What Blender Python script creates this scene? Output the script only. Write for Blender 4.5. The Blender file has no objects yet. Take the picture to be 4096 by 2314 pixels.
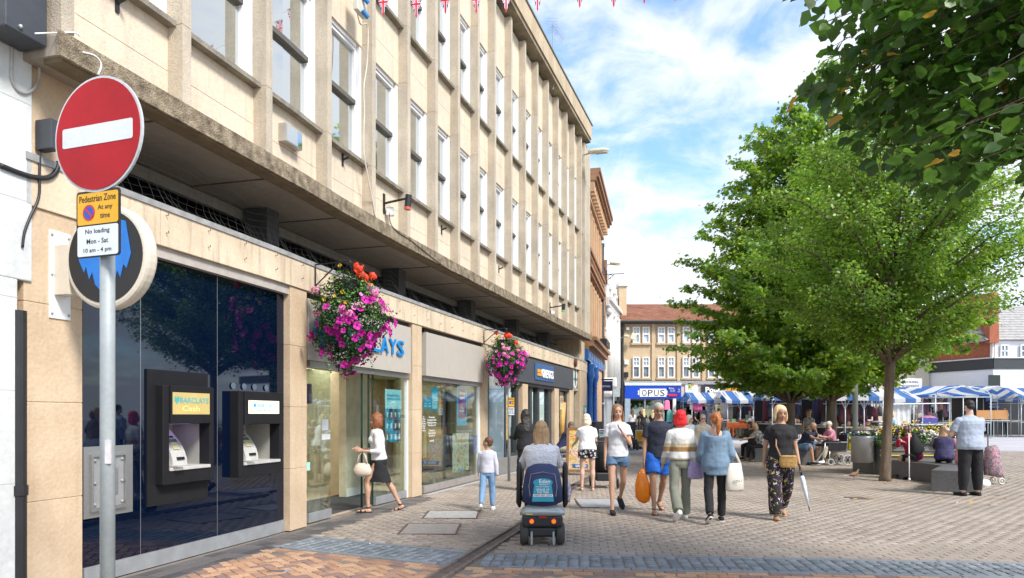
import bpy, bmesh, math, random
import numpy as np
from mathutils import Vector, Matrix, noise
from math import sin, cos, pi, radians as R, sqrt
random.seed(7); rng=np.random.default_rng(7)
SC=bpy.context.scene; COL=SC.collection
# ---------------- camera, world, sun, exposure ----------------
F,CX,HY,H=2794.0,2048.0,1662.0,1.55
cd=bpy.data.cameras.new('camera'); cam=bpy.data.objects.new('camera',cd); COL.objects.link(cam)
cam.location=(0,0,H); cam.rotation_euler=(pi/2,0,0); cd.sensor_width=36; cd.lens=36*F/4096
cd.shift_y=(HY-1157)/4096; cd.clip_end=2000; cd.clip_start=.05; SC.camera=cam
SUN_EL,SUN_AZ=R(46),R(136)   # azimuth clockwise from +Y
SC.view_settings.view_transform='Standard'; SC.view_settings.look='None'; SC.view_settings.gamma=1
SC.view_settings.exposure=1.08; SC.view_settings.use_curve_mapping=False
wd=bpy.data.worlds.new('World'); SC.world=wd; wd.use_nodes=True
def world():
    nt=wd.node_tree; N=nt.nodes; L=nt.links; N.clear()
    out=N.new('ShaderNodeOutputWorld'); bg=N.new('ShaderNodeBackground'); bg.inputs[1].default_value=.112
    sky=N.new('ShaderNodeTexSky'); sky.sky_type='NISHITA'; sky.sun_disc=False
    sky.sun_elevation=SUN_EL; sky.sun_rotation=SUN_AZ; sky.air_density=1.0; sky.dust_density=.6; sky.ozone_density=2.0
    tc=N.new('ShaderNodeTexCoord'); sx=N.new('ShaderNodeSeparateXYZ'); L.new(tc.outputs['Generated'],sx.inputs[0])
    def mth(op,a,b=None,cl=False):
        m=N.new('ShaderNodeMath'); m.operation=op; m.use_clamp=cl
        for i,x in enumerate((a,b)):
            if x is None: continue
            if isinstance(x,(int,float)): m.inputs[i].default_value=x
            else: L.new(x,m.inputs[i])
        return m.outputs[0]
    z=mth('ADD',mth('MAXIMUM',sx.outputs[2],0.0),.22)
    cx=N.new('ShaderNodeCombineXYZ'); L.new(mth('DIVIDE',sx.outputs[0],z),cx.inputs[0]); L.new(mth('DIVIDE',sx.outputs[1],z),cx.inputs[1]); cx.inputs[2].default_value=3.3
    n1=N.new('ShaderNodeTexNoise'); n1.inputs['Scale'].default_value=1.9; n1.inputs['Detail'].default_value=9; n1.inputs['Roughness'].default_value=.55; n1.inputs['Distortion'].default_value=.35
    L.new(cx.outputs[0],n1.inputs['Vector'])
    n2=N.new('ShaderNodeTexNoise'); n2.inputs['Scale'].default_value=5.5; n2.inputs['Detail'].default_value=8; n2.inputs['Roughness'].default_value=.6; n2.inputs['Distortion'].default_value=.6
    L.new(cx.outputs[0],n2.inputs['Vector'])
    s=mth('ADD',mth('MULTIPLY',n1.outputs[0],.62),mth('MULTIPLY',n2.outputs[0],.38))
    hz=mth('MULTIPLY',mth('SUBTRACT',.42,sx.outputs[2],True),.20)
    s=mth('ADD',s,hz)
    rp=N.new('ShaderNodeValToRGB'); rp.color_ramp.elements[0].position=.40; rp.color_ramp.elements[1].position=.59
    rp.color_ramp.elements[0].color=(0,0,0,1); rp.color_ramp.elements[1].color=(1,1,1,1); rp.color_ramp.interpolation='EASE'; L.new(s,rp.inputs[0])
    sat=N.new('ShaderNodeHueSaturation'); sat.inputs['Saturation'].default_value=1.2; sat.inputs['Value'].default_value=1.5; L.new(sky.outputs[0],sat.inputs['Color'])
    mx=N.new('ShaderNodeMixRGB'); L.new(mth('ADD',mth('MULTIPLY',rp.outputs[0],.84),.10),mx.inputs[0]); L.new(sat.outputs[0],mx.inputs[1]); mx.inputs[2].default_value=(5.0,5.15,5.4,1)
    L.new(mx.outputs[0],bg.inputs[0]); L.new(bg.outputs[0],out.inputs[0])
world()
sd=bpy.data.lights.new('sun','SUN'); sd.energy=2.5; sd.angle=R(14); sd.color=(1,.955,.89); so=bpy.data.objects.new('sun',sd); COL.objects.link(so)
_d=Vector((sin(SUN_AZ)*cos(SUN_EL),cos(SUN_AZ)*cos(SUN_EL),sin(SUN_EL))); so.rotation_euler=_d.to_track_quat('Z','Y').to_euler(); so.location=_d*60

# ---------------- projection helpers ----------------
def gz(Y): return 0.0 if Y<22 else .012*(min(Y,60)-22)
def G(px,py):
    Y=F*H/(py-HY)
    if Y>22: Y=(H+.264)*F/((py-HY)+.012*F)
    return Vector(((px-CX)/F*Y,Y,gz(Y)))
def A(px,py,Y): return Vector(((px-CX)/F*Y,Y,H-(py-HY)/F*Y))
# ---------------- materials ----------------
MATS={}
def mat(name,c=(.5,.5,.5),r=.7,m=0.,n=.12,ns=6.,b=.0,bs=60.,streak=0.,alpha=None,emit=None,c2=None,fine=.06,sp=.5,objc=True,stretch=(1,1,1),coat=0,trans=0,big=0):
    if name in MATS: return MATS[name]
    M=bpy.data.materials.new(name); M.use_nodes=True; nt=M.node_tree; N=nt.nodes; L=nt.links; P=N['Principled BSDF']
    P.inputs['Roughness'].default_value=r; P.inputs['Metallic'].default_value=m; P.inputs['Specular IOR Level'].default_value=sp
    P.inputs['Coat Weight'].default_value=coat
    tc=N.new('ShaderNodeTexCoord'); mp=N.new('ShaderNodeMapping'); mp.inputs['Scale'].default_value=stretch; L.new(tc.outputs['Object'],mp.inputs[0])
    n1=N.new('ShaderNodeTexNoise'); n1.inputs['Scale'].default_value=ns; n1.inputs['Detail'].default_value=5; L.new(mp.outputs[0],n1.inputs['Vector'])
    rp=N.new('ShaderNodeMapRange'); rp.inputs['From Min'].default_value=.3; rp.inputs['From Max'].default_value=.7; L.new(n1.outputs[0],rp.inputs[0])
    mx=N.new('ShaderNodeMixRGB'); L.new(rp.outputs[0],mx.inputs[0])
    if c2 is None: c2=tuple(min(1,x*(1+n)) for x in c); ca=tuple(x*(1-n) for x in c)
    else: ca=c
    mx.inputs[1].default_value=(*ca,1); mx.inputs[2].default_value=(*c2,1); col=mx.outputs[0]
    if fine:
        n2=N.new('ShaderNodeTexNoise'); n2.inputs['Scale'].default_value=ns*14; n2.inputs['Detail'].default_value=3; L.new(mp.outputs[0],n2.inputs['Vector'])
        r2=N.new('ShaderNodeMapRange'); r2.inputs['From Min'].default_value=.3; r2.inputs['From Max'].default_value=.7; r2.inputs['To Min'].default_value=1-fine; r2.inputs['To Max'].default_value=1+fine; L.new(n2.outputs[0],r2.inputs[0])
        m2=N.new('ShaderNodeVectorMath'); m2.operation='SCALE'; L.new(col,m2.inputs[0]); L.new(r2.outputs[0],m2.inputs['Scale']); col=m2.outputs[0]
    if streak:
        m3=N.new('ShaderNodeMapping'); m3.inputs['Scale'].default_value=(7,7,.55); L.new(tc.outputs['Object'],m3.inputs[0])
        n3=N.new('ShaderNodeTexNoise'); n3.inputs['Scale'].default_value=1.3; n3.inputs['Detail'].default_value=6; n3.inputs['Roughness'].default_value=.65; L.new(m3.outputs[0],n3.inputs['Vector'])
        r3=N.new('ShaderNodeMapRange'); r3.inputs['From Min'].default_value=.52; r3.inputs['From Max'].default_value=.75; r3.inputs['To Min'].default_value=0; r3.inputs['To Max'].default_value=streak; L.new(n3.outputs[0],r3.inputs[0])
        m4=N.new('ShaderNodeMixRGB'); L.new(r3.outputs[0],m4.inputs[0]); L.new(col,m4.inputs[1]); m4.inputs[2].default_value=(c[0]*.3,c[1]*.3,c[2]*.3,1); col=m4.outputs[0]
    if big:
        ge=N.new('ShaderNodeNewGeometry'); n5=N.new('ShaderNodeTexNoise'); n5.inputs['Scale'].default_value=.9; n5.inputs['Detail'].default_value=5; n5.inputs['Roughness'].default_value=.65; L.new(ge.outputs['Position'],n5.inputs['Vector'])
        r5=N.new('ShaderNodeMapRange'); r5.inputs[1].default_value=.3; r5.inputs[2].default_value=.7; r5.inputs[3].default_value=1-big; r5.inputs[4].default_value=1+big*.6; L.new(n5.outputs[0],r5.inputs[0]); m5=N.new('ShaderNodeVectorMath'); m5.operation='SCALE'; L.new(col,m5.inputs[0]); L.new(r5.outputs[0],m5.inputs['Scale']); col=m5.outputs[0]
    L.new(col,P.inputs['Base Color'])
    if b:
        nb=N.new('ShaderNodeTexNoise'); nb.inputs['Scale'].default_value=bs; nb.inputs['Detail'].default_value=4; L.new(mp.outputs[0],nb.inputs['Vector'])
        bp=N.new('ShaderNodeBump'); bp.inputs['Strength'].default_value=b; bp.inputs['Distance'].default_value=.02; L.new(nb.outputs[0],bp.inputs['Height']); L.new(bp.outputs[0],P.inputs['Normal'])
    if emit: P.inputs['Emission Color'].default_value=(*emit[0],1); P.inputs['Emission Strength'].default_value=emit[1]
    MATS[name]=M; return M
def mixglass(name,fac,diff,rough=.02,tint=(1,1,1),clear=False):
    if name in MATS: return MATS[name]
    M=bpy.data.materials.new(name); M.use_nodes=True; nt=M.node_tree; N=nt.nodes; L=nt.links; N.clear()
    o=N.new('ShaderNodeOutputMaterial'); g=N.new('ShaderNodeBsdfGlossy'); g.inputs['Roughness'].default_value=rough; g.inputs['Color'].default_value=(*tint,1)
    if clear: d=N.new('ShaderNodeBsdfTransparent')
    else: d=N.new('ShaderNodeBsdfDiffuse')
    d.inputs['Color'].default_value=(*diff,1)
    f=N.new('ShaderNodeLayerWeight'); f.inputs[0].default_value=.45; mr=N.new('ShaderNodeMapRange'); mr.inputs['To Min'].default_value=fac*.4; mr.inputs['To Max'].default_value=min(1,fac*1.5); L.new(f.outputs['Facing'],mr.inputs[0])
    x=N.new('ShaderNodeMixShader'); L.new(mr.outputs[0],x.inputs[0]); L.new(d.outputs[0],x.inputs[1]); L.new(g.outputs[0],x.inputs[2]); L.new(x.outputs[0],o.inputs[0])
    MATS[name]=M; return M
# ---------------- mesh builder ----------------
LOCAL=set()
def props(o,label=None,cat=None,group=None,kind=None):
    if label: o['label']=label
    if cat: o['category']=cat
    if group: o['group']=group
    if kind: o['kind']=kind
    return o
def thing(name,label,cat,loc=(0,0,0),rot=0.,group=None,local=False):
    o=bpy.data.objects.new(name,None); COL.objects.link(o); o.location=loc; o.rotation_euler=(0,0,rot); o.empty_display_size=.2
    if local: LOCAL.add(o.name)
    return props(o,label,cat,group)
def setparent(o,p):
    if p is None: return
    o.parent=p
    if p.type=='EMPTY' and p.name not in LOCAL: o.matrix_parent_inverse=Matrix.Translation(-Vector(p.location))
class MB:
    def __init__(s): s.v=[]; s.f=[]; s.m=[]; s.T=None
    def add(s,vs,fs,mi=0):
        k=len(s.v)
        if s.T is not None: vs=[s.T@Vector(v) for v in vs]
        s.v.extend(tuple(v) for v in vs); s.f.extend(tuple(i+k for i in f) for f in fs); s.m.extend([mi]*len(fs)); return s
    def hexa(s,p,mi=0): # p: 4 bottom (ccw) + 4 top
        return s.add(p,[(3,2,1,0),(4,5,6,7),(0,1,5,4),(1,2,6,5),(2,3,7,6),(3,0,4,7)],mi)
    def box(s,x0,x1,y0,y1,z0,z1,mi=0,M=None):
        p=[Vector(q) for q in ((x0,y0,z0),(x1,y0,z0),(x1,y1,z0),(x0,y1,z0),(x0,y0,z1),(x1,y0,z1),(x1,y1,z1),(x0,y1,z1))]
        if M is not None: p=[M@q for q in p]
        return s.hexa(p,mi)
    def cbox(s,c,d,mi=0,rot=None):
        M=Matrix.Translation(c)@(rot if rot is not None else Matrix.Identity(4)); return s.box(-d[0]/2,d[0]/2,-d[1]/2,d[1]/2,-d[2]/2,d[2]/2,mi,M)
    def quad(s,a,b,c,d,mi=0): return s.add([a,b,c,d],[(0,1,2,3)],mi)
    def poly(s,pts,mi=0): return s.add(pts,[tuple(range(len(pts)))],mi)
    def extr(s,pts,vec,mi=0):
        n=len(pts); v=[Vector(p) for p in pts]; w=[p+Vector(vec) for p in v]
        return s.add(v+w,[tuple(range(n))[::-1],tuple(range(n,2*n))]+[(i,(i+1)%n,n+(i+1)%n,n+i) for i in range(n)],mi)
    def loft(s,cs,rs,n=10,side=None,mi=0,cap=True):
        """cs centres, rs (a,b) radii, side = preferred a-axis"""
        cs=[Vector(c) for c in cs]; vs=[]; fs=[]
        for i,c in enumerate(cs):
            t=(cs[min(i+1,len(cs)-1)]-cs[max(i-1,0)]); t=t.normalized() if t.length>1e-9 else Vector((0,0,1))
            sd=Vector(side) if side is not None else (Vector((1,0,0)) if abs(t.x)<.9 else Vector((0,1,0)))
            a=(sd-t*sd.dot(t)); a=a.normalized() if a.length>1e-6 else t.orthogonal().normalized(); b=t.cross(a)
            ra,rb=(rs[i],rs[i]) if isinstance(rs[i],(int,float)) else rs[i]
            for k in range(n):
                w=2*pi*k/n; vs.append(c+a*ra*cos(w)+b*rb*sin(w))
        for i in range(len(cs)-1):
            for k in range(n): fs.append((i*n+k,i*n+(k+1)%n,(i+1)*n+(k+1)%n,(i+1)*n+k))
        if cap: fs.append(tuple(range(n))[::-1]); fs.append(tuple(range((len(cs)-1)*n,len(cs)*n)))
        return s.add(vs,fs,mi)
    def tube(s,pts,r,n=8,mi=0,cap=True):
        return s.loft(pts,[r]*len(pts) if isinstance(r,(int,float)) else r,n,None,mi,cap)
    def cap(s,a,b,ra,rb,n=10,mi=0,side=None): # capsule-like tapered limb
        a=Vector(a); b=Vector(b); d=(b-a); L=d.length; d=d.normalized() if L>1e-9 else Vector((0,0,1)); cs=[];rs=[]
        A_=ra if isinstance(ra,tuple) else (ra,ra); B_=rb if isinstance(rb,tuple) else (rb,rb)
        for q in (1,.85,.5,.0): h=sqrt(1-q*q); cs.append(a-d*min(A_)*q*.9); rs.append((A_[0]*max(h,.15),A_[1]*max(h,.15)))
        for q in (0,.5,.85,1): h=sqrt(1-q*q); cs.append(b+d*min(B_)*q*.9); rs.append((B_[0]*max(h,.15),B_[1]*max(h,.15)))
        return s.loft(cs,rs,n,side,mi)
    def ell(s,c,r,nu=12,nv=8,mi=0,rot=None):
        vs=[];fs=[]; c=Vector(c)
        for j in range(nv+1):
            th=pi*j/nv
            for i in range(nu):
                p=Vector((r[0]*sin(th)*cos(2*pi*i/nu),r[1]*sin(th)*sin(2*pi*i/nu),-r[2]*cos(th)))
                if rot is not None: p=rot@p
                vs.append(c+p)
        for j in range(nv):
            for i in range(nu): fs.append((j*nu+i,j*nu+(i+1)%nu,(j+1)*nu+(i+1)%nu,(j+1)*nu+i))
        return s.add(vs,fs,mi)
    def lathe(s,prof,c=(0,0,0),n=20,mi=0,M=None):
        vs=[];fs=[]
        for r,z in prof:
            for i in range(n):
                p=Vector((r*cos(2*pi*i/n),r*sin(2*pi*i/n),z))
                if M is not None: p=M@p
                vs.append(p+Vector(c))
        for j in range(len(prof)-1):
            for i in range(n): fs.append((j*n+i,j*n+(i+1)%n,(j+1)*n+(i+1)%n,(j+1)*n+i))
        fs.append(tuple(range(n))[::-1]); fs.append(tuple(range((len(prof)-1)*n,len(prof)*n)))
        return s.add(vs,fs,mi)
    def torus(s,c,Rr,r,M=None,n=24,k=8,mi=0):
        vs=[];fs=[]
        for i in range(n):
            for j in range(k):
                a=2*pi*i/n;b=2*pi*j/k; p=Vector(((Rr+r*cos(b))*cos(a),(Rr+r*cos(b))*sin(a),r*sin(b)))
                if M is not None: p=M@p
                vs.append(p+Vector(c))
        for i in range(n):
            for j in range(k): fs.append((i*k+j,i*k+(j+1)%k,((i+1)%n)*k+(j+1)%k,((i+1)%n)*k+j))
        return s.add(vs,fs,mi)
    def build(s,name,mats,parent=None,smooth=False,label=None,cat=None,group=None,kind=None,bevel=0,rem=0,disp=0,sub=0):
        if not s.v: return None
        me=bpy.data.meshes.new(name); me.from_pydata(s.v,[],s.f)
        if not isinstance(mats,(list,tuple)): mats=[mats]
        for m_ in mats: me.materials.append(m_)
        if len(mats)>1: me.polygons.foreach_set('material_index',s.m)
        if smooth: me.polygons.foreach_set('use_smooth',[True]*len(me.polygons))
        me.update(); o=bpy.data.objects.new(name,me); COL.objects.link(o); setparent(o,parent); props(o,label,cat,group,kind)
        if bevel:
            b=o.modifiers.new('b','BEVEL'); b.width=bevel; b.segments=2; b.limit_method='ANGLE'
        if rem:
            q=o.modifiers.new('r','REMESH'); q.mode='VOXEL'; q.voxel_size=rem; q.use_smooth_shade=True
            q=o.modifiers.new('s','SMOOTH'); q.factor=.5; q.iterations=3
        if disp:
            t=bpy.data.textures.get('folds') or bpy.data.textures.new('folds','CLOUDS'); t.noise_scale=.11; t.noise_depth=2
            q=o.modifiers.new('d','DISPLACE'); q.texture=t; q.strength=disp; q.mid_level=.5
        return o
def np_mesh(name,V,Fc,mats,parent=None,mi=None,smooth=False,**k):
    """V (n,3); Fc (m,q) faces of equal size"""
    me=bpy.data.meshes.new(name); n=len(V); m,q=Fc.shape
    me.vertices.add(n); me.vertices.foreach_set('co',np.ascontiguousarray(V,dtype=np.float32).ravel())
    me.loops.add(m*q); me.loops.foreach_set('vertex_index',np.ascontiguousarray(Fc,dtype=np.int32).ravel())
    me.polygons.add(m); me.polygons.foreach_set('loop_start',np.arange(0,m*q,q,dtype=np.int32))
    try: me.polygons.foreach_set('loop_total',np.full(m,q,dtype=np.int32))
    except Exception: pass
    if not isinstance(mats,(list,tuple)): mats=[mats]
    for m_ in mats: me.materials.append(m_)
    if mi is not None: me.polygons.foreach_set('material_index',np.ascontiguousarray(mi,dtype=np.int32))
    if smooth: me.polygons.foreach_set('use_smooth',np.ones(m,dtype=bool))
    me.update(calc_edges=True); o=bpy.data.objects.new(name,me); COL.objects.link(o); setparent(o,parent); props(o,**k); return o
def meshobj(name,me,parent,M=None,**k):
    o=bpy.data.objects.new(name,me); COL.objects.link(o); setparent(o,parent)
    if M is not None: o.matrix_basis=M
    return props(o,**k)
_fonts={}
def text(s,name,o,xd,up,w,h,mat_,parent,ex=.004,bold=0.,cat=None,label=None,shear=0.):
    """text block whose lower-left corner is o, spanning w along xd and h along up"""
    c=bpy.data.curves.new('t','FONT'); c.body=s; c.size=1; c.offset=bold; c.resolution_u=2; c.extrude=0; c.align_x='CENTER'; c.shear=shear
    ob=bpy.data.objects.new('t',c); me=bpy.data.meshes.new_from_object(ob)
    bpy.data.objects.remove(ob); bpy.data.curves.remove(c)
    if not me.vertices: return None
    vs=np.array([v.co[:] for v in me.vertices]); mn=vs.min(0); mxx=vs.max(0); d=np.maximum(mxx-mn,1e-6)
    xd=Vector(xd).normalized(); up=Vector(up).normalized(); nn=xd.cross(up).normalized(); o=Vector(o)
    if w is None: w=h*d[0]/d[1]
    mb=MB(); P=[]
    fs=[tuple(p.vertices) for p in me.polygons]; nv=len(vs)
    fr=[o+xd*((v[0]-mn[0])/d[0]*w)+up*((v[1]-mn[1])/d[1]*h)+nn*ex for v in vs]; bk=[p-nn*ex for p in fr]
    ec={}
    for f in fs:
        for i in range(len(f)):
            a,b=f[i],f[(i+1)%len(f)]; ec[(a,b)]=1
    sides=[(b,a,a+nv,b+nv) for (a,b) in ec if (b,a) not in ec]
    mb.add(fr+bk,fs+sides); bpy.data.meshes.remove(me)
    return mb.build(name,mat_,parent,cat=cat,label=label)
# ---------------- facade path ----------------
FP=[Vector(p) for p in ((-5.37,1.0),(-3.04,9.0),(-2.79,10),(-2.22,12),(-1.60,14),(-.32,18),(1.0,22),(2.78,27.3),(4.65,36.0),(5.35,41.0),(6.8,46.4))]
FS=[0.]
for i in range(1,len(FP)): FS.append(FS[-1]+(FP[i]-FP[i-1]).length)
def _seg(i): d=(FP[i+1]-FP[i]).normalized(); return Vector((d.y,-d.x))
FN=[_seg(0)]+[((_seg(i-1)+_seg(i))/2).normalized() for i in range(1,len(FP)-1)]+[_seg(len(FP)-2)]
def PT(s,n=0,z=0):
    i=0
    while i<len(FS)-2 and s>FS[i+1]: i+=1
    t=(s-FS[i])/(FS[i+1]-FS[i]); p=FP[i].lerp(FP[i+1],t); q=FN[i].lerp(FN[i+1],min(1,max(0,t)))
    return Vector((p.x+q.x*n,p.y+q.y*n,z))
def DIR(s): d=PT(s+.05)-PT(s-.05); return d.normalized()
def S(px,n=0):
    a,b=0.,FS[-1]
    for _ in range(40):
        m=(a+b)/2; p=PT(m,n)
        if p.y<=.1 or CX+F*p.x/p.y<px: a=m
        else: b=m
    return (a+b)/2
def Zp(px,py,n=0): return H+(HY-py)/F*PT(S(px,n),n).y
def fb(mb,s0,s1,n0,n1,z0,z1,mi=0,z0b=None,z1b=None):
    st=[s0]+[x for x in FS if s0+1e-4<x<s1-1e-4]+[s1]; vs=[];fs=[]
    for s in st: vs+=[PT(s,n0,z0),PT(s,n1,z0 if z0b is None else z0b),PT(s,n1,z1 if z1b is None else z1b),PT(s,n0,z1)]
    for i in range(len(st)-1):
        for k in range(4): fs.append((i*4+k,i*4+(k+1)%4,i*4+4+(k+1)%4,i*4+4+k))
    fs.append((3,2,1,0)); k=4*(len(st)-1); fs.append((k,k+1,k+2,k+3)); return mb.add(vs,fs,mi)
def FB(name,s0,s1,n0,n1,z0,z1,m,parent=None,**k): return fb(MB(),s0,s1,n0,n1,z0,z1).build(name,m,parent,**k)
# ---------------- main materials ----------------
stone=mat('cream_stone',(.63,.525,.40),.85,n=.13,ns=1.3,b=.3,bs=45,streak=.3,c2=(.71,.60,.46),big=.10)
pier_st=mat('pier_stone',(.50,.37,.24),.85,ns=2.2,b=.25,bs=30,streak=.2,c2=(.61,.47,.32))
agg=mat('pilaster_stone',(.44,.38,.295),.9,ns=2.5,b=.45,bs=70,streak=.3,c2=(.56,.48,.37),fine=.09,big=.12)
beamst=mat('beam_stone',(.56,.44,.31),.85,ns=2,b=.2,bs=40,streak=.6,c2=(.70,.58,.42))
fasc=mat('mossy_concrete',(.11,.08,.05),.95,ns=9,b=1,bs=60,streak=.3,c2=(.38,.31,.21),fine=.4)
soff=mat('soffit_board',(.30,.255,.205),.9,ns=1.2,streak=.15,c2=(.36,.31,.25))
lead=mat('lead',(.22,.22,.22),.6,ns=8,c2=(.38,.38,.37))
white=mat('white_paint',(.78,.78,.76),.45,n=.04); upvc=mat('white_upvc',(.82,.82,.82),.3,n=.03)
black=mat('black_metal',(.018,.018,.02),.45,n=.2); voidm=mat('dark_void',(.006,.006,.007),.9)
dkgrey=mat('dark_grey_metal',(.045,.05,.055),.5,n=.1); steel=mat('brushed_steel',(.45,.45,.44),.38,m=.85,n=.08,ns=20,stretch=(1,1,8))
galv=mat('galvanised_steel',(.40,.42,.42),.5,m=.45,ns=10,c2=(.30,.31,.32))
wingl=mixglass('window_glass',.72,(.16,.155,.12),tint=(.86,.9,.93)); bluegl=mixglass('navy_glass',.105,(.0012,.005,.018),tint=(.8,.88,1))
clear=mixglass('clear_glass',.22,(.88,.96,.93),tint=(.9,.97,.95),clear=True)
office=thing('office_building','cream stone office building of the fifties with tall fins, above the bank and bakery','building',PT(S(95),0,0))
# upper facade
EN=.38; pil=[297,765,1090,1327,1503,1642,1752,1841,1919,1985,2050,2105,2154,2196,2235,2270,2299,2328]
PS=[S(p,EN) for p in pil]; sEnd=S(2361,EN); sA=S(245,EN); pw=.12
ZC0,ZC1=4.42,4.6; ZT=11.65
backing=MB(); fb(backing,sA+.02,sEnd-.02,-3.5,.02,4.55,12.3); backing.build('wall_core',mat('dark_room',(.05,.045,.04),.9),office)
FB('gable_wall',sA,sA+.3,-5,EN-.19,ZC1,12.3,agg,office)
for i,s in enumerate(PS+[sEnd]):
    m=MB(); w=pw if 0<i<len(PS) else (s-sA if i==0 else s-S(2339,EN))
    zz=[ZC1]+[5.42,7.3,8.28,10.15,ZT]
    for a,b in zip(zz,zz[1:]): 
        fb(m,s-w,s,.1,EN,a+.003,b-.003)
    fb(m,s-w+.008,s-.008,.1,EN-.008,ZC1,ZT,0); m.build('pilaster',agg,office)
bays=list(zip(PS,[x-pw for x in PS[1:]]+[S(2339,EN)]))
for i,(a,b) in enumerate(bays):
    for z0,z1 in ((ZC1,5.40),(7.27,8.24),(10.12,ZT)):
        m=MB(); mid=z0+(z1-z0)*random.uniform(.4,.6)
        fb(m,a,b,.05,.205,z0,mid-.003); fb(m,a,b,.05,.205,mid+.003,z1); m.build('wall_panel',stone,office)
    for z0,zt,z1 in ((5.48,6.36,7.27),(8.32,9.2,10.12)):
        m=MB(); fb(m,a,b,.05,.31,z0-.08,z0,0,z1b=z0-.025); m.build('window_sill',mat('sill_stone',(.17,.15,.12),.9,c2=(.30,.27,.21),b=.5),office)
        f=MB(); t=.05
        fb(f,a,a+t,.05,.17,z0,z1); fb(f,b-.055,b,.05,.19,z0,z1); fb(f,b-.12,b-.06,.05,.14,z0,z1); fb(f,a+t,b-.12,.05,.17,z0,z0+t); fb(f,a+t,b-.12,.05,.17,z1-t,z1); fb(f,a+t,b-.12,.05,.145,z1-t-.05,z1-t-.005)
        fo=f.build('window',upvc,office)
        q=MB(); fb(q,a+t,b-.12,.05,.16,zt-.03,zt+.035); q.build('transom',mat('bronze_bar',(.11,.10,.085),.5),fo)
        for p0,p1 in ((z0+t,zt-.03),(zt+.035,z1-t-.05)):
            q=MB(); fb(q,a+t,b-.12,.085,.095,p0,p1); q.build('pane',wingl,fo)
        if random.random()<.0: pass
# canopy
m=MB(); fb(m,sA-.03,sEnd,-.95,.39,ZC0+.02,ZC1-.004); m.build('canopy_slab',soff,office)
m=MB(); fb(m,sA-.05,sEnd+.02,.39,.43,ZC0,ZC1+.02); m.build('canopy_edge',fasc,office)
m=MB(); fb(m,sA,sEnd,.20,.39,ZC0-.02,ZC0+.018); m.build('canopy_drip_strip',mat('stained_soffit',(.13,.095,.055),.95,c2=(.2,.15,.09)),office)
sP1=S(95); sB1=S(2347)
for k in range(14):   # soffit boards joints
    s=sA+1.2+k*1.75
    if s<sEnd: FB('soffit_batten',s,s+.02,-.93,.2,ZC0+.008,ZC0+.018,mat('joint',(.12,.1,.08),.9),office)
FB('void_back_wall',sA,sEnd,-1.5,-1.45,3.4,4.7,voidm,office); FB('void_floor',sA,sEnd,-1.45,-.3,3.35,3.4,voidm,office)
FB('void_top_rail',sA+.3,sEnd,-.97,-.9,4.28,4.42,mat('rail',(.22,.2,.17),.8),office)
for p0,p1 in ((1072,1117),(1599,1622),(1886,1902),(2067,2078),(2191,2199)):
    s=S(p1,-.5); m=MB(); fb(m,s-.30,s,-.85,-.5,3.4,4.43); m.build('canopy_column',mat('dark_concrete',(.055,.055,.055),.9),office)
FB('canopy_end_wall',S(2320),S(2340),-1.3,-.02,3.6,4.43,pier_st,office)
# beam in blocks
s=sP1+.0; k=0; zb0,zb1=3.28,3.71
while s<sB1-.05:
    e=min(s+1.45,sB1); m=MB(); fb(m,s+.002,e-.002,-.3,.02,zb0,zb1-.03); o=m.build('beam_stone',beamst,office,bevel=.006); s=e
m=MB(); fb(m,sP1,sB1,-.32,.035,zb1-.03,zb1); fb(m,sP1,sB1,.021,.035,zb1-.06,zb1-.03); m.build('lead_flashing',lead,office)
m=MB()
s=sP1+.9
while s<sB1: 
    for z in (3.42,3.6): m.tube([PT(s,.02,z),PT(s,.05,z),PT(s,.05,z+.02)],.004,5)
    s+=.62
m.build('net_hook',black,office,label='row of small steel netting hooks',kind='stuff')
def net():   # pigeon netting between canopy edge and beam
    vs=[];fs=[]
    def line(pts,r=.0012):
        nonlocal vs,fs
        for a,b in zip(pts,pts[1:]):
            k=len(vs); o=Vector((0,0,r)); o2=Vector((r,0,0)); vs+=[a-o-o2,a+o+o2,b+o+o2,b-o-o2]; fs.append((k,k+1,k+2,k+3))
    s0=S(470,0); s1=sB1-.2; 
    def pt(s,t):
        n=.02+t*.25+.03*sin(s*9+t*5); z=zb1-.02+t*(ZC0-zb1-.02)+.02*sin(s*7); n-=.22*sin(pi*t); return PT(s,n,z)
    s=s0
    while s<s1: line([pt(s+.02*sin(t*9+s*3),t/6) for t in range(7)]); s+=.11
    for t in range(1,9):
        st=[s0+(s1-s0)*i/150 for i in range(151)]; line([pt(q,t/9) for q in st])
    np_mesh('pigeon_net',np.array([v[:] for v in vs]),np.array(fs),mat('net',(.07,.075,.07),.9),office,kind='stuff')
net()
# cornice
m=MB(); fb(m,sA,S(2350,.4),-.3,.56,ZT+.22,12.4); m.build('cornice',mat('cornice_stone',(.42,.33,.22),.9,ns=1.5,streak=.5,c2=(.56,.45,.31),b=.4),office)
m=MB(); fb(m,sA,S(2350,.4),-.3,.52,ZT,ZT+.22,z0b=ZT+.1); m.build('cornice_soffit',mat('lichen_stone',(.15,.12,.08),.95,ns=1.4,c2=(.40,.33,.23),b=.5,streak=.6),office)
FB('roof_edge',sA,S(2352,.4),-.35,.59,12.4,12.45,mat('green_lead',(.14,.16,.13),.7),office)
# ground floor piers
def pier(p0,p1,z1=zb0,d=.35,mt=pier_st,n1=0.,blk=.83,par=None):
    a,b=S(p0,n1),S(p1,n1); m=MB(); z=0
    while z<z1-.02:
        t=min(z+blk,z1); fb(m,a,b,n1-d,n1,z+.003,t-.003); z=t
    fb(m,a+.006,b-.006,n1-d,n1-.006,0,z1); return m.build('pier',mt,par or office,bevel=.004)
pier(95,330,d=.5); pier(1161,1227,d=.4); pier(1650,1687); pier(1935,1951)
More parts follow.
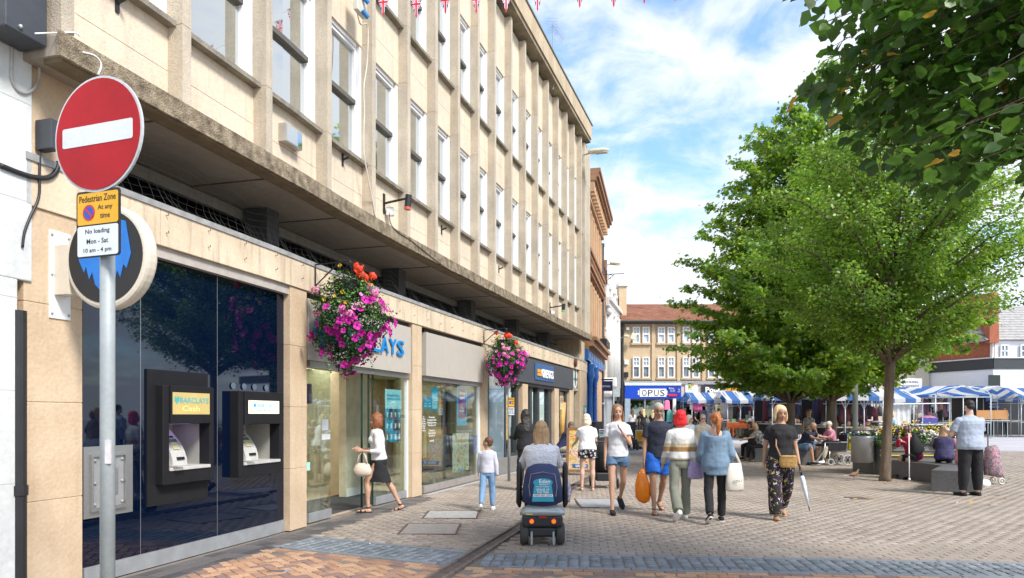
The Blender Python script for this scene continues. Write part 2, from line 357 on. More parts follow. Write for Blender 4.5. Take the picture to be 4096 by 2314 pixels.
# tall wall left of canopy at n=0
FB('corner_wall',sP1,S(330)+.25,-.55,-.01,zb1,ZC0+.05,pier_st,office)
# ---- bank cladding
bn=-.10
blu=[S(330,bn)+.0,S(562,bn),S(869,bn),S(1150,bn)]
ATM=[(S(622,bn),S(818,bn),.88,1.86),(S(925,bn),S(1095,bn),.86,1.84)]
FB('glass_panel',blu[0]+.003,blu[1]-.003,bn-.03,bn,.16,3.16,bluegl,office)
for (a,b),(h0,h1,y0,y1) in zip(((blu[1],blu[2]),(blu[2],blu[3])),ATM):
    m=MB(); a+=.003;b-=.003; fb(m,a,h0,bn-.03,bn,.16,3.16); fb(m,h1,b,bn-.03,bn,.16,3.16); fb(m,h0,h1,bn-.03,bn,.16,y0); fb(m,h0,h1,bn-.03,bn,y1,3.16); m.build('glass_panel',bluegl,office)
FB('plinth_trim',blu[0],blu[3],bn-.03,bn+.02,.0,.155,mat('grey_trim',(.33,.34,.35),.45,m=.3),office)
FB('end_trim',blu[3],blu[3]+.025,bn-.03,bn+.02,0,3.2,steel,office)
for x in blu[1:3]: FB('glass_joint',x-.003,x+.003,bn-.02,bn+.001,.16,3.16,steel,office)
m=MB(); fb(m,S(330),S(1161),-.3,-.02,3.165,zb0-.002); m.build('shopfront_soffit',mat('grey_soffit',(.42,.38,.34),.8),office)
FB('cladding_back',blu[0],blu[3],-.75,-.7,0,zb0,voidm,office)
# sign panels
taupe=mat('taupe_panel',(.47,.43,.375),.45,n=.03,coat=.2)
def signpanel(p0,p1): 
    a,b=S(p0,-.03),S(p1,-.03); FB('sign_panel',a,b,-.33,-.01,2.33,3.19,taupe,office,bevel=.004); FB('shadow_gap',a,b,-.3,-.06,3.19,zb0,black,office)
signpanel(1229,1640); signpanel(1702,1938)
FB('door_head',S(1229,-.1),S(1632,-.1),-.3,-.06,2.24,2.325,steel,office); FB('window_head',S(1690,-.1),S(1915,-.1),-.3,-.06,2.24,2.325,steel,office)
gn=-.12
def pane(p0,p1,z0=.14,z1=2.24,par=None,n=gn,mt=clear): return FB('glass_pane',S(p0,n),S(p1,n),n-.012,n,z0,z1,mt,par or office)
pane(1231,1284); pane(1286,1322); pane(1492,1545); pane(1547,1622)
FB('door_rail',S(1231,gn),S(1322,gn),gn-.03,gn+.02,0.01,.14,mat('grey_trim'),office); FB('door_rail',S(1500,gn),S(1622,gn),gn-.03,gn+.02,0.01,.14,mat('grey_trim'),office)
FB('door_frame',S(1624,gn),S(1631,gn),gn-.04,gn+.03,0,2.24,upvc,office)
for p in (1449,1476,1492): FB('door_edge',S(p,gn),S(p,gn)+.018,gn-.03-.0,gn,0.02,2.24,mat('green_edge',(.02,.06,.05),.2),office)
FB('door_sensor',S(1372,gn)-.12,S(1372,gn)+.12,gn,-.02,2.25,2.32,black,office)
pane(1692,1805); pane(1807,1913); FB('window_base',S(1690,gn),S(1915,gn),gn-.04,gn+.03,0,.14,mat('taupe_trim',(.30,.27,.25),.5),office)
FB('window_frame',S(1911,gn),S(1916,gn),gn-.04,gn+.03,0,2.24,upvc,office)
FB('frosted_panel',S(1951,gn),S(2010,gn),gn-.03,gn+.04,.05,2.95,mixglass('grey_blue_glass',.25,(.19,.26,.29)),office)
# interior
inf=mat('interior_floor',(.50,.38,.26),.5); tan=mat('interior_tan',(.55,.38,.20),.8); cream=mat('interior_cream',(.62,.58,.44),.8)
sI0,sI1=S(1227),S(1951); FB('interior_floor',sI0-1,sI1+1,-5,-.2,-.02,.004,inf,office); FB('interior_ceiling',sI0-1,sI1+1,-5,-.34,2.5,2.6,mat('int_ceil',(.7,.68,.6),.9),office)
FB('interior_wall',sI0-1,sI1+1,-5.1,-5,0,2.6,tan,office); FB('interior_side_wall',sI0-1.05,sI0-1,-5,-.35,0,2.6,cream,office); FB('interior_side_wall',sI1+1,sI1+1.05,-5,-.35,0,2.6,cream,office)
sq=S(1500,-1.0); FB('partition_wall',sq-.75,sq,-1.35,-1.2,0,2.5,cream,office); FB('skirting',sq-.76,sq,-1.2,-1.17,0,.16,white,office)
FB('partition_wall',sq+.0,sq+.1,-4.9,-1.2,0,2.5,cream,office)
m=MB(); s=S(1300,-.2)
for i in range(26): fb(m,S(1235,-.2),sq+.4,-.28-i*.05,-.255-i*.05,.004,.016)
m.build('entrance_mat',mat('mat_rib',(.06,.06,.06),.9),office,kind='stuff')
FB('mat_tray',S(1233,-.2),sq+.4,-1.6,-.22,.0,.007,mat('mat_base',(.28,.27,.26),.7),office)
for n_ in (-1.9,-3.6): FB('ceiling_light',sI0-.5,sI1+.6,n_-.5,n_,2.485,2.499,mat('ceiling_glow',(.8,.8,.75),.5,emit=((1,.9,.72),2.2)),office)  # unseen glowing panels, added to brighten the bank interior
pf=thing('wall_picture','large dark framed picture on the tan wall inside the bank','picture',PT(sI0+1.2,-4.98,1.2)); FB('frame',sI0-.8,sI0+5.2,-4.99,-4.93,1.0,2.15,black,pf); 
def mulch(name,cols,sc=8): # blotchy multi-colour print
    if name in MATS: return MATS[name]
    M=mat(name,cols[0],.5,fine=0); nt=M.node_tree; N=nt.nodes; L=nt.links; P=N['Principled BSDF']
    v=N.new('ShaderNodeTexNoise'); v.inputs['Scale'].default_value=sc; v.inputs['Detail'].default_value=6; tc=N.new('ShaderNodeTexCoord'); L.new(tc.outputs['Object'],v.inputs['Vector'])
    r=N.new('ShaderNodeValToRGB'); r.color_ramp.interpolation='LINEAR'; el=r.color_ramp.elements
    while len(el)<len(cols): el.new(.5)
    for i,c in enumerate(cols): el[i].position=.36+.28*i/(len(cols)-1); el[i].color=(*c,1)
    L.new(v.outputs[0],r.inputs[0]); L.new(r.outputs[0],P.inputs['Base Color']); return M
FB('print',sI0-.75,sI0+5.15,-4.93,-4.92,1.05,2.1,mulch('forest_print',[(.01,.015,.01),(.03,.05,.02),(.10,.05,.03),(.02,.02,.015)],3),pf)
# sofa and posters in the window
so_=thing('sofa','high-backed navy bench sofa behind the bank window','sofa',PT(S(1740,-.8),-.8,0)); nav=mat('navy_felt',(.035,.045,.085),.9,b=.2,bs=150)
a,b=S(1706,-.6),S(1930,-.6)
FB('backrest',a,b,-.62,-.42,.30,1.12,nav,so_,bevel=.05); FB('seat',a,b,-1.3,-.62,.30,.55,nav,so_,bevel=.05)
for s in (a+.15,(a+b)/2,b-.3): FB('leg',s,s+.03,-.5,-.47,0,.3,steel,so_)
def poster(p0,p1,y0,y1,n,mt,label=None,par=None,name='poster',cat='poster',grp=None):
    a,b=S(p0,n),S(p1,n); pm=(p0+p1)/2
    z1=Zp(pm,y0,n); z0=Zp(pm,y1,n); o=FB(name,a,b,n-.006,n,z0,z1,mt,par)
    if label: props(o,label,cat,grp)
    return o,a,b,z0,z1
cy=mat('cyan_print',(.02,.36,.62),.4,n=.03); mag=mat('magenta_print',(.26,.02,.16),.4,n=.1); pale=mat('pale_blue_print',(.45,.72,.80),.4,n=.05)
def ftext(t,name,s0,s1,n,z0,z1,mt,par,ex=.003,bold=0.,cat=None,label=None,shear=0.):
    p0=PT(s0,n,z0); p1=PT(s1,n,z0); return text(t,name,p0,p1-p0,(0,0,1),(p1-p0).length,z1-z0,mt,par,ex,bold,cat,label,shear)
wt=mat('white_print',(.85,.85,.85),.4,n=.02)
for (p0,p1,y0,y1,lb) in ((1695,1710,1593,1637,'small cyan notice at the left edge of the bank window'),(1712,1725,1593,1637,'small cyan notice beside the larger one in the bank window'),(1726,1752,1553,1643,'tall cyan notice in the bank window')):
    o,a,b,z0,z1=poster(p0,p1,y0,y1,gn-.04,cy,lb); w=b-a; FB('print_area',a+w*.12,b-w*.12,gn-.04,gn-.038,z0+.04,z1-.1,pale,o)
    for k in range(5): FB('text_line',a+w*.2,b-w*.25,gn-.038,gn-.0365,z1-.13-k*(z1-z0-.2)/5,z1-.12-k*(z1-z0-.2)/5,cy,o)
o,a,b,z0,z1=poster(1828,1868,1541,1702,gn-.04,cy,'tall cyan and magenta poster hanging in the bank window'); w=b-a
FB('print_area',a+w*.14,b-w*.14,gn-.04,gn-.037,z0+.15,z1-.1,mag,o); ftext('Share your\nconcerns','headline',a+w*.2,b-w*.2,gn-.034,z1-.32,z1-.15,wt,o); ftext('We can\nhelp you','headline',a+w*.2,b-w*.3,gn-.034,z0+.3,z0+.42,wt,o)
o,a,b,z0,z1=poster(1766,1822,1568,1800,-1.5,mulch('wine_print',[(.02,.08,.12),(.16,.01,.06),(.10,.01,.05)],2),'dark red and teal stand poster further inside the bank'); 
o,a,b,z0,z1=poster(1810,1876,1733,1886,gn-.09,mulch('meal_print',[(.20,.26,.06),(.55,.45,.32),(.65,.62,.55),(.35,.08,.04)],7),'poster of a salad bowl seen through the bank window'); w=b-a; ftext('summer\nserves','headline',a+w*.12,b-w*.1,gn-.085,z1-.22,z1-.04,mat('orange_print',(.8,.35,.05),.4),o,bold=.02); FB('strap_line',a+w*.3,b-w*.35,gn-.089,gn-.085,z0+.02,z0+.07,cy,o)
m=MB(); c=PT((a+b)/2,gn-.088,z0+.36)
o2=MB(); d=DIR((a+b)/2); nn=Vector((d.y,-d.x,0)); o2.extr([c+d*(.17*cos(t))+Vector((0,0,.17*sin(t))) for t in [2*pi*i/20 for i in range(20)]],nn*.006); o2.build('bowl_print',mulch('bowl_print',[(.6,.45,.3),(.5,.12,.05),(.75,.7,.6),(.2,.3,.06)],18),o)
o,a,b,z0,z1=poster(1893,1908,1740,1814,gn-.02,mat('blue_leaflet',(.02,.06,.35),.5),'narrow blue leaflet holder in the bank window'); 
ftext("We care about:\nProtecting your health\nProtecting your money\nProtecting our staff\n\nThis branch is:\nGuide dog friendly\nAccessible to all\n\nFREE WIFI",'window_lettering',S(1709,gn),S(1745,gn),gn+.004,Zp(1727,1768,gn),Zp(1727,1666,gn),wt,office,.001)
ftext("open:\n9.30 Monday\n9.30 Tuesday\n9.30 Wednesday\n9.30 Thursday\n9.30 Friday\n9.30 Saturday",'window_lettering',S(1686,gn),S(1702,gn),gn+.004,Zp(1694,1728,gn),Zp(1694,1666,gn),wt,office,.001)
# right leaf of door: notice grid
o,a,b,z0,z1=poster(1541,1605,1559,1636,gn-.02,pale,'pale blue notice on the right glass of the bank door'); ftext('Everyday banking,\nanytime, anywhere','headline',a+.05,b-.05,gn-.015,z1-.2,z1-.08,cy,o)
o=thing('notice_grid','grid of small blue and navy squares stuck on the bank door glass','poster',PT(a,gn-.02,1.2)); n0=gn-.02; zt=Zp(1573,1637,n0); 
cols=[cy,mat('navy_print',(.01,.04,.12),.4),mat('grey_print',(.12,.12,.13),.4),cy]
for r_ in range(3):
    for c_ in range(4):
        x=a+(b-a)*c_/4; ww=(b-a)/4; FB('square',x+.004,x+ww-.004,n0-.004,n0,zt-.2*(r_+1)+.004,zt-.2*r_,cols[(c_+r_*3)%4],o); FB('symbol',x+ww*.35,x+ww*.65,n0,n0+.002,zt-.2*r_-.15,zt-.2*r_-.06,wt,o)
for p0,p1,y0,y1,lb,tx in ((1289,1313,1678,1722,'white automatic door notice on the left door glass','Automatic\ndoor'),(1288,1321,1737,1759,'small white sticker below the automatic door notice',None)):
    o,a,b,z0,z1=poster(p0,p1,y0,y1,gn+.006,wt,lb); 
    if tx: ftext(tx,'lettering',a+.015,b-.015,gn+.008,z0+.09,z1-.07,black,o,.0006)
o,a,b,z0,z1=poster(1229,1247,1536,1616,gn-.02,mat('purple_print',(.18,.05,.25),.4),'purple poster at the left edge of the bank door glass')
o,a,b,z0,z1=poster(1227,1240,1850,1883,gn+.006,mat('mint_sticker',(.40,.75,.62),.4),'mint green sticker low on the left door glass')
m=MB()
for k in range(40):
    for (p0,p1) in ((1490,1622),(1692,1913)):
        s=S(p0,gn)+(S(p1,gn)-S(p0,gn))*k/40; fb(m,s,s+.008,gn,gn+.002,1.50,1.56)
m.build('manifestation_marks',mat('dark_print',(.03,.05,.06),.5),office,kind='stuff')
# ---- lettering on the bank sign panel (with eagle)
bl=mat('bright_blue_letter',(.0,.23,.60),.35,n=.04)
eagle=[(0,.5),(.1,.95),(.3,1),(.32,.82),(.25,.78),(.38,.7),(.5,.8),(.48,.9),(.58,1),(.68,.9),(.63,.76),(.8,.8),(.72,.92),(.9,.98),(1,.7),(1,.45),(.9,.28),(.86,.36),(.8,.18),(.74,.28),(.68,.1),(.5,-.05),(.32,.1),(.26,.28),(.2,.18),(.14,.36),(.08,.3)]
def eag(par,s0,s1,n,z0,z1,mt,ex=.02):
    m=MB(); d=DIR(s0); nn=Vector((d.y,-d.x,0)); m.extr([PT(s0+(s1-s0)*x,n,z0+(z1-z0)*y) for x,y in eagle],nn*ex); return m.build('eagle_emblem',mt,par)
bs=thing('bank_sign','raised bright blue lettering with an eagle on the taupe panel above the bank door','sign',PT(S(1260),0,2.4))
eag(bs,S(1252,0),S(1330,0),0,Zp(1290,1396),Zp(1290,1278),bl)
for i,ch in enumerate('BARCLAYS'):
    s0=S(1336,.01); s1=S(1616,.01); w=(s1-s0)/8; ftext(ch,'letter',s0+w*i+.012,s0+w*(i+1)-.012,.012,2.62,2.90,bl,bs,.014,bold=.012)
# ---------------- white building at the left edge ----------------
wb=thing('white_building','white painted brick building with a black downpipe at the left edge','building',PT(1.5,0,0))
sW=S(64,.0); m=MB(); fb(m,0,S(130,.02),-1,.02,2.65,9); fb(m,0,sW,-1,.02,0,2.65); m.build('wall',mat('white_brick',(.56,.58,.56),.7,ns=1.3,b=.35,bs=12,c2=(.66,.67,.65),streak=.15),wb,bevel=.01)
for z in (1.0,1.75,2.5,3.3,4.1): FB('joint_line',0,S(128,.02) if z>2.65 else sW,.02,.0215,z,z+.006,mat('white_joint',(.45,.46,.45),.9),wb)
m=MB(); x=S(76,.0); p=PT(x,.0,0); m.tube([p,p+Vector((0,0,2.4))],.055,14); m.tube([p+Vector((0,0,.9)),p+Vector((0,0,.98))],.065,14); m.build('downpipe',black,wb,smooth=False)
FB('brick_edge',S(84),S(97),-.4,-.06,0,2.6,mat('old_brick',(.22,.08,.04),.9,ns=9,b=.5),wb)
fx=thing('junction_box','large dark grey metal box high on the white wall','box',PT(S(40,.02),.02,4.6)); FB('casing',S(-60,.1),S(112,.1),.03,.30,Zp(60,150,.2),5.6,mat('dark_box',(.05,.055,.065),.5,b=.1,bs=20),fx,bevel=.01)
m=MB(); p=PT(S(80,.3),.305,Zp(80,108,.3)); m.ell(p,(.018,.018,.018)); m.build('lock',steel,fx)
fx=thing('junction_box','smaller dark grey metal box on the stone wall behind the no entry sign','box',PT(S(150,.02),.02,3.4)); a=S(140,.0); FB('casing',a,S(235,.15),.0,.17,Zp(165,590,.1),Zp(165,470,.1),mat('dark_box'),fx,bevel=.006)
def cable(pts,r,mt,label,n=.03,cat='cable'):
    P=[PT(S(px,n),n,Zp(px,py,n)) for px,py in pts]; Q=[]
    for i in range(len(P)-1):
        p0=P[max(i-1,0)];p1=P[i];p2=P[i+1];p3=P[min(i+2,len(P)-1)]
        for k in range(5):
            t=k/5; Q.append(.5*((2*p1)+(-p0+p2)*t+(2*p0-5*p1+4*p2-p3)*t*t+(-p0+3*p1-3*p2+p3)*t**3))
    Q.append(P[-1]); m=MB(); m.tube(Q,r,7); return m.build('cable',mt,None,True,label=label,cat=cat)
cable([(48,170),(48,240),(45,300),(55,340),(80,368),(110,372),(140,350),(156,310),(155,260),(142,200),(140,120),(145,60),(142,0)],.012,mat('cable_mix',(.25,.22,.2),.6,c2=(.6,.58,.55)),'bundle of looping black and white cables hanging below the large dark box')
cable([(0,662),(70,690),(130,708),(190,712),(222,690),(235,650)],.022,black,'thick black cable crossing the white wall below the small box')
cable([(160,600),(158,700),(155,790),(120,870),(98,930),(90,990)],.011,black,'thin black cable running down beside the black downpipe')
cable([(140,135),(230,132),(300,132),(320,146)],.006,white,'thin white cable across the stone corner near the top left',EN+.01)
cable([(330,210),(380,225),(405,260),(392,300)],.008,white,'white cable curling above the no entry sign',EN+.05)
cable([(1420,0),(1440,95),(1470,105),(1468,250),(1455,350),(1457,440),(1455,600),(1470,700),(1490,800),(1507,880),(1545,905)],.011,mat('cream_cable',(.62,.57,.48),.6),'pair of cream cables running down a fin to the canopy',EN+.015)
cable([(1556,850),(1565,900),(1600,935),(1640,960),(1700,1008),(1790,1075),(1880,1120),(1960,1175),(2000,1185)],.006,black,'thin black cable lying along the top of the canopy edge',EN+.06)
# ---------------- no entry sign ----------------
al=R(19); u=Vector((cos(al),-sin(al),0)); nv=Vector((-sin(al),-cos(al),0)); U=Vector((0,0,1))
pole=Vector((-2.235,3.86,0)); ne=thing('no_entry_sign','round red and white no entry sign on a grey steel post with parking plates below','sign',pole)
gp=mat('grey_post',(.27,.30,.31),.55,ns=3,c2=(.36,.39,.39),streak=.15,m=.1)
m=MB(); m.tube([pole,pole+U*3.3],.038,20); m.build('post',gp,ne,True)
sc=pole+nv*.062
def sdisc(c,r,t,off,mt,name,par,n=48): 
    m=MB(); m.extr([c+nv*off+u*(r*cos(2*pi*i/n))+U*(r*sin(2*pi*i/n)) for i in range(n)],nv*t); return m.build(name,mt,par)
def srect(c,w,h,rr,off,t,mt,name,par,n=5):
    pts=[]
    for cx_,cz_,a0 in ((w/2-rr,h/2-rr,0),(-w/2+rr,h/2-rr,90),(-w/2+rr,-h/2+rr,180),(w/2-rr,-h/2+rr,270)):
        for k in range(n): a=R(a0+90*k/(n-1)); pts.append(c+nv*off+u*(cx_+rr*cos(a))+U*(cz_+rr*sin(a)))
    m=MB(); m.extr(pts,nv*t); return m.build(name,mt,par)
rim=mat('sign_rim',(.50,.53,.55),.4); red=mat('sign_red',(.36,.005,.012),.5,ns=3,n=.15,streak=.15,fine=.06,sp=.3); sw=mat('sign_white',(.62,.66,.70),.45,n=.04,ns=3); sb=mat('sign_black',(.012,.012,.014),.5)
c=sc+U*3.08; d0=sdisc(c,.315,.012,-.012,rim,'rim',ne); sdisc(c,.302,.003,0.0005,red,'red_disc',ne); srect(c-u*.0,.505,.108,.012,.004,.0015,sw,'white_bar',ne)
for z in (2.6,3.1): m=MB(); m.cbox(pole+U*z+nv*.03,(.10,.045,.03),0,Matrix.Rotation(-al,4,'Z')); m.build('clamp',galv,ne)
c=sc+U*2.595; srect(c,.315,.365,.02,-.008,.006,sb,'plate',ne)
cu=c+U*.083; yl=mat('sign_yellow',(.72,.37,.012),.4,n=.03); srect(cu,.292,.172,.012,-.001,.002,yl,'yellow_plate',ne); cl=c-U*.093; srect(cl,.292,.164,.012,-.001,.002,mat('sign_plate_white',(.66,.70,.74),.4,n=.03),'white_plate',ne)
def st(t,cx_,cz_,w,h,mt=sb,bold=.004): return text(t,'lettering',c+u*(cx_-w/2)+U*(cz_-h/2)+nv*.0015,u,U,w,h,mt,ne,.0008,bold)
st('Pedestrian Zone',0,.138,.262,.036); st('At any',.055,.083,.105,.034); st('time',.055,.040,.07,.028)
st('No loading',0,-.044,.175,.032); st('Mon - Sat',0,-.095,.155,.028); st('10 am - 4 pm',0,-.147,.2,.03)
k=c+U*.062-u*.062; sdisc(k,.044,.0008,.0015,mat('sign_red2',(.5,.02,.03),.4),'ring',ne,24); sdisc(k,.034,.0008,.0024,mat('sign_blue',(.02,.07,.42),.4),'blue_disc',ne,24)
m=MB(); q=(u-U).normalized(); w_=q.cross(nv).normalized()*.0055; a=k+nv*.0035; m.extr([a-q*.036-w_,a+q*.036-w_,a+q*.036+w_,a-q*.036+w_],nv*.0006); m.build('slash',MATS['sign_red2'],ne)
st_=MB(); st_.tube([pole+U*1.28,pole+U*1.42],.0386,20); st_.v=[v for v in st_.v]; 
o=MB(); o.cbox(pole+Vector((.022,-.033,1.35)),(.03,.012,.13)); o.build('sticker',mat('old_sticker',(.5,.5,.5),.6,ns=30,c2=(.65,.6,.62)),ne)
# ---------------- round projecting bank sign ----------------
s0=S(237,0); d=DIR(s0); nn=Vector((d.y,-d.x,0)); rb=thing('round_projecting_sign','round black illuminated sign with a bright blue eagle, projecting from the stone pier','sign',PT(s0,0,2.87))
cc=PT(s0,.56,2.87); back=-d
def fdisc(c,r,t,off,mt,name,par,n=48,bev=0): m=MB(); m.extr([c+back*off+nn*(r*cos(2*pi*i/n))+U*(r*sin(2*pi*i/n)) for i in range(n)],back*t); return m.build(name,mt,par,bevel=bev)
cr=mat('cream_rim',(.62,.56,.46),.35,n=.03); fdisc(cc,.435,.12,-.055,cr,'rim',rb,bev=.03); fdisc(cc,.385,.004,.0655,sb,'face',rb)
m=MB(); pts=[cc+back*.07+nn*((x-.5)*.54)+U*((y-.5)*.60+.01) for x,y in [(1-a_,b_) for a_,b_ in eagle]]; m.extr(pts,back*.004); m.build('eagle_emblem',mat('eagle_blue',(.01,.16,.55),.3),rb)
FB('mounting_plate',s0-.1,s0+.1,.0,.012,2.38,3.13,white,rb); 
m=MB(); a=PT(s0-.05,.01,2.62); 
fb(m,s0-.06,s0+.06,.012,.16,2.58,3.0); m.build('bracket',cr,rb)
m=MB()
for ds in (-.08,.08):
    for z in (2.42,2.75,3.09): m.ell(PT(s0+ds,.015,z),(.012,.012,.012),8,6)
m.build('bolt',galv,rb)
# access panel
ap=thing('service_hatch','square brushed steel service hatch with bolts, low in the navy cladding','hatch',PT(S(430,bn),bn,1))
zb=.62; a,b=S(330,bn)+.0,S(527,bn); FB('plate',a,b,bn+.001,bn+.012,.60,1.26,steel,ap); m=MB(); e=.06
for q in ((a+.06,b-.09,.66,.685),(a+.06,b-.09,1.165,1.19),(a+.06,a+.085,.685,1.165),(b-.115,b-.09,.685,1.165)): fb(m,q[0],q[1],bn+.0125,bn+.04,q[2],q[3])
m.build('frame',steel,ap); FB('door',a+.088,b-.118,bn+.0125,bn+.02,.69,1.16,mat('steel_door',(.38,.38,.38),.45,m=.5),ap); FB('lock_plate',a+.17,b-.19,bn+.0205,bn+.03,.80,1.05,steel,ap)
for s_ in (a+.11,b-.14):
    for z in (.72,.92,1.13): m=MB(); m.ell(PT(s_,bn+.025,z),(.016,.016,.016),8,6); m.build('bolt',galv,ap)
# ---------------- cash machines ----------------
am=mat('atm_black',(.012,.012,.014),.6,n=.15,sp=.25); ag=mat('atm_grey',(.34,.33,.30),.5,n=.06); agl=mat('atm_light',(.48,.47,.44),.45)
def cash(i,lab):
    h0,h1,y0,y1=ATM[i]; t=thing('cash_machine',lab,'cash machine',PT((h0+h1)/2,bn,y0)); w=h1-h0
    if i==0: m=MB(); fb(m,h0-.13,h1+.03,bn+.001,bn+.02,y0-.26,y0-.001); fb(m,h0-.13,h1+.03,bn+.001,bn+.02,y1+.001,y1+.16); fb(m,h0-.13,h0-.001,bn+.001,bn+.02,y0,y1); fb(m,h1+.001,h1+.03,bn+.001,bn+.02,y0,y1); m.build('back_plate',am,t)
    P_=.11 if i==0 else .12; N1=bn+P_; ck=.07; zh=y1-.40
    for a,b in ((h0-.02,h0+ck),(h1-ck+.02,h1+.02)): FB('cheek',a,b,bn-.03,N1,y0-.05,y1,am,t,bevel=.008)
    FB('header',h0+ck,h1-ck+.02,bn-.03,N1+.02,zh,y1+.0,am,t,bevel=.008); FB('sill',h0+ck,h1-ck+.02,bn-.03,N1-.0,y0-.05,y0+.09,am,t,bevel=.006)
    a,b=h0+ck,h1-ck+.02; FB('shelf',a,b,-.45,N1+.015,y0+.09,y0+.125,agl,t,bevel=.005)
    FB('niche_side',b-.0,b+.015,-.5,bn-.031,y0+.1,zh+.05,ag,t); FB('niche_side',a-.015,a,-.5,bn-.031,y0+.1,zh+.05,ag,t); FB('niche_top',a,b,-.5,bn-.031,zh+.001,zh+.03,ag,t)
    m=MB(); fb(m,a,b,-.5,-.48,y0+.1,zh); m.build('niche_back',ag,t)
    # fascia leaning back, column to the right
    m=MB(); q=[];
    for k in range(7): z=y0+.125+k*(zh-y0-.16)/6; n_=-.14-.28*(k/6)**2; q.append((n_,z))
    x0,x1=a+w*.30,a+w*.60
    vs=[];fs=[]
    for n_,z in q: vs+=[PT(x0,n_,z),PT(x1,n_,z),PT(x1,n_-.3,z),PT(x0,n_-.3,z)]
    for k in range(6):
        for j in range(4): fs.append((k*4+j,k*4+(j+1)%4,k*4+4+(j+1)%4,k*4+4+j))
    m.add(vs,fs); m.build('reader_column',agl,t)
    def onf(k0,k1,f0,f1,mt,nm):
        def pn(f): f=f*6; j=int(min(5,f)); r=f-j; return q[j][0]+(q[j+1][0]-q[j][0])*r,q[j][1]+(q[j+1][1]-q[j][1])*r
        (na,za),(nb,zb_)=pn(f0),pn(f1); xa,xb=x0+(x1-x0)*k0,x0+(x1-x0)*k1; m=MB(); m.hexa([PT(xa,na-.01,za),PT(xb,na-.01,za),PT(xb,na+.012,za),PT(xa,na+.012,za),PT(xa,nb-.01,zb_),PT(xb,nb-.01,zb_),PT(xb,nb+.012,zb_),PT(xa,nb+.012,zb_)]); m.build(nm,mt,t)
    for k_ in ((.15,.75,.93,.90),(.15,.75,.72,.76),(.3,.8,.15,.22)): onf(*k_[:2],min(k_[2:]),max(k_[2:]),am,'slot')
    onf(.3,.7,.42,.60,mat('card_pad',(.6,.55,.3),.4),'card_pad'); onf(.25,.8,.60,.68,mat('screen_glow',(.1,.13,.1),.3),'small_display')
    FB('screen_bezel',a+.005,a+w*.14,-.42,-.3,y0+.25,zh-.12,ag,t); FB('keypad',a+.02,a+w*.45,-.05,bn+.06,y0+.126,y0+.135,ag,t)
    m=MB()
    for r_ in range(4):
        for c_ in range(4): fb(m,a+.03+c_*.035,a+.055+c_*.035,-.04+r_*.035,-.015+r_*.035,y0+.136,y0+.142)
    m.build('key',agl,t,kind='stuff')
    if i==0:
        FB('lit_sign',a+.02,b-.03,N1+.02,N1+.024,zh+.10,y1-.07,mat('gold_lit',(.35,.27,.10),.4,emit=((.45,.36,.13),.35)),t); z0=zh+.1
        ftext('BARCLAYS','lettering',a+.12,b-.05,N1+.026,z0+.12,z0+.18,mat('teal_letter',(.08,.42,.45),.4),t,.002,.01); eag(t,a+.04,a+.11,N1+.025,z0+.11,z0+.19,MATS['teal_letter'],.002); ftext('Cash','lettering',a+.15,b-.19,N1+.026,z0+.03,z0+.09,mat('yellow_letter',(.9,.75,.25),.4),t,.002,.015)
        FB('purple_light_panel',a+.02,b-.1,-.35,-.16,zh-.004,zh-.001,mat('purple_lit',(.3,.2,.6),.4,emit=((.45,.3,.9),.7)),t)
    else:
        FB('lit_sign',a+.06,b-.05,N1+.02,N1+.024,zh+.13,y1-.11,mat('cream_lit',(.75,.72,.5),.4,emit=((.9,.88,.6),.45)),t); z0=zh+.13
        ftext('BARCLAYS','lettering',a+.22,b-.12,N1+.026,z0+.075,z0+.125,cy,t,.002,.01); eag(t,a+.15,a+.20,N1+.025,z0+.07,z0+.13,cy,.002); ftext('Cash & Pay in','lettering',a+.17,b-.15,N1+.026,z0+.02,z0+.055,cy,t,.002,.01)
        for s_ in (h0+.02,h0+.22,h0+.42,h0+.66):
            m=MB(); cc_=PT(s_,bn+.01,y1+.06); m.tube([cc_,cc_+nn*.006],.04,14); m.build('suction_disc',mat('clear_disc',(.10,.13,.17),.4),t)
cash(0,'left black cash machine with a gold lit header and a scuffed back plate'); cash(1,'right black cash machine with a pale lit header and clear discs on top')
# ---------------- hanging baskets ----------------
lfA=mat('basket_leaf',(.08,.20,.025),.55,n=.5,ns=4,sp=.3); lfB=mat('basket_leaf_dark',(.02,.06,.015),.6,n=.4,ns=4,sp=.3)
def cards(name,P,Nn,size,mts,parent=None,mi=None,shape='leaf',**k):
    n=len(P); t=np.cross(Nn,rng.normal(size=(n,3))); t/=np.linalg.norm(t,axis=1)[:,None]+1e-9; b=np.cross(Nn,t); sz=size*rng.uniform(.6,1.3,n)[:,None]
    V=np.stack([P-t*sz,P-b*sz*.55+Nn*sz*.15,P+t*sz-Nn*sz*.2,P+b*sz*.55+Nn*sz*.15],1).reshape(-1,3); Fc=np.arange(n*4).reshape(n,4)
    return np_mesh(name,V,Fc,mts,parent,mi,**k)
def flower_mesh(name,r,mt,mt2):
    m=MB(); vs=[(0,0,-r*.5)]; n=20
    for i in range(n): a=2*pi*i/n; q=r*(.82+.18*abs(cos(2.5*a))); vs.append((q*cos(a),q*sin(a),r*.12*cos(5*a)))
    for i in range(n): a=2*pi*i/n; vs.append((r*.22*cos(a),r*.22*sin(a),-r*.15))
    fs=[(1+i,1+(i+1)%n,1+n+(i+1)%n,1+n+i) for i in range(n)]; m.add(vs,fs,0); m.add(vs,[(0,1+n+i,1+n+(i+1)%n) for i in range(n)],1)
    me=bpy.data.meshes.new(name); me.from_pydata(m.v,[],m.f); me.materials.append(mt); me.materials.append(mt2); me.polygons.foreach_set('material_index',m.m); me.update(); return me
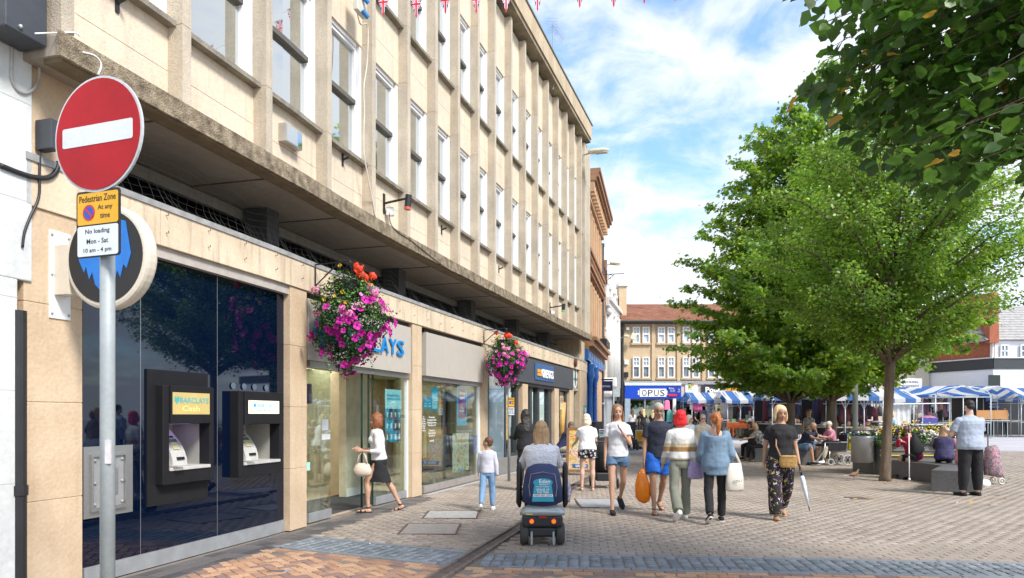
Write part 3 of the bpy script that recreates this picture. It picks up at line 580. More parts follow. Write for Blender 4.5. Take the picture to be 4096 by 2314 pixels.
def ball_mesh(name,r,mt,n=60):
    m=MB()
    for i in range(n):
        d_=Vector(rng.normal(size=3)).normalized(); p=d_*r*random.uniform(.8,1); a=d_.orthogonal().normalized()*r*.3; b_=d_.cross(a); m.quad(p-a,p-b_,p+a,p+b_)
    me=bpy.data.meshes.new(name); me.from_pydata(m.v,[],m.f); me.materials.append(mt); me.update(); return me
mgt=mat('petunia_magenta',(.46,.005,.26),.6,n=.25,ns=2); pet=flower_mesh('petunia',.055,mgt,mat('petunia_throat',(.10,.0,.08),.7)); petp=flower_mesh('petunia_pink',.04,mat('petunia_pink',(.65,.20,.45),.6),mat('petunia_throat'))
ger=ball_mesh('geranium',.075,mat('geranium_red',(.75,.06,.02),.6,n=.25)); gep=ball_mesh('geranium_pink',.06,mat('geranium_pink',(.70,.22,.42),.6,n=.25)); geb=ball_mesh('yellow_flower',.03,mat('yellow_petal',(.75,.5,.03),.6),20)
def basket(px,y_at,n,rx,rz,lab,npet,seed):
    random.seed(seed); s=S(px,0); zt=Zp(px,y_at,0); t=thing('hanging_basket',lab,'hanging basket',PT(s,n,zt-.35),group='hanging baskets on the beam above the shops')
    c=PT(s,n,zt-.55); d=DIR(s); nn_=Vector((d.y,-d.x,0))
    m=MB(); m.tube([PT(s,.04,zt-.3),PT(s,.04,zt+.02),PT(s,n,zt+.04),PT(s,n+.05,zt+.0)],.012,6); m.tube([PT(s,.04,zt-.28),PT(s,n*.7,zt+.03)],.01,6); m.build('bracket',black,t)
    m=MB(); 
    for k in range(4): a=pi/2*k+.4; m.tube([PT(s,n,zt+.02),c+Vector((.2*cos(a),.2*sin(a),.32))],.003,4)
    m.build('chain',black,t); m=MB(); m.lathe([(.03,-.02),(.15,.02),(.21,.12),(.23,.25)],c+Vector((0,0,.05)),16); m.build('basket',black,t)
    N_=9000; v=rng.normal(size=(N_,3)); v/=np.linalg.norm(v,axis=1)[:,None]; rr=rng.uniform(.45,1.03,N_)**.6; zz=v[:,2]; wid=np.where(zz>0,1.0,1-.28*np.abs(zz)**1.5)
    wob=1+.16*np.sin(v[:,0]*5+seed)*np.cos(v[:,2]*6+seed*2)+.1*np.sin(v[:,1]*9)
    P=np.stack([v[:,0]*rx*rr*wid*wob,v[:,1]*rx*rr*wid*wob,zz*rz*rr*wob],1)+np.array(c-U*(rz-.42))
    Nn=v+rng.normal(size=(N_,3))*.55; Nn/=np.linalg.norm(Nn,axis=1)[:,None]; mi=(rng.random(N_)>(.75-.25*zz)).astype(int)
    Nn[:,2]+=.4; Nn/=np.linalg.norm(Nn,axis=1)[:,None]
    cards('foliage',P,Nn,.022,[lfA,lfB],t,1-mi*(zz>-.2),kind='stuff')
    m=MB()
    for k in range(11):
        a=random.uniform(0,2*pi); q=c-U*(rz*1.15)+Vector((rx*.6*cos(a),rx*.6*sin(a),.1)); L_=random.uniform(.1,.4)
        for j in range(int(L_/.03)): 
            p=q-U*(j*.03)+Vector((random.uniform(-.02,.02),random.uniform(-.02,.02),0)); a_=Vector((random.uniform(-1,1),random.uniform(-1,1),.3)).normalized()*.022; b_=a_.cross(U).normalized()*.018; m.quad(p-a_,p-b_,p+a_,p+b_)
    m.build('trailing_ivy',mat('ivy_leaf',(.16,.26,.10),.6),t,kind='stuff')
    view=(Vector((0,0,H))-c).normalized(); k=0;tries=0
    def put(me,dv,f=1.04,nm=None):
        w=1.0 if dv.z>0 else 1-.28*abs(dv.z)**1.5; v_=np.array(dv); wb_=1+.16*sin(v_[0]*5+seed)*cos(v_[2]*6+seed*2)+.1*sin(v_[1]*9)
        p=c-U*(rz-.42)+Vector((dv.x*rx*w*wb_*f,dv.y*rx*w*wb_*f,dv.z*rz*wb_*f)); nrm=(dv+Vector((random.gauss(0,.3),random.gauss(0,.3),random.gauss(0,.3)+.1))).normalized()
        M=Matrix.Translation(p)@nrm.to_track_quat('Z','Y').to_matrix().to_4x4()@Matrix.Scale(random.uniform(.75,1.15),4); meshobj(nm or me.name.split('_')[0],me,t,M)
        o_=t.children[-1] if False else None
    while k<npet and tries<9000:
        tries+=1; dv=Vector((random.gauss(0,1),random.gauss(0,1),random.gauss(-.35,.7))).normalized()
        if dv.dot(view)<-.25 or dv.z>.35 or random.random()>(.9-dv.z*.8+.6*nn_.dot(dv)): continue
        put(pet,dv,nm='petunia'); k+=1
    for i in range(14): put(gep if i%2 else petp,Vector((random.gauss(0,1)+view.x,random.gauss(0,1)+view.y,random.uniform(.1,.9))).normalized(),nm='pink_flower')
    for i in range(5): put(ger,Vector((random.gauss(0,.6)+view.x*.3,random.gauss(0,.6)+view.y*.3,1.2)).normalized(),1.12,nm='geranium')
    for i in range(18): put(geb,Vector((random.gauss(0,1),random.gauss(0,1),random.uniform(.3,1.2))).normalized(),nm='yellow_flower')
basket(1252,1066,.58,.52,.66,'large hanging basket of magenta petunias and red geraniums beside the bank sign',95,3)
basket(1930,1325,.60,.47,.60,'smaller looking hanging basket of magenta flowers at the start of the bakery front',75,8)
# ---------------- fixtures on the upper wall ----------------
t=thing('wall_light','square metal wall light with a mirror-like face on the first floor wall','light fitting',PT(S(1160,.3),.2,4.9)); a,b=S(1140,.3),S(1206,.3); z0,z1=Zp(1206,605,.3),Zp(1206,536,.3)
FB('housing',a,b,.2,.31,z0,z1,mat('fitting_alu',(.5,.48,.44),.4,m=.5),t); FB('mirror_face',a+.02,b-.01,.31,.315,z0+.01,z1-.01,mixglass('mirror',1,(.1,.1,.1),tint=(.85,.88,.86)),t)
def armlamp(px,py,L_,lab,col2,n0=.21):
    s=S(px,n0); z=Zp(px,py,n0); t=thing('spotlight',lab,'spotlight',PT(s,n0,z)); FB('plate',s-.03,s+.03,n0,n0+.015,z-.16,z+.16,black,t)
    m=MB(); m.tube([PT(s,n0,z),PT(s,n0+L_,z+.05)],.02,8); m.build('arm',black,t); m=MB(); p=PT(s,n0+L_+.03,z+.1); m.tube([p,p+Vector((-.02,0,-.22))],.055,12); m.build('lamp_head',black,t)
    m=MB(); m.tube([p+Vector((-.018,0,-.2)),p+Vector((-.021,0,-.24))],.057,12); m.build('lamp_ring',mat(col2[0],col2[1],.5),t); m=MB(); m.cbox(PT(s+.08,n0+.08,z-.12),(.12,.1,.14)); m.build('gear_box',white,t,bevel=.01)
armlamp(1535,815,.42,'black spotlight with a red ring on an arm above the canopy',('ring_red',(.6,.12,.08))); armlamp(2199,1232,.42,'black spotlight with a green ring on an arm near the far end of the facade',('ring_green',(.15,.6,.2)))
for px,py,lb in ((1370,640,'small black bracket on the wall panel below the second complete window'),(1766,920,'small black bracket on the wall panel above the second hanging basket'),(1995,1077,'small black bracket on a wall panel near the middle of the facade'),(468,12,'black bracket above the no entry sign at the top edge')):
    s=S(px,.21); z=Zp(px,py,.21); t=thing('wall_bracket',lb,'bracket',PT(s,.21,z)); FB('plate',s-.02,s+.02,.206,.22,z-.09,z+.09,black,t); m=MB(); m.tube([PT(s,.22,z),PT(s,.32,z+.03)],.018,8); m.build('stub',black,t)
t=thing('wall_box','cream electrical box with blue plugs on a fin at the top','electrical box',PT(S(1440,.3),.39,7.6)); s=S(1432,.4); z=Zp(1440,60,.4); FB('box',s-.12,s+.16,.385,.46,z-.02,z+.32,mat('cream_box',(.6,.58,.5),.5),t,bevel=.01)
for dz in (.02,.24): m=MB(); m.tube([PT(s,.47,z+dz),PT(s+.08,.53,z+dz-.08)],.035,10); m.build('plug',mat('plug_blue',(.03,.2,.5),.4),t)
def streetlamp(p,dirv,L_,lab,grp=None):
    t=thing('street_lamp',lab,'street lamp',p,group=grp); dv=Vector(dirv).normalized(); sd=Vector((dv.y,-dv.x,0)); M=Matrix((( *dv,0),(*sd,0),(0,0,1,0),(0,0,0,1))).transposed(); M=Matrix.Translation(p)@Matrix(((dv.x,sd.x,0,0),(dv.y,sd.y,0,0),(0,0,1,0),(0,0,0,1)))
    m=MB(); m.tube([M@Vector((0,0,-.25)),M@Vector((0,0,0)),M@Vector((.25,0,.05))],.03,8); m.build('bracket',galv,t)
    m=MB(); cs=[];rs=[]
    for k in range(9): x=k/8; cs.append(M@Vector((.2+L_*x,0,.09))); rs.append((.13*(sin(pi*min(1,x*.9+.1)))**.4+.01,.09*(sin(pi*min(1,x*.88+.1)))**.5+.01))
    m.loft(cs,rs,12,side=M.to_3x3()@Vector((0,1,0))); m.build('lamp_housing',mat('lamp_cream',(.55,.5,.36),.5,c2=(.7,.66,.5)),t,True); m=MB(); m.box(.45,.2+L_*.93,-.09,.09,-.01,.03,0,M); m.build('lamp_glass',mat('lamp_glass',(.5,.5,.45),.2),t,bevel=.01)
streetlamp(PT(S(2333,.4),.4,Zp(2333,622,.4)),FN[6].to_3d(),.75,'large cream street lamp head fixed to the last fin of the stone facade')
streetlamp(A(2424,1062,36.1),Vector((1,-.1,0)),.55,'small cream street lamp head on the ornate building beyond')
# aerial
t=thing('tv_aerial','television aerial on a thin mast above the roof edge','aerial',PT(S(2212,-.2),-.6,12.4)); Y0=21.5; b0=A(2212,280,Y0); t0=A(2212,90,Y0)
m=MB(); m.tube([b0-U*.6,t0],.018,6); m.build('mast',galv,t); m=MB(); e=A(2254,158,Y0-1.2); h0=A(2210,100,Y0); m.tube([h0,e],.008,5)
for k in range(14): p=h0.lerp(e,k/13); m.tube([p-U*.12-Vector((.06,0,0)),p+U*.1+Vector((.05,0,0))],.004,4)
for k in range(6): p=h0+U*(.2-k*.09); m.tube([p-Vector((.16,0,0)),p+Vector((.16,0,0))],.004,4)
m.build('antenna_rods',galv,t)
# ---------------- bunting ----------------
bt=thing('bunting','string of triangular union flags strung from the facade across the street','bunting',A(1440,-20,10.2)); P_=[A(px,-22,10.2) for px in range(1420,3300,60)]; m=MB(); m.tube(P_,.004,5); m.build('string',white,bt)
fb_=mat('flag_blue',(.01,.02,.16),.7); fr=mat('flag_red',(.62,.01,.04),.7); fw=mat('flag_white',(.75,.75,.78),.7)
for px,py in ((1533,68),(1665,76),(1782,60),(1905,57),(2024,52),(2150,48),(2319,35),(2455,32),(2577,18),(2701,9),(2830,2)):
    tip=A(px,py,10.2); top=tip+U*.34; w=.105; rot=random.uniform(-.25,.25); dx=Vector((cos(rot),sin(rot),0)); N_=Vector((dx.y,-dx.x,0)); 
    def tri(f0,f1,z0f,mt_,off,par):  return None
    m=MB()
    m.extr([tip,top+dx*w,top-dx*w],N_*.002)
    def clip(poly,off,mi):
        # clip polygon (x,z in flag frame, z 0 tip..1 top) to the triangle |x|<z*w
        def half(P,a,b,c):
            o=[]
            for i in range(len(P)):
                p,q=P[i],P[(i+1)%len(P)]; dp=a*p[0]+b*p[1]+c; dq=a*q[0]+b*q[1]+c
                if dp>=0: o.append(p)
                if (dp>=0)!=(dq>=0): t_=dp/(dp-dq); o.append((p[0]+(q[0]-p[0])*t_,p[1]+(q[1]-p[1])*t_))
            return o
        P=half(half(half(poly,-1,w,0),1,w,0),0,-1,1)
        if len(P)>2: m.poly([tip+dx*x+U*(z*.34)+N_*off for x,z in P],mi); 
    def band(cx_,cz_,ang,wd_,off,mi): 
        d_=(cos(ang)*.3,sin(ang)*.3/.34); q_=(-sin(ang)*wd_,cos(ang)*wd_/.34); clip([(cx_-d_[0]-q_[0],cz_-d_[1]-q_[1]),(cx_+d_[0]-q_[0],cz_+d_[1]-q_[1]),(cx_+d_[0]+q_[0],cz_+d_[1]+q_[1]),(cx_-d_[0]+q_[0],cz_-d_[1]+q_[1])],off,mi)
    for ang in (R(50),R(130)): band(0,.62,ang,.016,.0025,1)
    for ang in (R(50),R(130)): band(0,.62,ang,.006,.0032,2)
    band(0,.62,R(90),.022,.004,1); band(0,.62,0,.026,.0045,1); band(0,.62,R(90),.013,.005,2); band(0,.62,0,.015,.0055,2)
    m.build('flag',[fb_,fw,fr],bt)
# ---------------- bakery front ----------------
dg=mat('anthracite',(.055,.062,.075),.5,n=.08); a,b=S(2062,0),S(2290,0)
FB('bakery_fascia',a,b,-.3,.03,2.50,3.22,dg,office); FB('shutter_box',a,b,-.3,-.02,2.40,2.5,black,office); FB('fascia_over',S(1951,0),a,-.3,-.03,2.95,zb0,mat('taupe_panel'),office)
t=thing('bakery_sign','blue rounded sign board with orange squares and white raised bakery name','sign',PT(S(2141),.05,2.6)); a,b=S(2141,.05),S(2214,.05); FB('board',a,b,.031,.055,2.62,3.13,mat('greggs_blue',(.015,.10,.27),.4),t,bevel=.01); w=b-a
for i in range(2):
    for j in range(2): FB('orange_square',a+w*(.09+.10*i),a+w*(.18+.10*i),.056,.085,2.86-.11*j,2.95-.11*j,mat('sign_orange',(.85,.38,.01),.4),t)
for i,ch in enumerate('GREGGS'): ftext(ch,'letter',a+w*(.31+.108*i),a+w*(.31+.108*i+.1),.058,2.72,2.98,wt,t,.03,bold=.03)
pier(2091,2112,2.45); pier(2219,2236,2.45); pier(2279,2295,3.22); pier(2319,2347,n1=.01)
FB('stall_riser',S(1951,0),S(2091),-.25,-.02,0,.42,mat('grey_plinth',(.20,.19,.18),.8),office)
for p0,p1 in ((2012,2018),(2058,2067),(2076,2091),(2112,2122),(2144,2152),(2188,2200),(2212,2219),(2256,2262),(2270,2279)): FB('window_frame',S(p0,-.15),S(p1,-.15),-.25,-.1,0 if p0>2080 else .42,2.42,dkgrey,office)
for p0,p1,z0 in ((2018,2058,.42),(2152,2188,.1),(2236,2256,.1),(2122,2144,.05)): FB('glass_pane',S(p0,-.17),S(p1,-.17),-.19,-.18,z0,2.42,clear if p0!=2122 else clear,office)
FB('window_frame',S(2018,-.15),S(2058,-.15),-.25,-.1,.42,.5,dkgrey,office); 
FB('bakery_floor',S(1990),S(2290),-4,-.3,-.01,.01,inf,office); FB('bakery_back_wall',S(1990)-1,S(2340),-3.2,-3.1,0,2.6,mat('warm_wall',(.35,.24,.15),.8),office); FB('bakery_counter',S(2100),S(2290),-2.3,-1.9,0,1.1,mat('counter',(.3,.16,.07),.5),office); FB('bakery_ceiling',S(1990),S(2340),-3.2,-.31,2.5,2.55,mat('int_ceil'),office)
food=mulch('food_print',[(.55,.22,.04),(.75,.5,.12),(.25,.28,.05),(.7,.62,.5),(.5,.1,.03)],9)
o,a,b,z0,z1=poster(2020,2042,1582,1760,-.165,food,'tall orange food poster with a bowl of noodles in the first bakery window')
o,a,b,z0,z1=poster(2240,2254,1570,1640,-.165,mat('beige_print',(.6,.5,.35),.5),'beige poster of a bread stick in the last bakery window'); ftext('BAKE\nFRESH\nDAILY','lettering',a+.05,b-.05,-.16,z0+.25,z1-.2,mat('brown_print',(.3,.15,.05),.5),o)
m=MB(); m.tube([PT(S(2246,-.2),-.21,.7),PT(S(2250,-.2),-.21,2.0)],[.09,.14],10); m.build('bread_stick_display',mat('crust',(.6,.33,.10),.6),None,True,label='giant bread stick display standing in the last bakery window',cat='display')
# teal doorway and sign
tl=mat('teal_door',(.02,.16,.16),.5); a,b=S(2295),S(2319); FB('teal_door',a,b,-.3,-.2,0,2.4,tl,office)
t=thing('clinic_sign','narrow grey sign with a teal and white oval logo above a teal door','sign',PT(a,0,2.4)); FB('board',a,b,-.12,-.08,2.45,zb0-.02,mat('slate_print',(.10,.11,.12),.5),t); m=MB(); c=PT((a+b)/2,-.07,2.98); d=DIR(a); n_=Vector((d.y,-d.x,0)); m.extr([c+d*(.34*cos(2*pi*i/24))+U*(.42*sin(2*pi*i/24)) for i in range(24)],n_*.01); m.build('oval',white,t); m=MB(); m.extr([c+n_*.011+d*(.12*cos(2*pi*i/12))+U*(.34*sin(2*pi*i/12)) for i in range(12)],n_*.005); m.build('leaf_logo',tl,t); ftext('revital','lettering',a+.1,b-.2,-.05,2.86,2.98,black,t); ftext('01623 658555','lettering',a+.05,b-.05,-.07,2.48,2.56,wt,t)
for k in range(7): FB('door_notice',a+.5,b-.1,-.198,-.19,.5+k*.16,.6+k*.16,black,office)
fx=thing('wall_plaque','small teal plaque on the end pier','plaque',PT(S(2333),0,1.6)); FB('plate',S(2333),S(2343),.011,.04,1.5,1.95,mat('teal_plate',(.1,.35,.36),.4),fx); FB('text_area',S(2335),S(2341),.041,.045,1.65,1.85,wt,fx)
m=MB(); m.tube([PT(S(2296),.02,3.5),PT(S(2296),.1,3.5)],.16,14); m.build('horn_speaker',mat('rust',(.12,.05,.03),.8),None,label='rusty round alarm bell on the beam above the clinic sign',cat='bell')
# second sign post
p=G(2036,1925); t=thing('parking_sign_post','slim grey post with a small yellow and white parking plate beside the bakery','sign',p); m=MB(); m.tube([p,p+U*2.9],.035,12); m.build('post',gp,t,True)
c=p+Vector((0,-.05,0)); q=A(2045,1620,p.y); 
def vrect(x0,x1,y0,y1,Y,mt,nm,par,d_=.01): m=MB(); a_=A(x0,y1,Y); b_=A(x1,y0,Y); m.box(a_.x,b_.x,Y-d_,Y,a_.z,b_.z); return m.build(nm,mt,par)
def vtext(t_,x0,x1,y0,y1,Y,mt,par,nm='lettering',bold=0.,ex=.004): a_=A(x0,y1,Y); b_=A(x1,y0,Y); return text(t_,nm,a_,(1,0,0),(0,0,1),b_.x-a_.x,b_.z-a_.z,mt,par,ex,bold)
Y_=p.y-.045; vrect(2033,2058,1591,1662,Y_,sb,'plate',t); vrect(2034,2057,1592,1627,Y_-.011,yl,'yellow_plate',t,.003); vrect(2034,2057,1630,1661,Y_-.011,MATS['sign_plate_white'],'white_plate',t,.003)
vtext('Pedestrian Zone',2035,2056,1594,1599,Y_-.015,sb,t); vtext('At any\ntime',2046,2056,1603,1617,Y_-.015,sb,t); vtext('No loading\nMon - Sat\n10 am - 4 pm',2036,2055,1633,1657,Y_-.015,sb,t); a_=A(2041,1611,Y_-.015); m=MB(); m.ell(a_,(.028,.003,.04)); m.build('blue_disc',MATS['sign_blue'],t)
# ---------------- sandstone building with the blue shopfront ----------------
ora=mat('orange_sandstone',(.50,.30,.165),.85,ns=2,b=.4,bs=25,c2=(.60,.39,.23),streak=.2); brn=mat('brown_stone',(.26,.13,.065),.9,ns=5,b=.5,c2=(.40,.22,.12)); blu_=mat('blue_paint',(.02,.13,.42),.35,n=.1,coat=.3)
ob=thing('sandstone_building','ornate orange sandstone building with a heavy cornice and a blue timber shopfront','building',PT(sB1+.3,0,0))
s0=sB1+.02; s1=FS[8]-.03; FB('wall',s0,s1,-3,-.12,3.7,11.6,ora,ob); 
for k in range(7):
    w=(s1-s0)/7; a=s0+w*k
    FB('pilaster',a+.0,a+.22,-.12,.0,5.0,10.6,ora,ob)
    for z0,z1 in ((5.15,7.3),(8.6,10.4)):
        m=MB(); fb(m,a+.32,a+.42,-.12,.02,z0,z1); fb(m,a+w-.3,a+w-.2,-.12,.02,z0,z1); fb(m,a+.42,a+w-.3,-.12,.02,z1-.12,z1); f=m.build('window',ora,ob); m=MB(); fb(m,a+.42,a+w-.3,-.119,-.1,z0,z1-.12); m.build('pane',wingl,f)
    FB('cornice_bracket',a+.02,a+.2,-.1,.32,10.7,11.15,ora,ob,bevel=.03); FB('cornice_bracket',a+w/2,a+w/2+.18,-.1,.32,10.7,11.15,ora,ob,bevel=.03)
for z0,z1,n1 in ((7.5,7.65,.12),(7.65,7.8,.2),(8.2,8.32,.1),(8.32,8.45,.18),(10.55,10.68,.1),(11.15,11.3,.4),(11.3,11.5,.5),(11.5,11.66,.56)): FB('string_course',s0,s1,-.12,n1,z0,z1,brn if n1>.1 else ora,ob)
FB('white_band',s0,s1,-.11,-.08,7.8,8.2,mat('pale_band',(.6,.5,.4),.8),ob)
# shop cornice and blue front
for z0,z1,n1 in ((4.26,4.38,.1),(4.38,4.62,.3),(4.62,4.76,.42)): FB('shop_cornice',s0-.1,s1,-.12,n1,z0,z1,brn,ob)
FB('blue_fascia',s0-.15,s1,-.12,.08,3.8,4.25,blu_,ob)
for k in range(9): a=s0+.05+k*.9; FB('fascia_panel',a,a+.65,.081,.10,3.89,4.17,mat('blue_paint_light',(.06,.22,.5),.4),ob)
FB('blue_door',s0+.1,S(2385),-.4,-.3,0,3.8,mat('navy_paint',(.01,.05,.22),.4),ob)
for px in (2358,2377):
    s=S(px,-.0); m=MB(); pr=[(.17,0),(.17,.25),(.13,.3),(.12,1.1),(.15,1.12),(.15,1.22),(.11,1.27),(.10,2.9),(.13,2.95),(.12,3.02),(.17,3.15),(.20,3.3),(.17,3.5),(.22,3.65),(.22,3.8)]; m.lathe(pr,PT(s,.02,0),14)
    for k in range(40): 
        z=1.3+k*.04; a_=k*.5; m.ell(PT(s,.02,z)+Vector((.10*cos(a_),.10*sin(a_),0)),(.02,.02,.03),5,4)
    m.build('twisted_column',blu_,ob,True)
pier(2384,2407,3.8,d=.4,mt=ora,par=ob); FB('dark_pier',s1-.3,s1+.2,-.3,-.02,0,3.8,brn,ob)
t=thing('black_cabinet','black utility cabinet at the foot of the blue columns','cabinet',PT(S(2362),.4,0)); FB('body',S(2352,.3),S(2385,.3),.25,.6,0,1.25,black,t,bevel=.02); FB('top',S(2352,.3)-.02,S(2385,.3)+.02,.23,.62,1.25,1.29,black,t)
m=MB(); s=s1+.12; p=PT(s,.03,0)
for z in (0,2.2,4.2,6.3,8.3): m.tube([p+U*z,p+U*(z+2.0)],.07,10); m.tube([p+U*(z+1.95),p+U*(z+2.12)],.09,10)
m.build('downpipe',mat('iron_grey',(.06,.065,.075),.5),None,label='tall dark grey downpipe between the sandstone buildings',cat='downpipe')
t=thing('black_speaker_box','black box fixed beside the tall downpipe','box',PT(s1,.2,4.2)); FB('casing',S(2414,.25),S(2428,.25),.08,.4,Zp(2420,1394,.2),Zp(2420,1368,.2),black,t)
m=MB(); p=PT(s1,.1,8.8); m.tube([p,p+Vector((1.0,-.2,0))],.02,6); m.tube([p-U*.5,p+Vector((.15,-.04,-.32)),p+Vector((.5,-.08,-.02))],.014,5);  
for k in range(16): a=k*.45; r_=.16*(1-k/18); m.tube([p+Vector((.30+r_*cos(a),-.06,-.16+r_*sin(a))),p+Vector((.30+r_*cos(a+.45),-.06,-.16+r_*sin(a+.45)))],.012,4)
m.build('iron_bracket',black,None,label='black scrolled iron bracket high on the downpipe',cat='bracket')
# betting shop sign
t=thing('betting_shop_sign','navy projecting sign lettered in white hanging from a black bar','sign',PT(S(2408),.1,2.6)); Y_=29.6; vrect(2408,2449,1526,1565,Y_,mat('navy_sign',(.012,.02,.13),.4),'board',t,.12); vtext('BETFRED',2409,2442,1543,1550,Y_-.13,wt,t,bold=.03); m=MB(); m.tube([A(2406,1519,Y_),A(2452,1519,Y_)],.035,6); m.build('bar',black,t)
# third ornate building
tb=thing('ornate_building','narrow view of an ornate carved stone building past the downpipe','building',PT(s1+.4,0,0)); a,b=s1+.25,FS[9]-.2
FB('wall',a,b,-3,-.05,0,9.2,ora,tb)
for k in range(9):
    z=3.6+k*.62; FB('carved_course',a,b,-.05,.06+.1*(k%2),z,z+.2,brn if k%3==0 else ora,tb)
for k in range(4): FB('pilaster',a+.3+k*1.9,a+.6+k*1.9,-.05,.12,3.4,9.0,ora,tb); f=FB('window',a+.9+k*1.9,a+1.8+k*1.9,-.05,-.03,5,6.6,upvc,tb); 
FB('shopfront',a,b,-.05,.0,.3,2.8,mat('pale_shop',(.5,.48,.42),.6),tb); FB('white_shop_cornice',a,a+3.5,-.05,.75,3.0,3.5,white,tb,bevel=.08); FB('white_shop_cornice',a,a+3.5,-.05,.5,2.6,3.0,white,tb,bevel=.08); FB('parapet',a,b,-.3,.25,9.2,9.6,brn,tb)
# white classical building
wc=thing('classical_building','white classical building with pilasters and a parapet beside the brick block','building',PT(FS[9]+.3,0,0)); a,b=FS[9]+.0,FS[10]+.4; wst=mat('white_stone',(.56,.55,.52),.7,ns=2,c2=(.68,.67,.64),b=.2,streak=.25)
FB('wall',a,b,-3,0,3.0,8.6,wst,wc)
for z0,z1,n1 in ((8.0,8.3,.35),(8.3,8.5,.5),(9.3,9.5,.2),(6.6,6.8,.15),(3.0,3.3,.3)): FB('entablature',a,b,-.1,n1,z0,z1,wst,wc)
FB('parapet',a,b,-.3,.05,8.5,9.3,wst,wc)
for k in range(4): s=a+.4+k*1.85; FB('pilaster',s,s+.7,0,.18,3.3,8.0,wst,wc); FB('parapet_block',s,s+.9,.05,.2,8.5,9.45,wst,wc); m=MB(); m.tube([PT(s+.35,.25,3.3),PT(s+.35,.25,7.6)],[.3,.26],14); m.ell(PT(s+.05,.3,7.7),(.2,.2,.2)); m.ell(PT(s+.65,.3,7.7),(.2,.2,.2)); m.build('column',wst,wc,True)
FB('shopfront',a,b,-2,-.1,0,3.0,mat('grey_shop',(.36,.39,.40),.5),wc)
t=thing('grey_panel_box','large flat grey panel on the front of the white building','panel',A(2460,1600,44)); vrect(2449,2478,1508,1588,42.5,mat('flat_grey',(.36,.40,.41),.5),'panel',t,.2)
vrect(2467,2478,1590,1660,42.6,mat('dark_door',(.02,.02,.02),.6),'doorway',t,.1)
ch=thing('chimney','tall beige brick chimney above the white building','chimney',A(2490,1400,47)); bk=mat('buff_brick',(.50,.37,.225),.9,ns=3,c2=(.58,.45,.29),b=.2,bs=80)
m=MB(); a_=A(2473,1480,47); b_=A(2503,1150,47); m.box(a_.x,b_.x,46.6,47.6,a_.z,b_.z); m.build('stack',bk,ch); m=MB(); m.box(a_.x-.07,b_.x+.07,46.5,47.7,b_.z,b_.z+.2); m.box(a_.x-.0,b_.x+.0,46.55,47.65,b_.z+.2,b_.z+.3); m.build('cap',wst,ch)
# ---------------- buff brick block across the end ----------------
YB=46.0; gB=gz(YB); bb=thing('brick_block','three-storey buff brick block with white sash windows and a red tiled roof','building',(14,YB,gB))
def bx(px): return (px-CX)/F*YB
def bz(py): return H-(py-HY)/F*YB
x0,x1=bx(2494),bx(3420); m=MB()
zc=bz(1524); ze=bz(1290); m.box(x0,x1,YB,YB+8,zc,ze); m.build('wall',bk,bb)
m=MB()  # corrugated brick courses as thin relief
k=0; z=zc+.1
while z<ze: m.box(x0,x1,YB-.006,YB-.0005,z,z+.055); z+=.15
m.build('brick_courses',mat('buff_brick_light',(.55,.42,.27),.9,ns=8),bb,kind='stuff')
for px in (2494,2606,2707,2807,2907,3007,3107,3207): m=MB(); m.box(bx(px),bx(px+13),YB-.1,YB-.007,zc,ze-.1); m.build('brick_pier',bk,bb)
def sash(px0,px1,y0,y1,blind):
    a_,b_,c_,d_=bx(px0),bx(px1),bz(y1),bz(y0); m=MB(); t_=.065; mid=c_+(d_-c_)*.55
    m.box(a_,a_+t_,YB-.12,YB-.008,c_,d_); m.box(b_-t_,b_,YB-.12,YB-.008,c_,d_); m.box(a_+t_,b_-t_,YB-.12,YB-.008,c_,c_+t_); m.box(a_+t_,b_-t_,YB-.12,YB-.008,d_-t_,d_); m.box(a_+t_,b_-t_,YB-.12,YB-.008,mid-.05,mid+.05)
    m.box((a_+b_)/2-.02,(a_+b_)/2+.02,YB-.1,YB-.03,mid+.05,d_-t_); m.box(a_+t_,b_-t_,YB-.09,YB-.035,(mid+d_)/2-.02,(mid+d_)/2+.02); f=m.build('window',upvc,bb)
    g=mat('grey_pane',(.10,.12,.13),.15,ns=2,c2=(.28,.32,.34)) if not blind else mat('blind_pane',(.42,.50,.54),.3,ns=2,c2=(.6,.66,.68))
    m=MB(); m.box(a_+t_,b_-t_,YB-.03,YB-.02,c_+t_,mid-.05); m.build('pane',g,f); m=MB(); m.box(a_+t_,b_-t_,YB-.029,YB-.019,mid+.05,d_-t_); m.build('pane',mat('blind_pane',(.42,.50,.54),.3,ns=2,c2=(.6,.66,.68)),f)
    m=MB(); m.box(a_-.1,b_+.1,YB-.15,YB-.008,c_-.12,c_-.005); m.build('sill',mat('buff_sill',(.5,.38,.24),.8),f)
for base_ in (2530,2630,2729,2830,2930,3030,3130):
    for dx in (0,39): sash(base_+dx,base_+dx+28,1309,1373,True); sash(base_+dx,base_+dx+28,1429,1512,False)
m=MB(); m.box(x0-.3,x1,YB-.5,YB+.1,ze-.12,ze-.0); m.tube([Vector((x0-.3,YB-.5,ze)),Vector((x1,YB-.5,ze))],.09,8); m.build('gutter',mat('dark_gutter',(.04,.035,.03),.6),bb)
rf=mat('red_tiles',(.24,.10,.06),.9,ns=1.3,c2=(.34,.17,.11),fine=.2,b=.4,bs=30,streak=.0); zr=bz(1232)+.75; m=MB()
ny=18; 
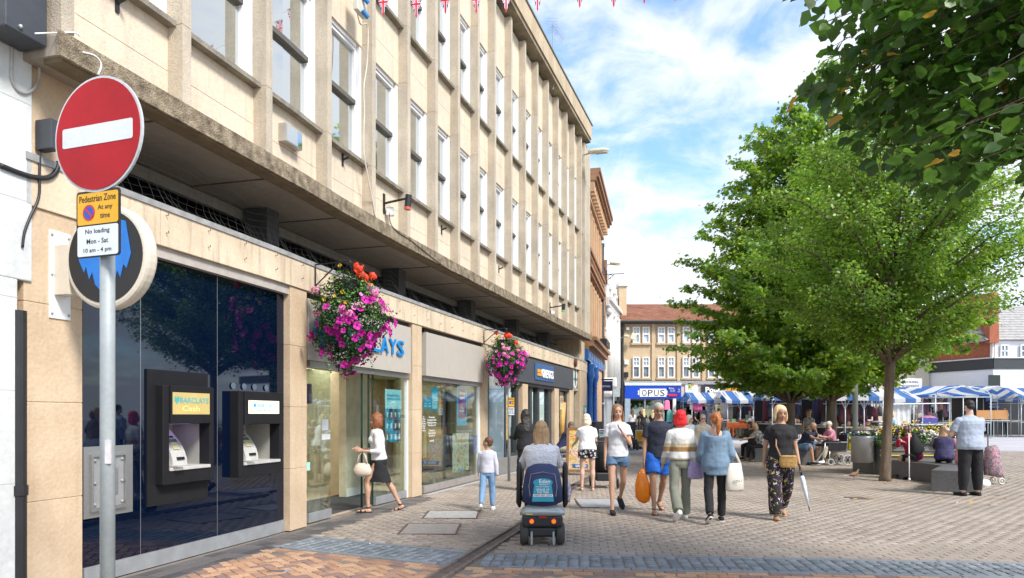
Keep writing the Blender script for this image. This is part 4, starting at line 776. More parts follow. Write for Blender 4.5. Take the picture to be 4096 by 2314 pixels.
for j in range(ny):
    y0_=YB-.55+j*(4.2/ny); z0_=ze+.05+j*((zr-ze)/ny); y1_=y0_+4.2/ny+.03; z1_=z0_+(zr-ze)/ny; nx=60
    for i in range(nx): 
        xa=x0-.3+(x1-x0+.3)*(i+(j%2)*.5)/nx; xb=xa+(x1-x0+.3)/nx-.02; e_=random.uniform(0,.02); m.hexa([(xa,y0_,z0_+e_),(xb,y0_,z0_+e_),(xb,y1_,z1_-.02),(xa,y1_,z1_-.02),(xa,y0_,z0_+.05+e_),(xb,y0_,z0_+.05+e_),(xb,y1_,z1_+.02),(xa,y1_,z1_+.02)])
m.build('roof_tiles',rf,bb,kind='stuff'); m=MB(); m.hexa([(x0-.3,YB-.5,ze-.02),(x1,YB-.5,ze-.02),(x1,YB+3.6,ze-.02),(x0-.3,YB+3.6,ze-.02),(x0-.3,YB-.5,ze+.02),(x1,YB-.5,ze+.02),(x1,YB+3.6,zr-.02),(x0-.3,YB+3.6,zr-.02)]); m.build('roof',rf,bb)
m=MB(); m.tube([(x0-.15,YB-.2,gB),(x0-.15,YB-.2,zc+2.4),(x0-.05,YB-.3,ze-.2)],.1,8); m.build('downpipe',black,bb)
m=MB(); m.box(x0,x1,YB-.25,YB+.2,zc-.25,zc-.02); m.build('shop_ledge',lead,bb)
m=MB(); m.box(x0,x1,YB+4,YB+4.2,gB,zc); m.build('shop_back',mat('shop_dark',(.05,.04,.035),.9),bb); m=MB(); m.box(x0,x1,YB-.1,YB+4,gB-.05,gB+.02); m.build('shop_floor',mat('shop_floor',(.3,.28,.26),.7),bb); m=MB(); m.box(x0,x1,YB,YB+4,bz(1600),zc-.26); m.build('shop_ceiling',mat('shop_ceil',(.25,.24,.22),.8),bb)
# opus shop
os_=mat('opus_blue',(.005,.06,.50),.4,n=.04); os=thing('fashion_shop_sign','bright blue shop sign with OPUS on a white board over older lettering','sign',(bx(2600),YB,bz(1560)))
vrect(2499,2723,1545,1596,YB-.15,os_,'board',os,.12); vrect(2498,2724,1532,1543,YB-.2,mat('pale_strip',(.6,.68,.74),.5),'strip',os,.1); vrect(2559,2665,1556,1588,YB-.28,wt,'white_board',os,.03); 
for i,ch in enumerate('OPUS'): 
    xa=2568+i*24; vtext(ch,xa,xa+19,1560,1585,YB-.32,sb,os,bold=.0)
vtext('s',2551,2558,1562,1581,YB-.28,wt,os,bold=.03); vtext('e',2665,2672,1562,1581,YB-.28,wt,os,bold=.03)
t=thing('to_let_board','blue and red TO LET board fixed on the right of the fashion shop sign','sign',(bx(2690),YB,bz(1580))); vrect(2673,2708,1545,1577,YB-.33,mat('let_blue',(.01,.04,.35),.4),'board',t); vrect(2673,2708,1577,1586,YB-.33,mat('let_red',(.6,.03,.05),.4),'red_strip',t); vtext('Barnes',2676,2696,1550,1557,YB-.345,wt,t); vtext('TO LET',2681,2700,1560,1568,YB-.345,wt,t); vrect(2709,2723,1545,1586,YB-.29,mat('let_blue'),'side_board',t); vtext('TO\nLET',2711,2721,1556,1570,YB-.31,wt,t)
def part(x0_,x1_,y0_,y1_,d0,mt,nm,par,th=.15): m=MB(); m.box(bx(x0_),bx(x1_),YB+d0-th,YB+d0,max(gB,bz(y1_)),bz(y0_)); return m.build(nm,mt,par)
gs=mat('shop_grey_blue',(.28,.36,.42),.6); part(2497,2518,1596,1760,-.02,gs,'shop_pier',bb,.3); part(2688,2700,1596,1760,-.02,white,'shop_pier',bb,.3); part(2576,2581,1596,1760,.0,steel,'shop_mullion',bb); part(2650,2656,1596,1760,.0,gs,'shop_mullion',bb); part(2719,2724,1596,1760,0,dkgrey,'shop_mullion',bb)
for a_,b_ in ((2518,2576),(2581,2650),(2700,2719)): part(a_,b_,1598,1740,.02,clear,'shop_glass',bb,.01)
def mannequin(px,Y,h,col,lab):
    p=Vector(((px-CX)/F*Y,Y,gz(Y)+.35)); t=thing('mannequin',lab,'mannequin',p,group='mannequins in the fashion shop window'); m=MB(); m.loft([p+U*(h*.5),p+U*(h*.58),p+U*(h*.68),p+U*(h*.8),p+U*(h*.83),p+U*(h*.86)],[(.15,.11),(.11,.08),(.15,.11),(.17,.09),(.06,.05),(.04,.04)],10); m.build('top',col,t,True); m=MB(); m.ell(p+U*(h*.93),(.07,.085,.1)); m.cap(p+U*(h*.8)+Vector((.18,0,0)),p+U*(h*.5)+Vector((.24,0,0)),.04,.03,8); m.cap(p+U*(h*.8)-Vector((.18,0,0)),p+U*(h*.5)-Vector((.24,0,0)),.04,.03,8); m.build('figure',white,t,True); m=MB(); m.loft([p+U*(h*.5),p],[(.16,.12),(.2,.15)],10); m.build('trousers',black,t,True)
for i,(px,h) in enumerate(((2522,1.75),(2542,1.6),(2559,1.75),(2590,1.6))): mannequin(px,46.6,h,[black,white,white,mat('yellow_print',(.7,.6,.1),.6)][i],['mannequin in black at the left of the fashion shop window','mannequin bust in white second in the fashion shop window','tall white mannequin third in the fashion shop window','mannequin in yellow beside the fashion shop door'][i])
for i,(px,c_) in enumerate(((2600,(.4,.02,.03)),(2612,(.05,.04,.04)),(2625,(.5,.05,.05)),(2636,(.02,.02,.02)))): 
    m=MB(); p=Vector(((px-CX)/F*47.5,47.5,2.2)); m.loft([p,p-U*.1,p-U*.9],[(.08,.04),(.2,.06),(.22,.07)],10); m.build('hanging_garment',mat('garment%d'%i,c_,.9),None,label=['dark red garment','black top','bright red garment','small black top'][i]+' hanging inside the fashion shop',cat='garment',group='garments inside the fashion shop')
for px,y0_,y1_,c_,lb in ((2668,1601,1640,(.85,.2,.4),'pink dress hanging at the fashion shop window'),(2678,1640,1690,(.15,.5,.42),'teal top on display at the fashion shop window')):
    a_=A(px,y0_,45.8); b_=A(px,y1_,45.8); m=MB(); m.loft([a_,a_.lerp(b_,.15),b_],[(.08,.04),(.17,.06),(.2,.08)],10); m.build('dress',mat('dress_'+str(px),c_,.8),None,label=lb,cat='dress')
# passage sign, bakery sign
vrect(2724,2816,1525,1588,YB-.1,mat('pinkish_render',(.55,.47,.42),.8),'render_panel',bb,.05)
t=thing('white_square_sign','white square sign with an orange and green arrow emblem above a dark passage','sign',(bx(2760),YB,bz(1580))); vrect(2741,2789,1531,1580,YB-.16,wt,'board',t,.06); vrect(2742,2788,1576,1580,YB-.225,mat('lime',(.3,.65,.1),.5),'green_strip',t,.01)
m=MB(); 
for (x_,y_,s_) in ((2757,1538,0),(2763,1548,1)): m.cbox(A(x_,y_,YB-.24),(.18,.02,.14))
m.build('emblem',mat('lime'),t); m=MB(); m.cbox(A(2770,1540,YB-.24),(.2,.02,.12),0,Matrix.Rotation(.5,4,'Y')); m.cbox(A(2757,1548,YB-.24),(.1,.02,.14)); m.build('emblem',mat('emblem_red',(.75,.2,.08),.5),t); vtext('imbrace',2752,2780,1554,1560,YB-.23,mat('lime'),t)
t=thing('white_fascia_sign','long white fascia with a small teal logo above the dark passage','sign',(bx(2770),YB,bz(1610))); vrect(2724,2815,1593,1611,YB-.1,wt,'board',t,.12); vtext('b',2737,2744,1598,1608,YB-.225,mat('teal_plate'),t)
t=thing('pound_bakery_sign','long black fascia lettered in white and orange behind the leaves','sign',(bx(2900),YB,bz(1580))); vrect(2806,3010,1543,1588,YB-.15,mat('sign_charcoal',(.025,.025,.03),.4),'board',t,.12); vtext('Pound',2822,2903,1549,1571,YB-.275,wt,t,bold=.04); vtext('bakery',2905,2975,1549,1571,YB-.275,mat('sign_orange',(.85,.38,.01),.4),t,bold=.04); vtext('Tasty Baking at Tasty Prices',2873,2990,1573,1580,YB-.275,wt,t,bold=.01)
part(2724,3420,1588,1597,-.1,black,'shop_lintel',bb)
for i,p_ in enumerate((2820,2900,2990,3090,3190,3290,3400)): part(p_,p_+8,1597,1760,-.02,dkgrey,'shop_mullion',bb); 
part(2828,3400,1600,1740,.3,mat('shop_window_dark',(.07,.07,.07),.2,n=.4,ns=1),'shop_window',bb,.05)
t=thing('wall_floodlight','cream floodlight angled on the brick block near its drainpipe','floodlight',A(2530,1350,YB)); m=MB(); m.cbox(A(2533,1348,YB-.6),(.35,.2,.4),0,Matrix.Rotation(.4,4,'Y')); m.build('head',MATS['lamp_cream'],t,bevel=.03); m=MB(); m.tube([A(2525,1365,YB),A(2533,1355,YB-.6)],.03,6); m.build('arm',galv,t)
streetlamp(A(2482,1352,44),Vector((1,-.2,0)),.35,'small lamp head leaning out from the white building')
for x_,y_,w_,h_,c_,lb in ((2505,1450,.28,.3,white,'cream box on the brick block above the shop sign'),(2505,1500,.25,.35,black,'black speaker on the brick block above the shop sign'),(2510,1565-250,.2,.2,white,'small white alarm box under the brick block eaves')):
    m=MB(); m.cbox(A(x_,y_,YB-.15),(w_,.2,h_)); m.build('wall_box',c_,None,label=lb,cat='box',bevel=.02)
# ---------------- buildings on the right ----------------
wsh=mat('white_render',(.78,.79,.80),.7,n=.03,streak=.05); char=mat('charcoal_band',(.04,.045,.05),.6,n=.1)
rbld=thing('white_corner_building','long white shop building with a charcoal band and a grey slate roof','building',A(3973,1720,45)); Cn=Vector(((3973-CX)/F*45,45,0)); Lf=Vector(((3700-CX)/F*49.5,49.5,0)); Rt=Vector((Cn.x+16,45.3,0))
def wallseg(p,q,z0,z1,off,mt,nm,par,th=.3):
    d_=(q-p).normalized(); n_=Vector((d_.y,-d_.x,0)); m=MB(); a_=p+n_*off; b_=q+n_*off; c_=b_-n_*th; e_=a_-n_*th; m.hexa([Vector((v.x,v.y,z0)) for v in (a_,b_,c_,e_)]+[Vector((v.x,v.y,z1)) for v in (a_,b_,c_,e_)]); return m.build(nm,mt,par)
for p,q,k in ((Lf,Cn,0),(Cn,Rt,1)):
    wallseg(p,q,2.7,4.55,0,wsh,'wall',rbld); wallseg(p,q,4.53,5.22,.06,char,'band',rbld,.4); wallseg(p,q,5.22,5.30,.12,wst,'band_cap',rbld,.5); wallseg(p,q,.3,2.7,-.1,black,'dark_shopfront',rbld,.2)
    wallseg(p,q,2.62,2.72,.05,black,'canopy_strip',rbld)
redb=mat('red_brick',(.30,.085,.045),.9,ns=6,b=.4,bs=60,c2=(.38,.13,.07))
wallseg(Lf,Cn,5.3,9.5,-.1,redb,'brick_gable',rbld,.4); wallseg(Cn,Rt,5.3,6.45,-.05,wsh,'upper_wall',rbld,.4); wallseg(Lf,Cn,6.4,6.55,-.05,mat('buff_sill'),'stone_band',rbld,.1)
def win(x0_,x1_,y0_,y1_,Y,par,div=2):
    a_=A(x0_,y1_,Y);b_=A(x1_,y0_,Y); m=MB(); t_=.07
    for q in ((a_.x,a_.x+t_,a_.z,b_.z),(b_.x-t_,b_.x,a_.z,b_.z),(a_.x+t_,b_.x-t_,a_.z,a_.z+t_),(a_.x+t_,b_.x-t_,b_.z-t_,b_.z),((a_.x+b_.x)/2-.03,(a_.x+b_.x)/2+.03,a_.z+t_,b_.z-t_),(a_.x+t_,b_.x-t_,(a_.z+b_.z)/2-.03,(a_.z+b_.z)/2+.03)): m.box(q[0],q[1],Y-.08,Y,q[2],q[3])
    f=m.build('window',upvc,par); m=MB(); m.box(a_.x+t_,b_.x-t_,Y-.03,Y-.02,a_.z+t_,b_.z-t_); m.build('pane',mat('grey_pane'),f)
for x_ in (4000,4080): win(x_,x_+32,1380,1430,45,rbld)
vrect(3953,4000,1501,1547,44.85,mat('dark_glass',(.02,.03,.03),.2),'square_window',rbld,.04)
slate=mat('slate',(.30,.29,.28),.8,ns=4,c2=(.42,.41,.39),fine=.2); m=MB(); z0=6.4; 
for j in range(14):
    for i in range(44):
        xa=Cn.x-.6+i*.4+(j%2)*.2; y0_=44.8+j*.28; zz=z0+j*.20; m.hexa([(xa,y0_,zz),(xa+.385,y0_,zz),(xa+.385,y0_+.34,zz+.2),(xa,y0_+.34,zz+.2),(xa,y0_,zz+.03),(xa+.385,y0_,zz+.03),(xa+.385,y0_+.34,zz+.22),(xa,y0_+.34,zz+.22)])
m.build('slates',slate,rbld,kind='stuff'); m=MB(); m.hexa([(Cn.x-.6,44.9,6.35),(Cn.x+17,44.9,6.35),(Cn.x+17,49,6.35),(Cn.x-.6,49,6.35),(Cn.x-.6,44.9,6.38),(Cn.x+17,44.9,6.38),(Cn.x+17,48.9,9.2),(Cn.x-.6,48.9,9.2)]); m.build('roof',slate,rbld)
m=MB(); m.box(Cn.x-.4,Cn.x+.2,44.75,45.3,6.2,7.4); m.build('brick_kneeler',redb,rbld)
vtext('MORRIS',4035,4096,1555,1568,44.6,mat('sign_yellow2',(.85,.6,.02),.4),rbld,bold=.03)
t=thing('shop_sign','white lettered sign half hidden by leaves beside the white shop','sign',A(3640,1530,48)); vrect(3600,3685,1515,1560,48,wt,'board',t,.1); vtext('LOOKING',3610,3673,1524,1533,47.88,sb,t); vtext('WONDERFUL',3606,3678,1540,1551,47.88,sb,t)
nb=thing('cream_building','narrow cream fronted building between the brick block and the white shop','building',A(3560,1700,49)); m=MB(); m.box(bx(3420)+.05,Lf.x,49,54,0,9); m.build('wall',mat('cream_render',(.6,.52,.40),.8,n=.05),nb); win(3620,3665,1420,1470,48.98,nb); win(3480,3520,1420,1470,48.98,nb)
# ---------------- paving ----------------
base=MB(); base.box(-60,90,-6,22,-.03,-.012); base.build('ground',mat('joint_sand',(.19,.16,.13),.95,ns=4),kind='structure')
g2=MB(); ys=[22,60,140]
for a,b in zip(ys,ys[1:]): g2.quad((-90,a,gz(a)-.012),(150,a,gz(a)-.012),(150,b,gz(b)-.012),(-90,b,gz(b)-.012))
g2.build('market_square',mat('pale_granite',(.36,.35,.36),.75,ns=.8,c2=(.46,.45,.46)),kind='structure')
def Xf(Y):
    for i in range(len(FP)-1):
        if Y<=FP[i+1].y: t=(Y-FP[i].y)/(FP[i+1].y-FP[i].y); return FP[i].x+t*(FP[i+1].x-FP[i].x)
    return FP[-1].x
DR=[(-1.45,4.0),(-.71,6.64),(.08,9.56),(1.19,14.7),(2.75,20.2)]
def Xd(Y):
    for i in range(len(DR)-1):
        if Y<=DR[i+1][1]: break
    t=(Y-DR[i][1])/(DR[i+1][1]-DR[i][1]); return DR[i][0]+t*(DR[i+1][0]-DR[i][0])
def ytop(x): return 7.95-.095*(x+.4) if x>-.4 else 7.95-.47*(x+.4)
def wband(x): return .80 if x>-.4 else .84
HOLES=[(-1.36,-.52,10.5,11.35),(-1.5,-.72,9.1,10.0),(1.15,1.95,11.75,13.0),(6.3,6.62,12.9,13.25)]
pink=[mat('paver_%d'%i,c,.8,ns=5,fine=.14,b=.35,bs=60,big=.22) for i,c in enumerate([(.325,.268,.215),(.34,.284,.23),(.31,.256,.207),(.328,.275,.228)])]
org=[mat('orange_paver_%d'%i,c,.8,ns=5,fine=.15,b=.4,bs=60,big=.2) for i,c in enumerate([(.44,.25,.145),(.50,.31,.19),(.36,.21,.14),(.27,.17,.135)])]
gry=[mat('sett_%d'%i,c,.6,ns=5,fine=.15,b=.4,bs=50,big=.2) for i,c in enumerate([(.17,.195,.215),(.21,.235,.255),(.145,.17,.19),(.235,.25,.265)])]
til=[mat('dark_tile_%d'%i,c,.55,ns=5,fine=.12) for i,c in enumerate([(.10,.095,.095),(.13,.115,.11),(.075,.07,.07)])]
def lay(name,root,C,ang,L_,W_,mats_,zf=None,nparts=300,th=.012,gap=.004,pname='brick',stn='far_bricks'):
    """C: (n,2) centres, ang (n,), L_/W_ (n,) sizes; nearest 300 become parts"""
    C=np.array(C); n=len(C); ang=np.full(n,ang) if np.isscalar(ang) else np.array(ang); L_=np.full(n,L_) if np.isscalar(L_) else np.array(L_); W_=np.full(n,W_) if np.isscalar(W_) else np.array(W_)
    order=np.argsort(C[:,1]+.0*C[:,0]); vis=[i for i in order if C[i,1]>6.45]
    C=C[vis];ang=ang[vis];L_=L_[vis];W_=W_[vis]; n=len(C)
    mi=rng.choice(len(mats_),n,p=None); dz=rng.normal(0,.001,n)
    box=np.array([(-1,-1,-1),(1,-1,-1),(1,1,-1),(-1,1,-1),(-1,-1,0),(1,-1,0),(1,1,0),(-1,1,0)],float)
    faces=np.array([(0,1,5,4),(1,2,6,5),(2,3,7,6),(3,0,4,7),(4,5,6,7)])
    k=min(nparts,n)
    me=[]
    l0,w0=float(L_[0]),float(W_[0])
    for q in mats_:
        b=box.copy(); b[:,0]*=.5; b[:,1]*=.5; b[4:,:2]*=np.array([1-.012/l0*1.0,1-.012/w0]); b[:,2]*=th
        M_=bpy.data.meshes.new(name+'_brick'); M_.from_pydata([tuple(v) for v in b],[],[tuple(f) for f in faces]); M_.materials.append(q); M_.update(); me.append(M_)
    for i in range(k):
        M=Matrix.Translation((C[i,0],C[i,1],dz[i]+gz(C[i,1])))@Matrix.Rotation(ang[i],4,'Z')@Matrix.Rotation(random.gauss(0,.004),4,'X')@Matrix.Rotation(random.gauss(0,.003),4,'Y')@Matrix.Diagonal((L_[i]-gap,W_[i]-gap,1,1))
        meshobj(pname,me[mi[i]],root,M)
    if n>k:
        j=slice(k,n); m_=n-k; B=np.repeat(box[None],m_,0); B[:,:,0]*=(L_[j]-gap)[:,None]/2; B[:,:,1]*=(W_[j]-gap)[:,None]/2
        B[:,4:,0]-=np.sign(B[:,4:,0])*.005; B[:,4:,1]-=np.sign(B[:,4:,1])*.005; B[:,:,2]*=th
        c,s=np.cos(ang[j])[:,None],np.sin(ang[j])[:,None]; X=B[:,:,0]*c-B[:,:,1]*s+C[j,0][:,None]; Y=B[:,:,0]*s+B[:,:,1]*c+C[j,1][:,None]
        Z=B[:,:,2]+dz[j][:,None]+np.where(Y>22,.012*(Y-22),0)
        V=np.stack([X,Y,Z],2).reshape(-1,3); Fc=(faces[None]+8*np.arange(m_)[:,None,None]).reshape(-1,4)
        np_mesh(stn,V,Fc,mats_,root,np.repeat(mi[j],5),kind='stuff')
def struct(name): 
    o=bpy.data.objects.new(name,None); COL.objects.link(o); o['kind']='structure'; return o
pv=struct('brick_paving'); C=[]; e1=np.array([1,-.095]); e1/=np.linalg.norm(e1); e2=np.array([-e1[1],e1[0]]); a1=math.atan2(e1[1],e1[0]); bl_,bw_=.2,.118
def bound(X): return np.interp(X,[4,9,12,15,22,40],[45,40,33,30.5,28.5,27])
for j in range(-6,380):
    off=(j%2)*bl_/2+rng.normal(0,.006)
    ys_=j*bw_
    for i in range(-30,170):
        p=np.array([-.4,7.95])+e1*((i+.5)*bl_+off)+e2*(ys_+bw_/2)
        x,y=p
        if x<Xf(y)+.08 or x>.80*y+1.2 or y>28 or y<ytop(x)+.05: continue
        if x<Xf(y)+.46 and y<13.2: continue
        if abs(x-Xd(y))<.15 and y<20: continue
        if any(h[0]-.05<x<h[1]+.05 and h[2]<y<h[3] for h in HOLES): continue
        if y>bound(x): continue
        C.append(p)
lay('paving',pv,C,a1,bl_,bw_,pink)
m=MB()
def gmesh(pts,off=.0): return [(x,y,gz(y)+off) for x,y in pts]
m=MB(); far=[(x,28) for x in (7.2,26)]; 
m.add(gmesh([(6.5,28),(24,28),(22,28.6),(15,30.5),(12,33),(9.5,38),(8.8,44),(8.2,44),(5.2,38)],-.004),[tuple(range(9))]); m.build('far_paving',mat('far_pavers',(.30,.26,.235),.8,ns=2,n=.1,fine=.2),kind='structure')
# setts
sb_=struct('sett_band'); C=[];An=[]
for i in range(0,95):
    for j in range(6):
        x0=-.40+.07; u_=(i+.5)*.116; v_=-.115-(j+.5)*.102
        p=np.array([-.4,7.95])+e1*u_+e2*v_
        if abs(p[0]-Xd(p[1]))<.14: continue
        C.append(p+e1*rng.normal(0,.003)); An.append(a1+rng.normal(0,.02))
f1=np.array([1,-.47]);f1/=np.linalg.norm(f1); f2=np.array([-f1[1],f1[0]]); a2=math.atan2(f1[1],f1[0])
for i in range(-26,3):
    for j in range(6):
        p=np.array([-.4,7.95])+f1*((i+.5)*.118)+f2*(-.105-(j+.5)*.100)
        if p[0]>Xd(p[1])-.13 or p[0]<Xf(p[1])+.46 : continue
        C.append(p); An.append(a2+rng.normal(0,.02))
for i in range(-2,3):
    for j in range(6):
        pass
lay('sett',sb_,C,An,.104,.098,gry,gap=.006,pname='sett',stn='far_setts')
C=[];An=[]
for off in (-.055,-.75):
    for i in range(0,26): p=np.array([-.4,7.95])+e1*((i+.5)*.45)+e2*off; 
    for i in range(0,26):
        p=np.array([-.4,7.95])+e1*((i+.5)*.45+(.0 if off>-.5 else -.12))+e2*off
        if abs(p[0]-Xd(p[1]))<.27: continue
        C.append(p);An.append(a1)
    for i in range(-7,1):
        p=np.array([-.4,7.95])+f1*((i+.5)*.45-.1)+f2*(off+(.0 if off>-.5 else .02)); 
        if p[0]>Xd(p[1])-.28 or p[0]<Xf(p[1])+.5: continue
        C.append(p);An.append(a2)
lay('kerb',sb_,C,An,.45,.085,[gry[1],gry[3]],pname='kerb_stone')
# orange foreground
of=struct('orange_brick_paving'); C=[];An=[]
for side in (0,1):
    q1,q2,aa=(f1,f2,a2) if side==0 else (e1,e2,a1)
    for j in range(0,2 if side==0 else 2):
        for i in range(-22,60):
            p=np.array([-.4,7.95])+q1*((i+.5+(j%2)*.5)*.2)+q2*(-.86-(j+.0)*.105)
            if side==0 and p[0]>Xd(p[1])-.14: continue
            if side==1 and p[0]<Xd(p[1])+.14: continue
            if p[0]<Xf(p[1])+.5 or p[0]>6.6: continue
            C.append(p);An.append(aa)
lim=len(C)
th_=a1+R(44)
for gx in range(-90,90):      # herringbone
    for gy in range(-90,90):
        k_=(gx-gy)%4
        if k_ not in (0,3): continue
        cu,cv,an=((gx+1)*.1015,(gy+.5)*.1015,0) if k_==0 else ((gx+.5)*.1015,(gy+1)*.1015,pi/2)
        x=-.4+cu*cos(th_)-cv*sin(th_); y=6.4+cu*sin(th_)+cv*cos(th_)
        yb=(ytop(x)-1.20) if x<-.4 else ytop(x)-.80-.31
        if y>yb or y<6.3 or x<Xf(y)+.5 or x>6 or abs(x-Xd(y))<.13: continue
        C.append((x,y)); An.append(th_+an)
lay('orange',of,C,An,.2,.1,org)
# tiles along the shop fronts
tf=struct('tiled_edge'); C=[];An=[]
s=S(330)-1.2
while s<S(1660):
    for j in range(3):
        p=PT(s,.085+j*.15); d_=DIR(s); C.append((p.x,p.y)); An.append(math.atan2(d_.y,d_.x))
    s+=.235
lay('tile',tf,C,An,.235,.148,til,pname='tile',gap=.005)
m=MB(); fb(m,S(1690),S(2340),.01,.12,-.01,.003); m.build('stone_strip',mat('grey_strip',(.30,.30,.31),.8,c2=(.4,.4,.4)),tf)
# drain
dn=thing('drain_channel','long dark slotted metal drain running between the pavings towards the bakery','drain',(0,7,0)); ir=mat('cast_iron',(.16,.125,.105),.6,m=.15,n=.25,ns=12)
y=5.9
while y<20:
    p=Vector((Xd(y),y,0)); q=Vector((Xd(y+.5),y+.5,0)); d_=(q-p).normalized(); n_=Vector((d_.y,-d_.x,0)); m=MB(); q=p+d_*.494
    for o_ in (-.095,.062): m.hexa([p+n_*o_-U*.02,p+n_*(o_+.033)-U*.02,q+n_*(o_+.033)-U*.02,q+n_*o_-U*.02]+[v+U*.022 for v in (p+n_*o_,p+n_*(o_+.033),q+n_*(o_+.033),q+n_*o_)])
    ns_=22 if y<11 else 10
    for k in range(ns_): a_=p+d_*(.494*(k+.2)/ns_); b_=p+d_*(.494*(k+.75)/ns_); m.hexa([v-U*.014 for v in (a_-n_*.062,a_+n_*.062,b_+n_*.062,b_-n_*.062)]+[v-U*.001 for v in (a_-n_*.062,a_+n_*.062,b_+n_*.062,b_-n_*.062)])
    m.build('grating',ir,dn); y+=.5
# covers
cc_=[('concrete access cover with a rusty metal frame, beyond the other one',(.42,.41,.38)),('speckled concrete cover slab nearest the grey sett band',(.30,.27,.24)),('grey stone cover slab between the pushchair and the girl',(.33,.33,.33)),('small dark iron cover on the paving right of the floral trousers',(.10,.085,.075))]
for h,(lb,c) in zip(HOLES,cc_):
    t=thing('access_cover',lb,'cover',((h[0]+h[1])/2,(h[2]+h[3])/2,0)); k=-.05; m=MB()
    m.box(h[0]+.03,h[1]-.03,h[2]+.03,h[3]-.03,-.01,.002); m.build('slab',mat('cover_'+str(c[0]),c,.85,ns=8,fine=.2,b=.4,bs=120),t)
    m=MB(); 
    for q in ((h[0],h[1],h[2],h[2]+.025),(h[0],h[1],h[3]-.025,h[3]),(h[0],h[0]+.025,h[2]+.025,h[3]-.025),(h[1]-.025,h[1],h[2]+.025,h[3]-.025)): m.box(q[0],q[1],q[2],q[3],-.01,.004)
    m.build('frame',mat('rust_frame',(.12,.07,.05),.8),t)
p=G(1112,2286); t=thing('access_cover','tiny dark service cover at the bottom edge beside the navy cladding','cover',p); m=MB(); m.cbox(p+Vector((-.02,0,.001)),(.15,.08,.012)); m.build('lid',ir,t); m=MB(); m.cbox(p+Vector((.09,0,.001)),(.05,.08,.01)); m.build('surround',gry[3],t)
# litter and dry leaves
def scatter(name,n,box_,sz,mt,lab,cat):
    m=MB()
    for i in range(n):
        x=random.uniform(box_[0],box_[1]); y=random.uniform(box_[2],box_[3]); p=Vector((x,y,gz(y)+.012)); a=random.uniform(0,6.3); s_=sz*random.uniform(.5,1.3); d_=Vector((cos(a),sin(a),random.uniform(-.1,.25))); e_=Vector((-sin(a)*.6,cos(a)*.6,random.uniform(-.1,.3))); m.quad(p-d_*s_,p-e_*s_,p+d_*s_,p+e_*s_)
    m.build(name,mt,None,label=lab,cat=cat,kind='stuff')
scatter('fallen_leaves',210,(5.5,13,12,21),.045,mat('dry_leaf',(.45,.22,.05),.8,n=.4,ns=2,c2=(.6,.42,.15)),'scattered dry orange leaves on the paving round the trees and bench','fallen leaves')
scatter('fallen_leaves',70,(-1,9,8.8,14),.022,mat('dry_leaf'),'a few dry leaves on the open paving','fallen leaves')
scatter('litter',26,(-3,9,7,15),.016,white,'tiny white scraps of litter on the paving','litter')
m=MB()
for i in range(420):
    x=random.uniform(-2,7); y=random.uniform(8.2,15); j=round((y-7.95)/bw_); yy=7.95-.095*(x+.4)+round((y-7.95+.095*(x+.4))/bw_)*bw_
    if x<Xf(yy)+.5: continue
    p=Vector((x,yy,.0)); 
    for k in range(3): a=random.uniform(0,6.3); m.add([p+Vector((.004,0,-.005)),p+Vector((-.004,0,-.005)),p+Vector((.012*cos(a),.012*sin(a),.007))],[(0,1,2)])
m.build('moss',mat('moss',(.12,.20,.04),.9),kind='stuff')

m=MB()
for i in range(420):
    x=random.uniform(-3,12); y=random.uniform(6.7,19)
    if x<Xf(y)+.3: continue
    r_=random.uniform(.008,.022); m.poly([(x+r_*cos(a)*random.uniform(.8,1.1),y+r_*sin(a)*random.uniform(.8,1.1),.0042) for a in [2*pi*k/8 for k in range(8)]],random.randrange(2))
m.build('gum_spots',[mat('gum_dark',(.13,.11,.10),.8),mat('gum_pale',(.45,.42,.39),.8)],None,label='small flat chewing gum spots over the paving',cat='gum spots',kind='stuff')
# ---------------- trees ----------------
def leafmat(name,c,tr=.5,n=.3):
    if name in MATS: return MATS[name]
    M=bpy.data.materials.new(name); M.use_nodes=True; nt=M.node_tree; N=nt.nodes; L=nt.links; N.clear(); o=N.new('ShaderNodeOutputMaterial'); d=N.new('ShaderNodeBsdfDiffuse'); t=N.new('ShaderNodeBsdfTranslucent'); g=N.new('ShaderNodeBsdfGlossy'); g.inputs['Roughness'].default_value=.42; g.inputs[0].default_value=(.5,.5,.45,1)
    tc=N.new('ShaderNodeTexCoord'); nz=N.new('ShaderNodeTexNoise'); nz.inputs['Scale'].default_value=1.1; L.new(tc.outputs['Object'],nz.inputs[0]); mr=N.new('ShaderNodeMapRange'); mr.inputs[1].default_value=.35; mr.inputs[2].default_value=.65; L.new(nz.outputs[0],mr.inputs[0])
    mx=N.new('ShaderNodeMixRGB'); mx.inputs[1].default_value=(*[x*(1-n) for x in c],1); mx.inputs[2].default_value=(*[x*(1+n) for x in c],1); L.new(mr.outputs[0],mx.inputs[0]); L.new(mx.outputs[0],d.inputs[0])
    h=N.new('ShaderNodeHueSaturation'); h.inputs['Hue'].default_value=.485; h.inputs['Value'].default_value=1.9; L.new(mx.outputs[0],h.inputs['Color']); L.new(h.outputs[0],t.inputs[0])
    a=N.new('ShaderNodeMixShader'); a.inputs[0].default_value=tr; L.new(d.outputs[0],a.inputs[1]); L.new(t.outputs[0],a.inputs[2]); b=N.new('ShaderNodeMixShader'); b.inputs[0].default_value=.07; L.new(a.outputs[0],b.inputs[1]); L.new(g.outputs[0],b.inputs[2]); L.new(b.outputs[0],o.inputs[0]); MATS[name]=M; return M
bark=mat('bark',(.13,.10,.07),.95,ns=3,b=.9,bs=35,c2=(.22,.18,.13),stretch=(3,3,.6)); barkC=mat('bark_brown',(.10,.072,.048),.95,ns=5,b=1,bs=30,c2=(.22,.16,.11),stretch=(3,3,.5))
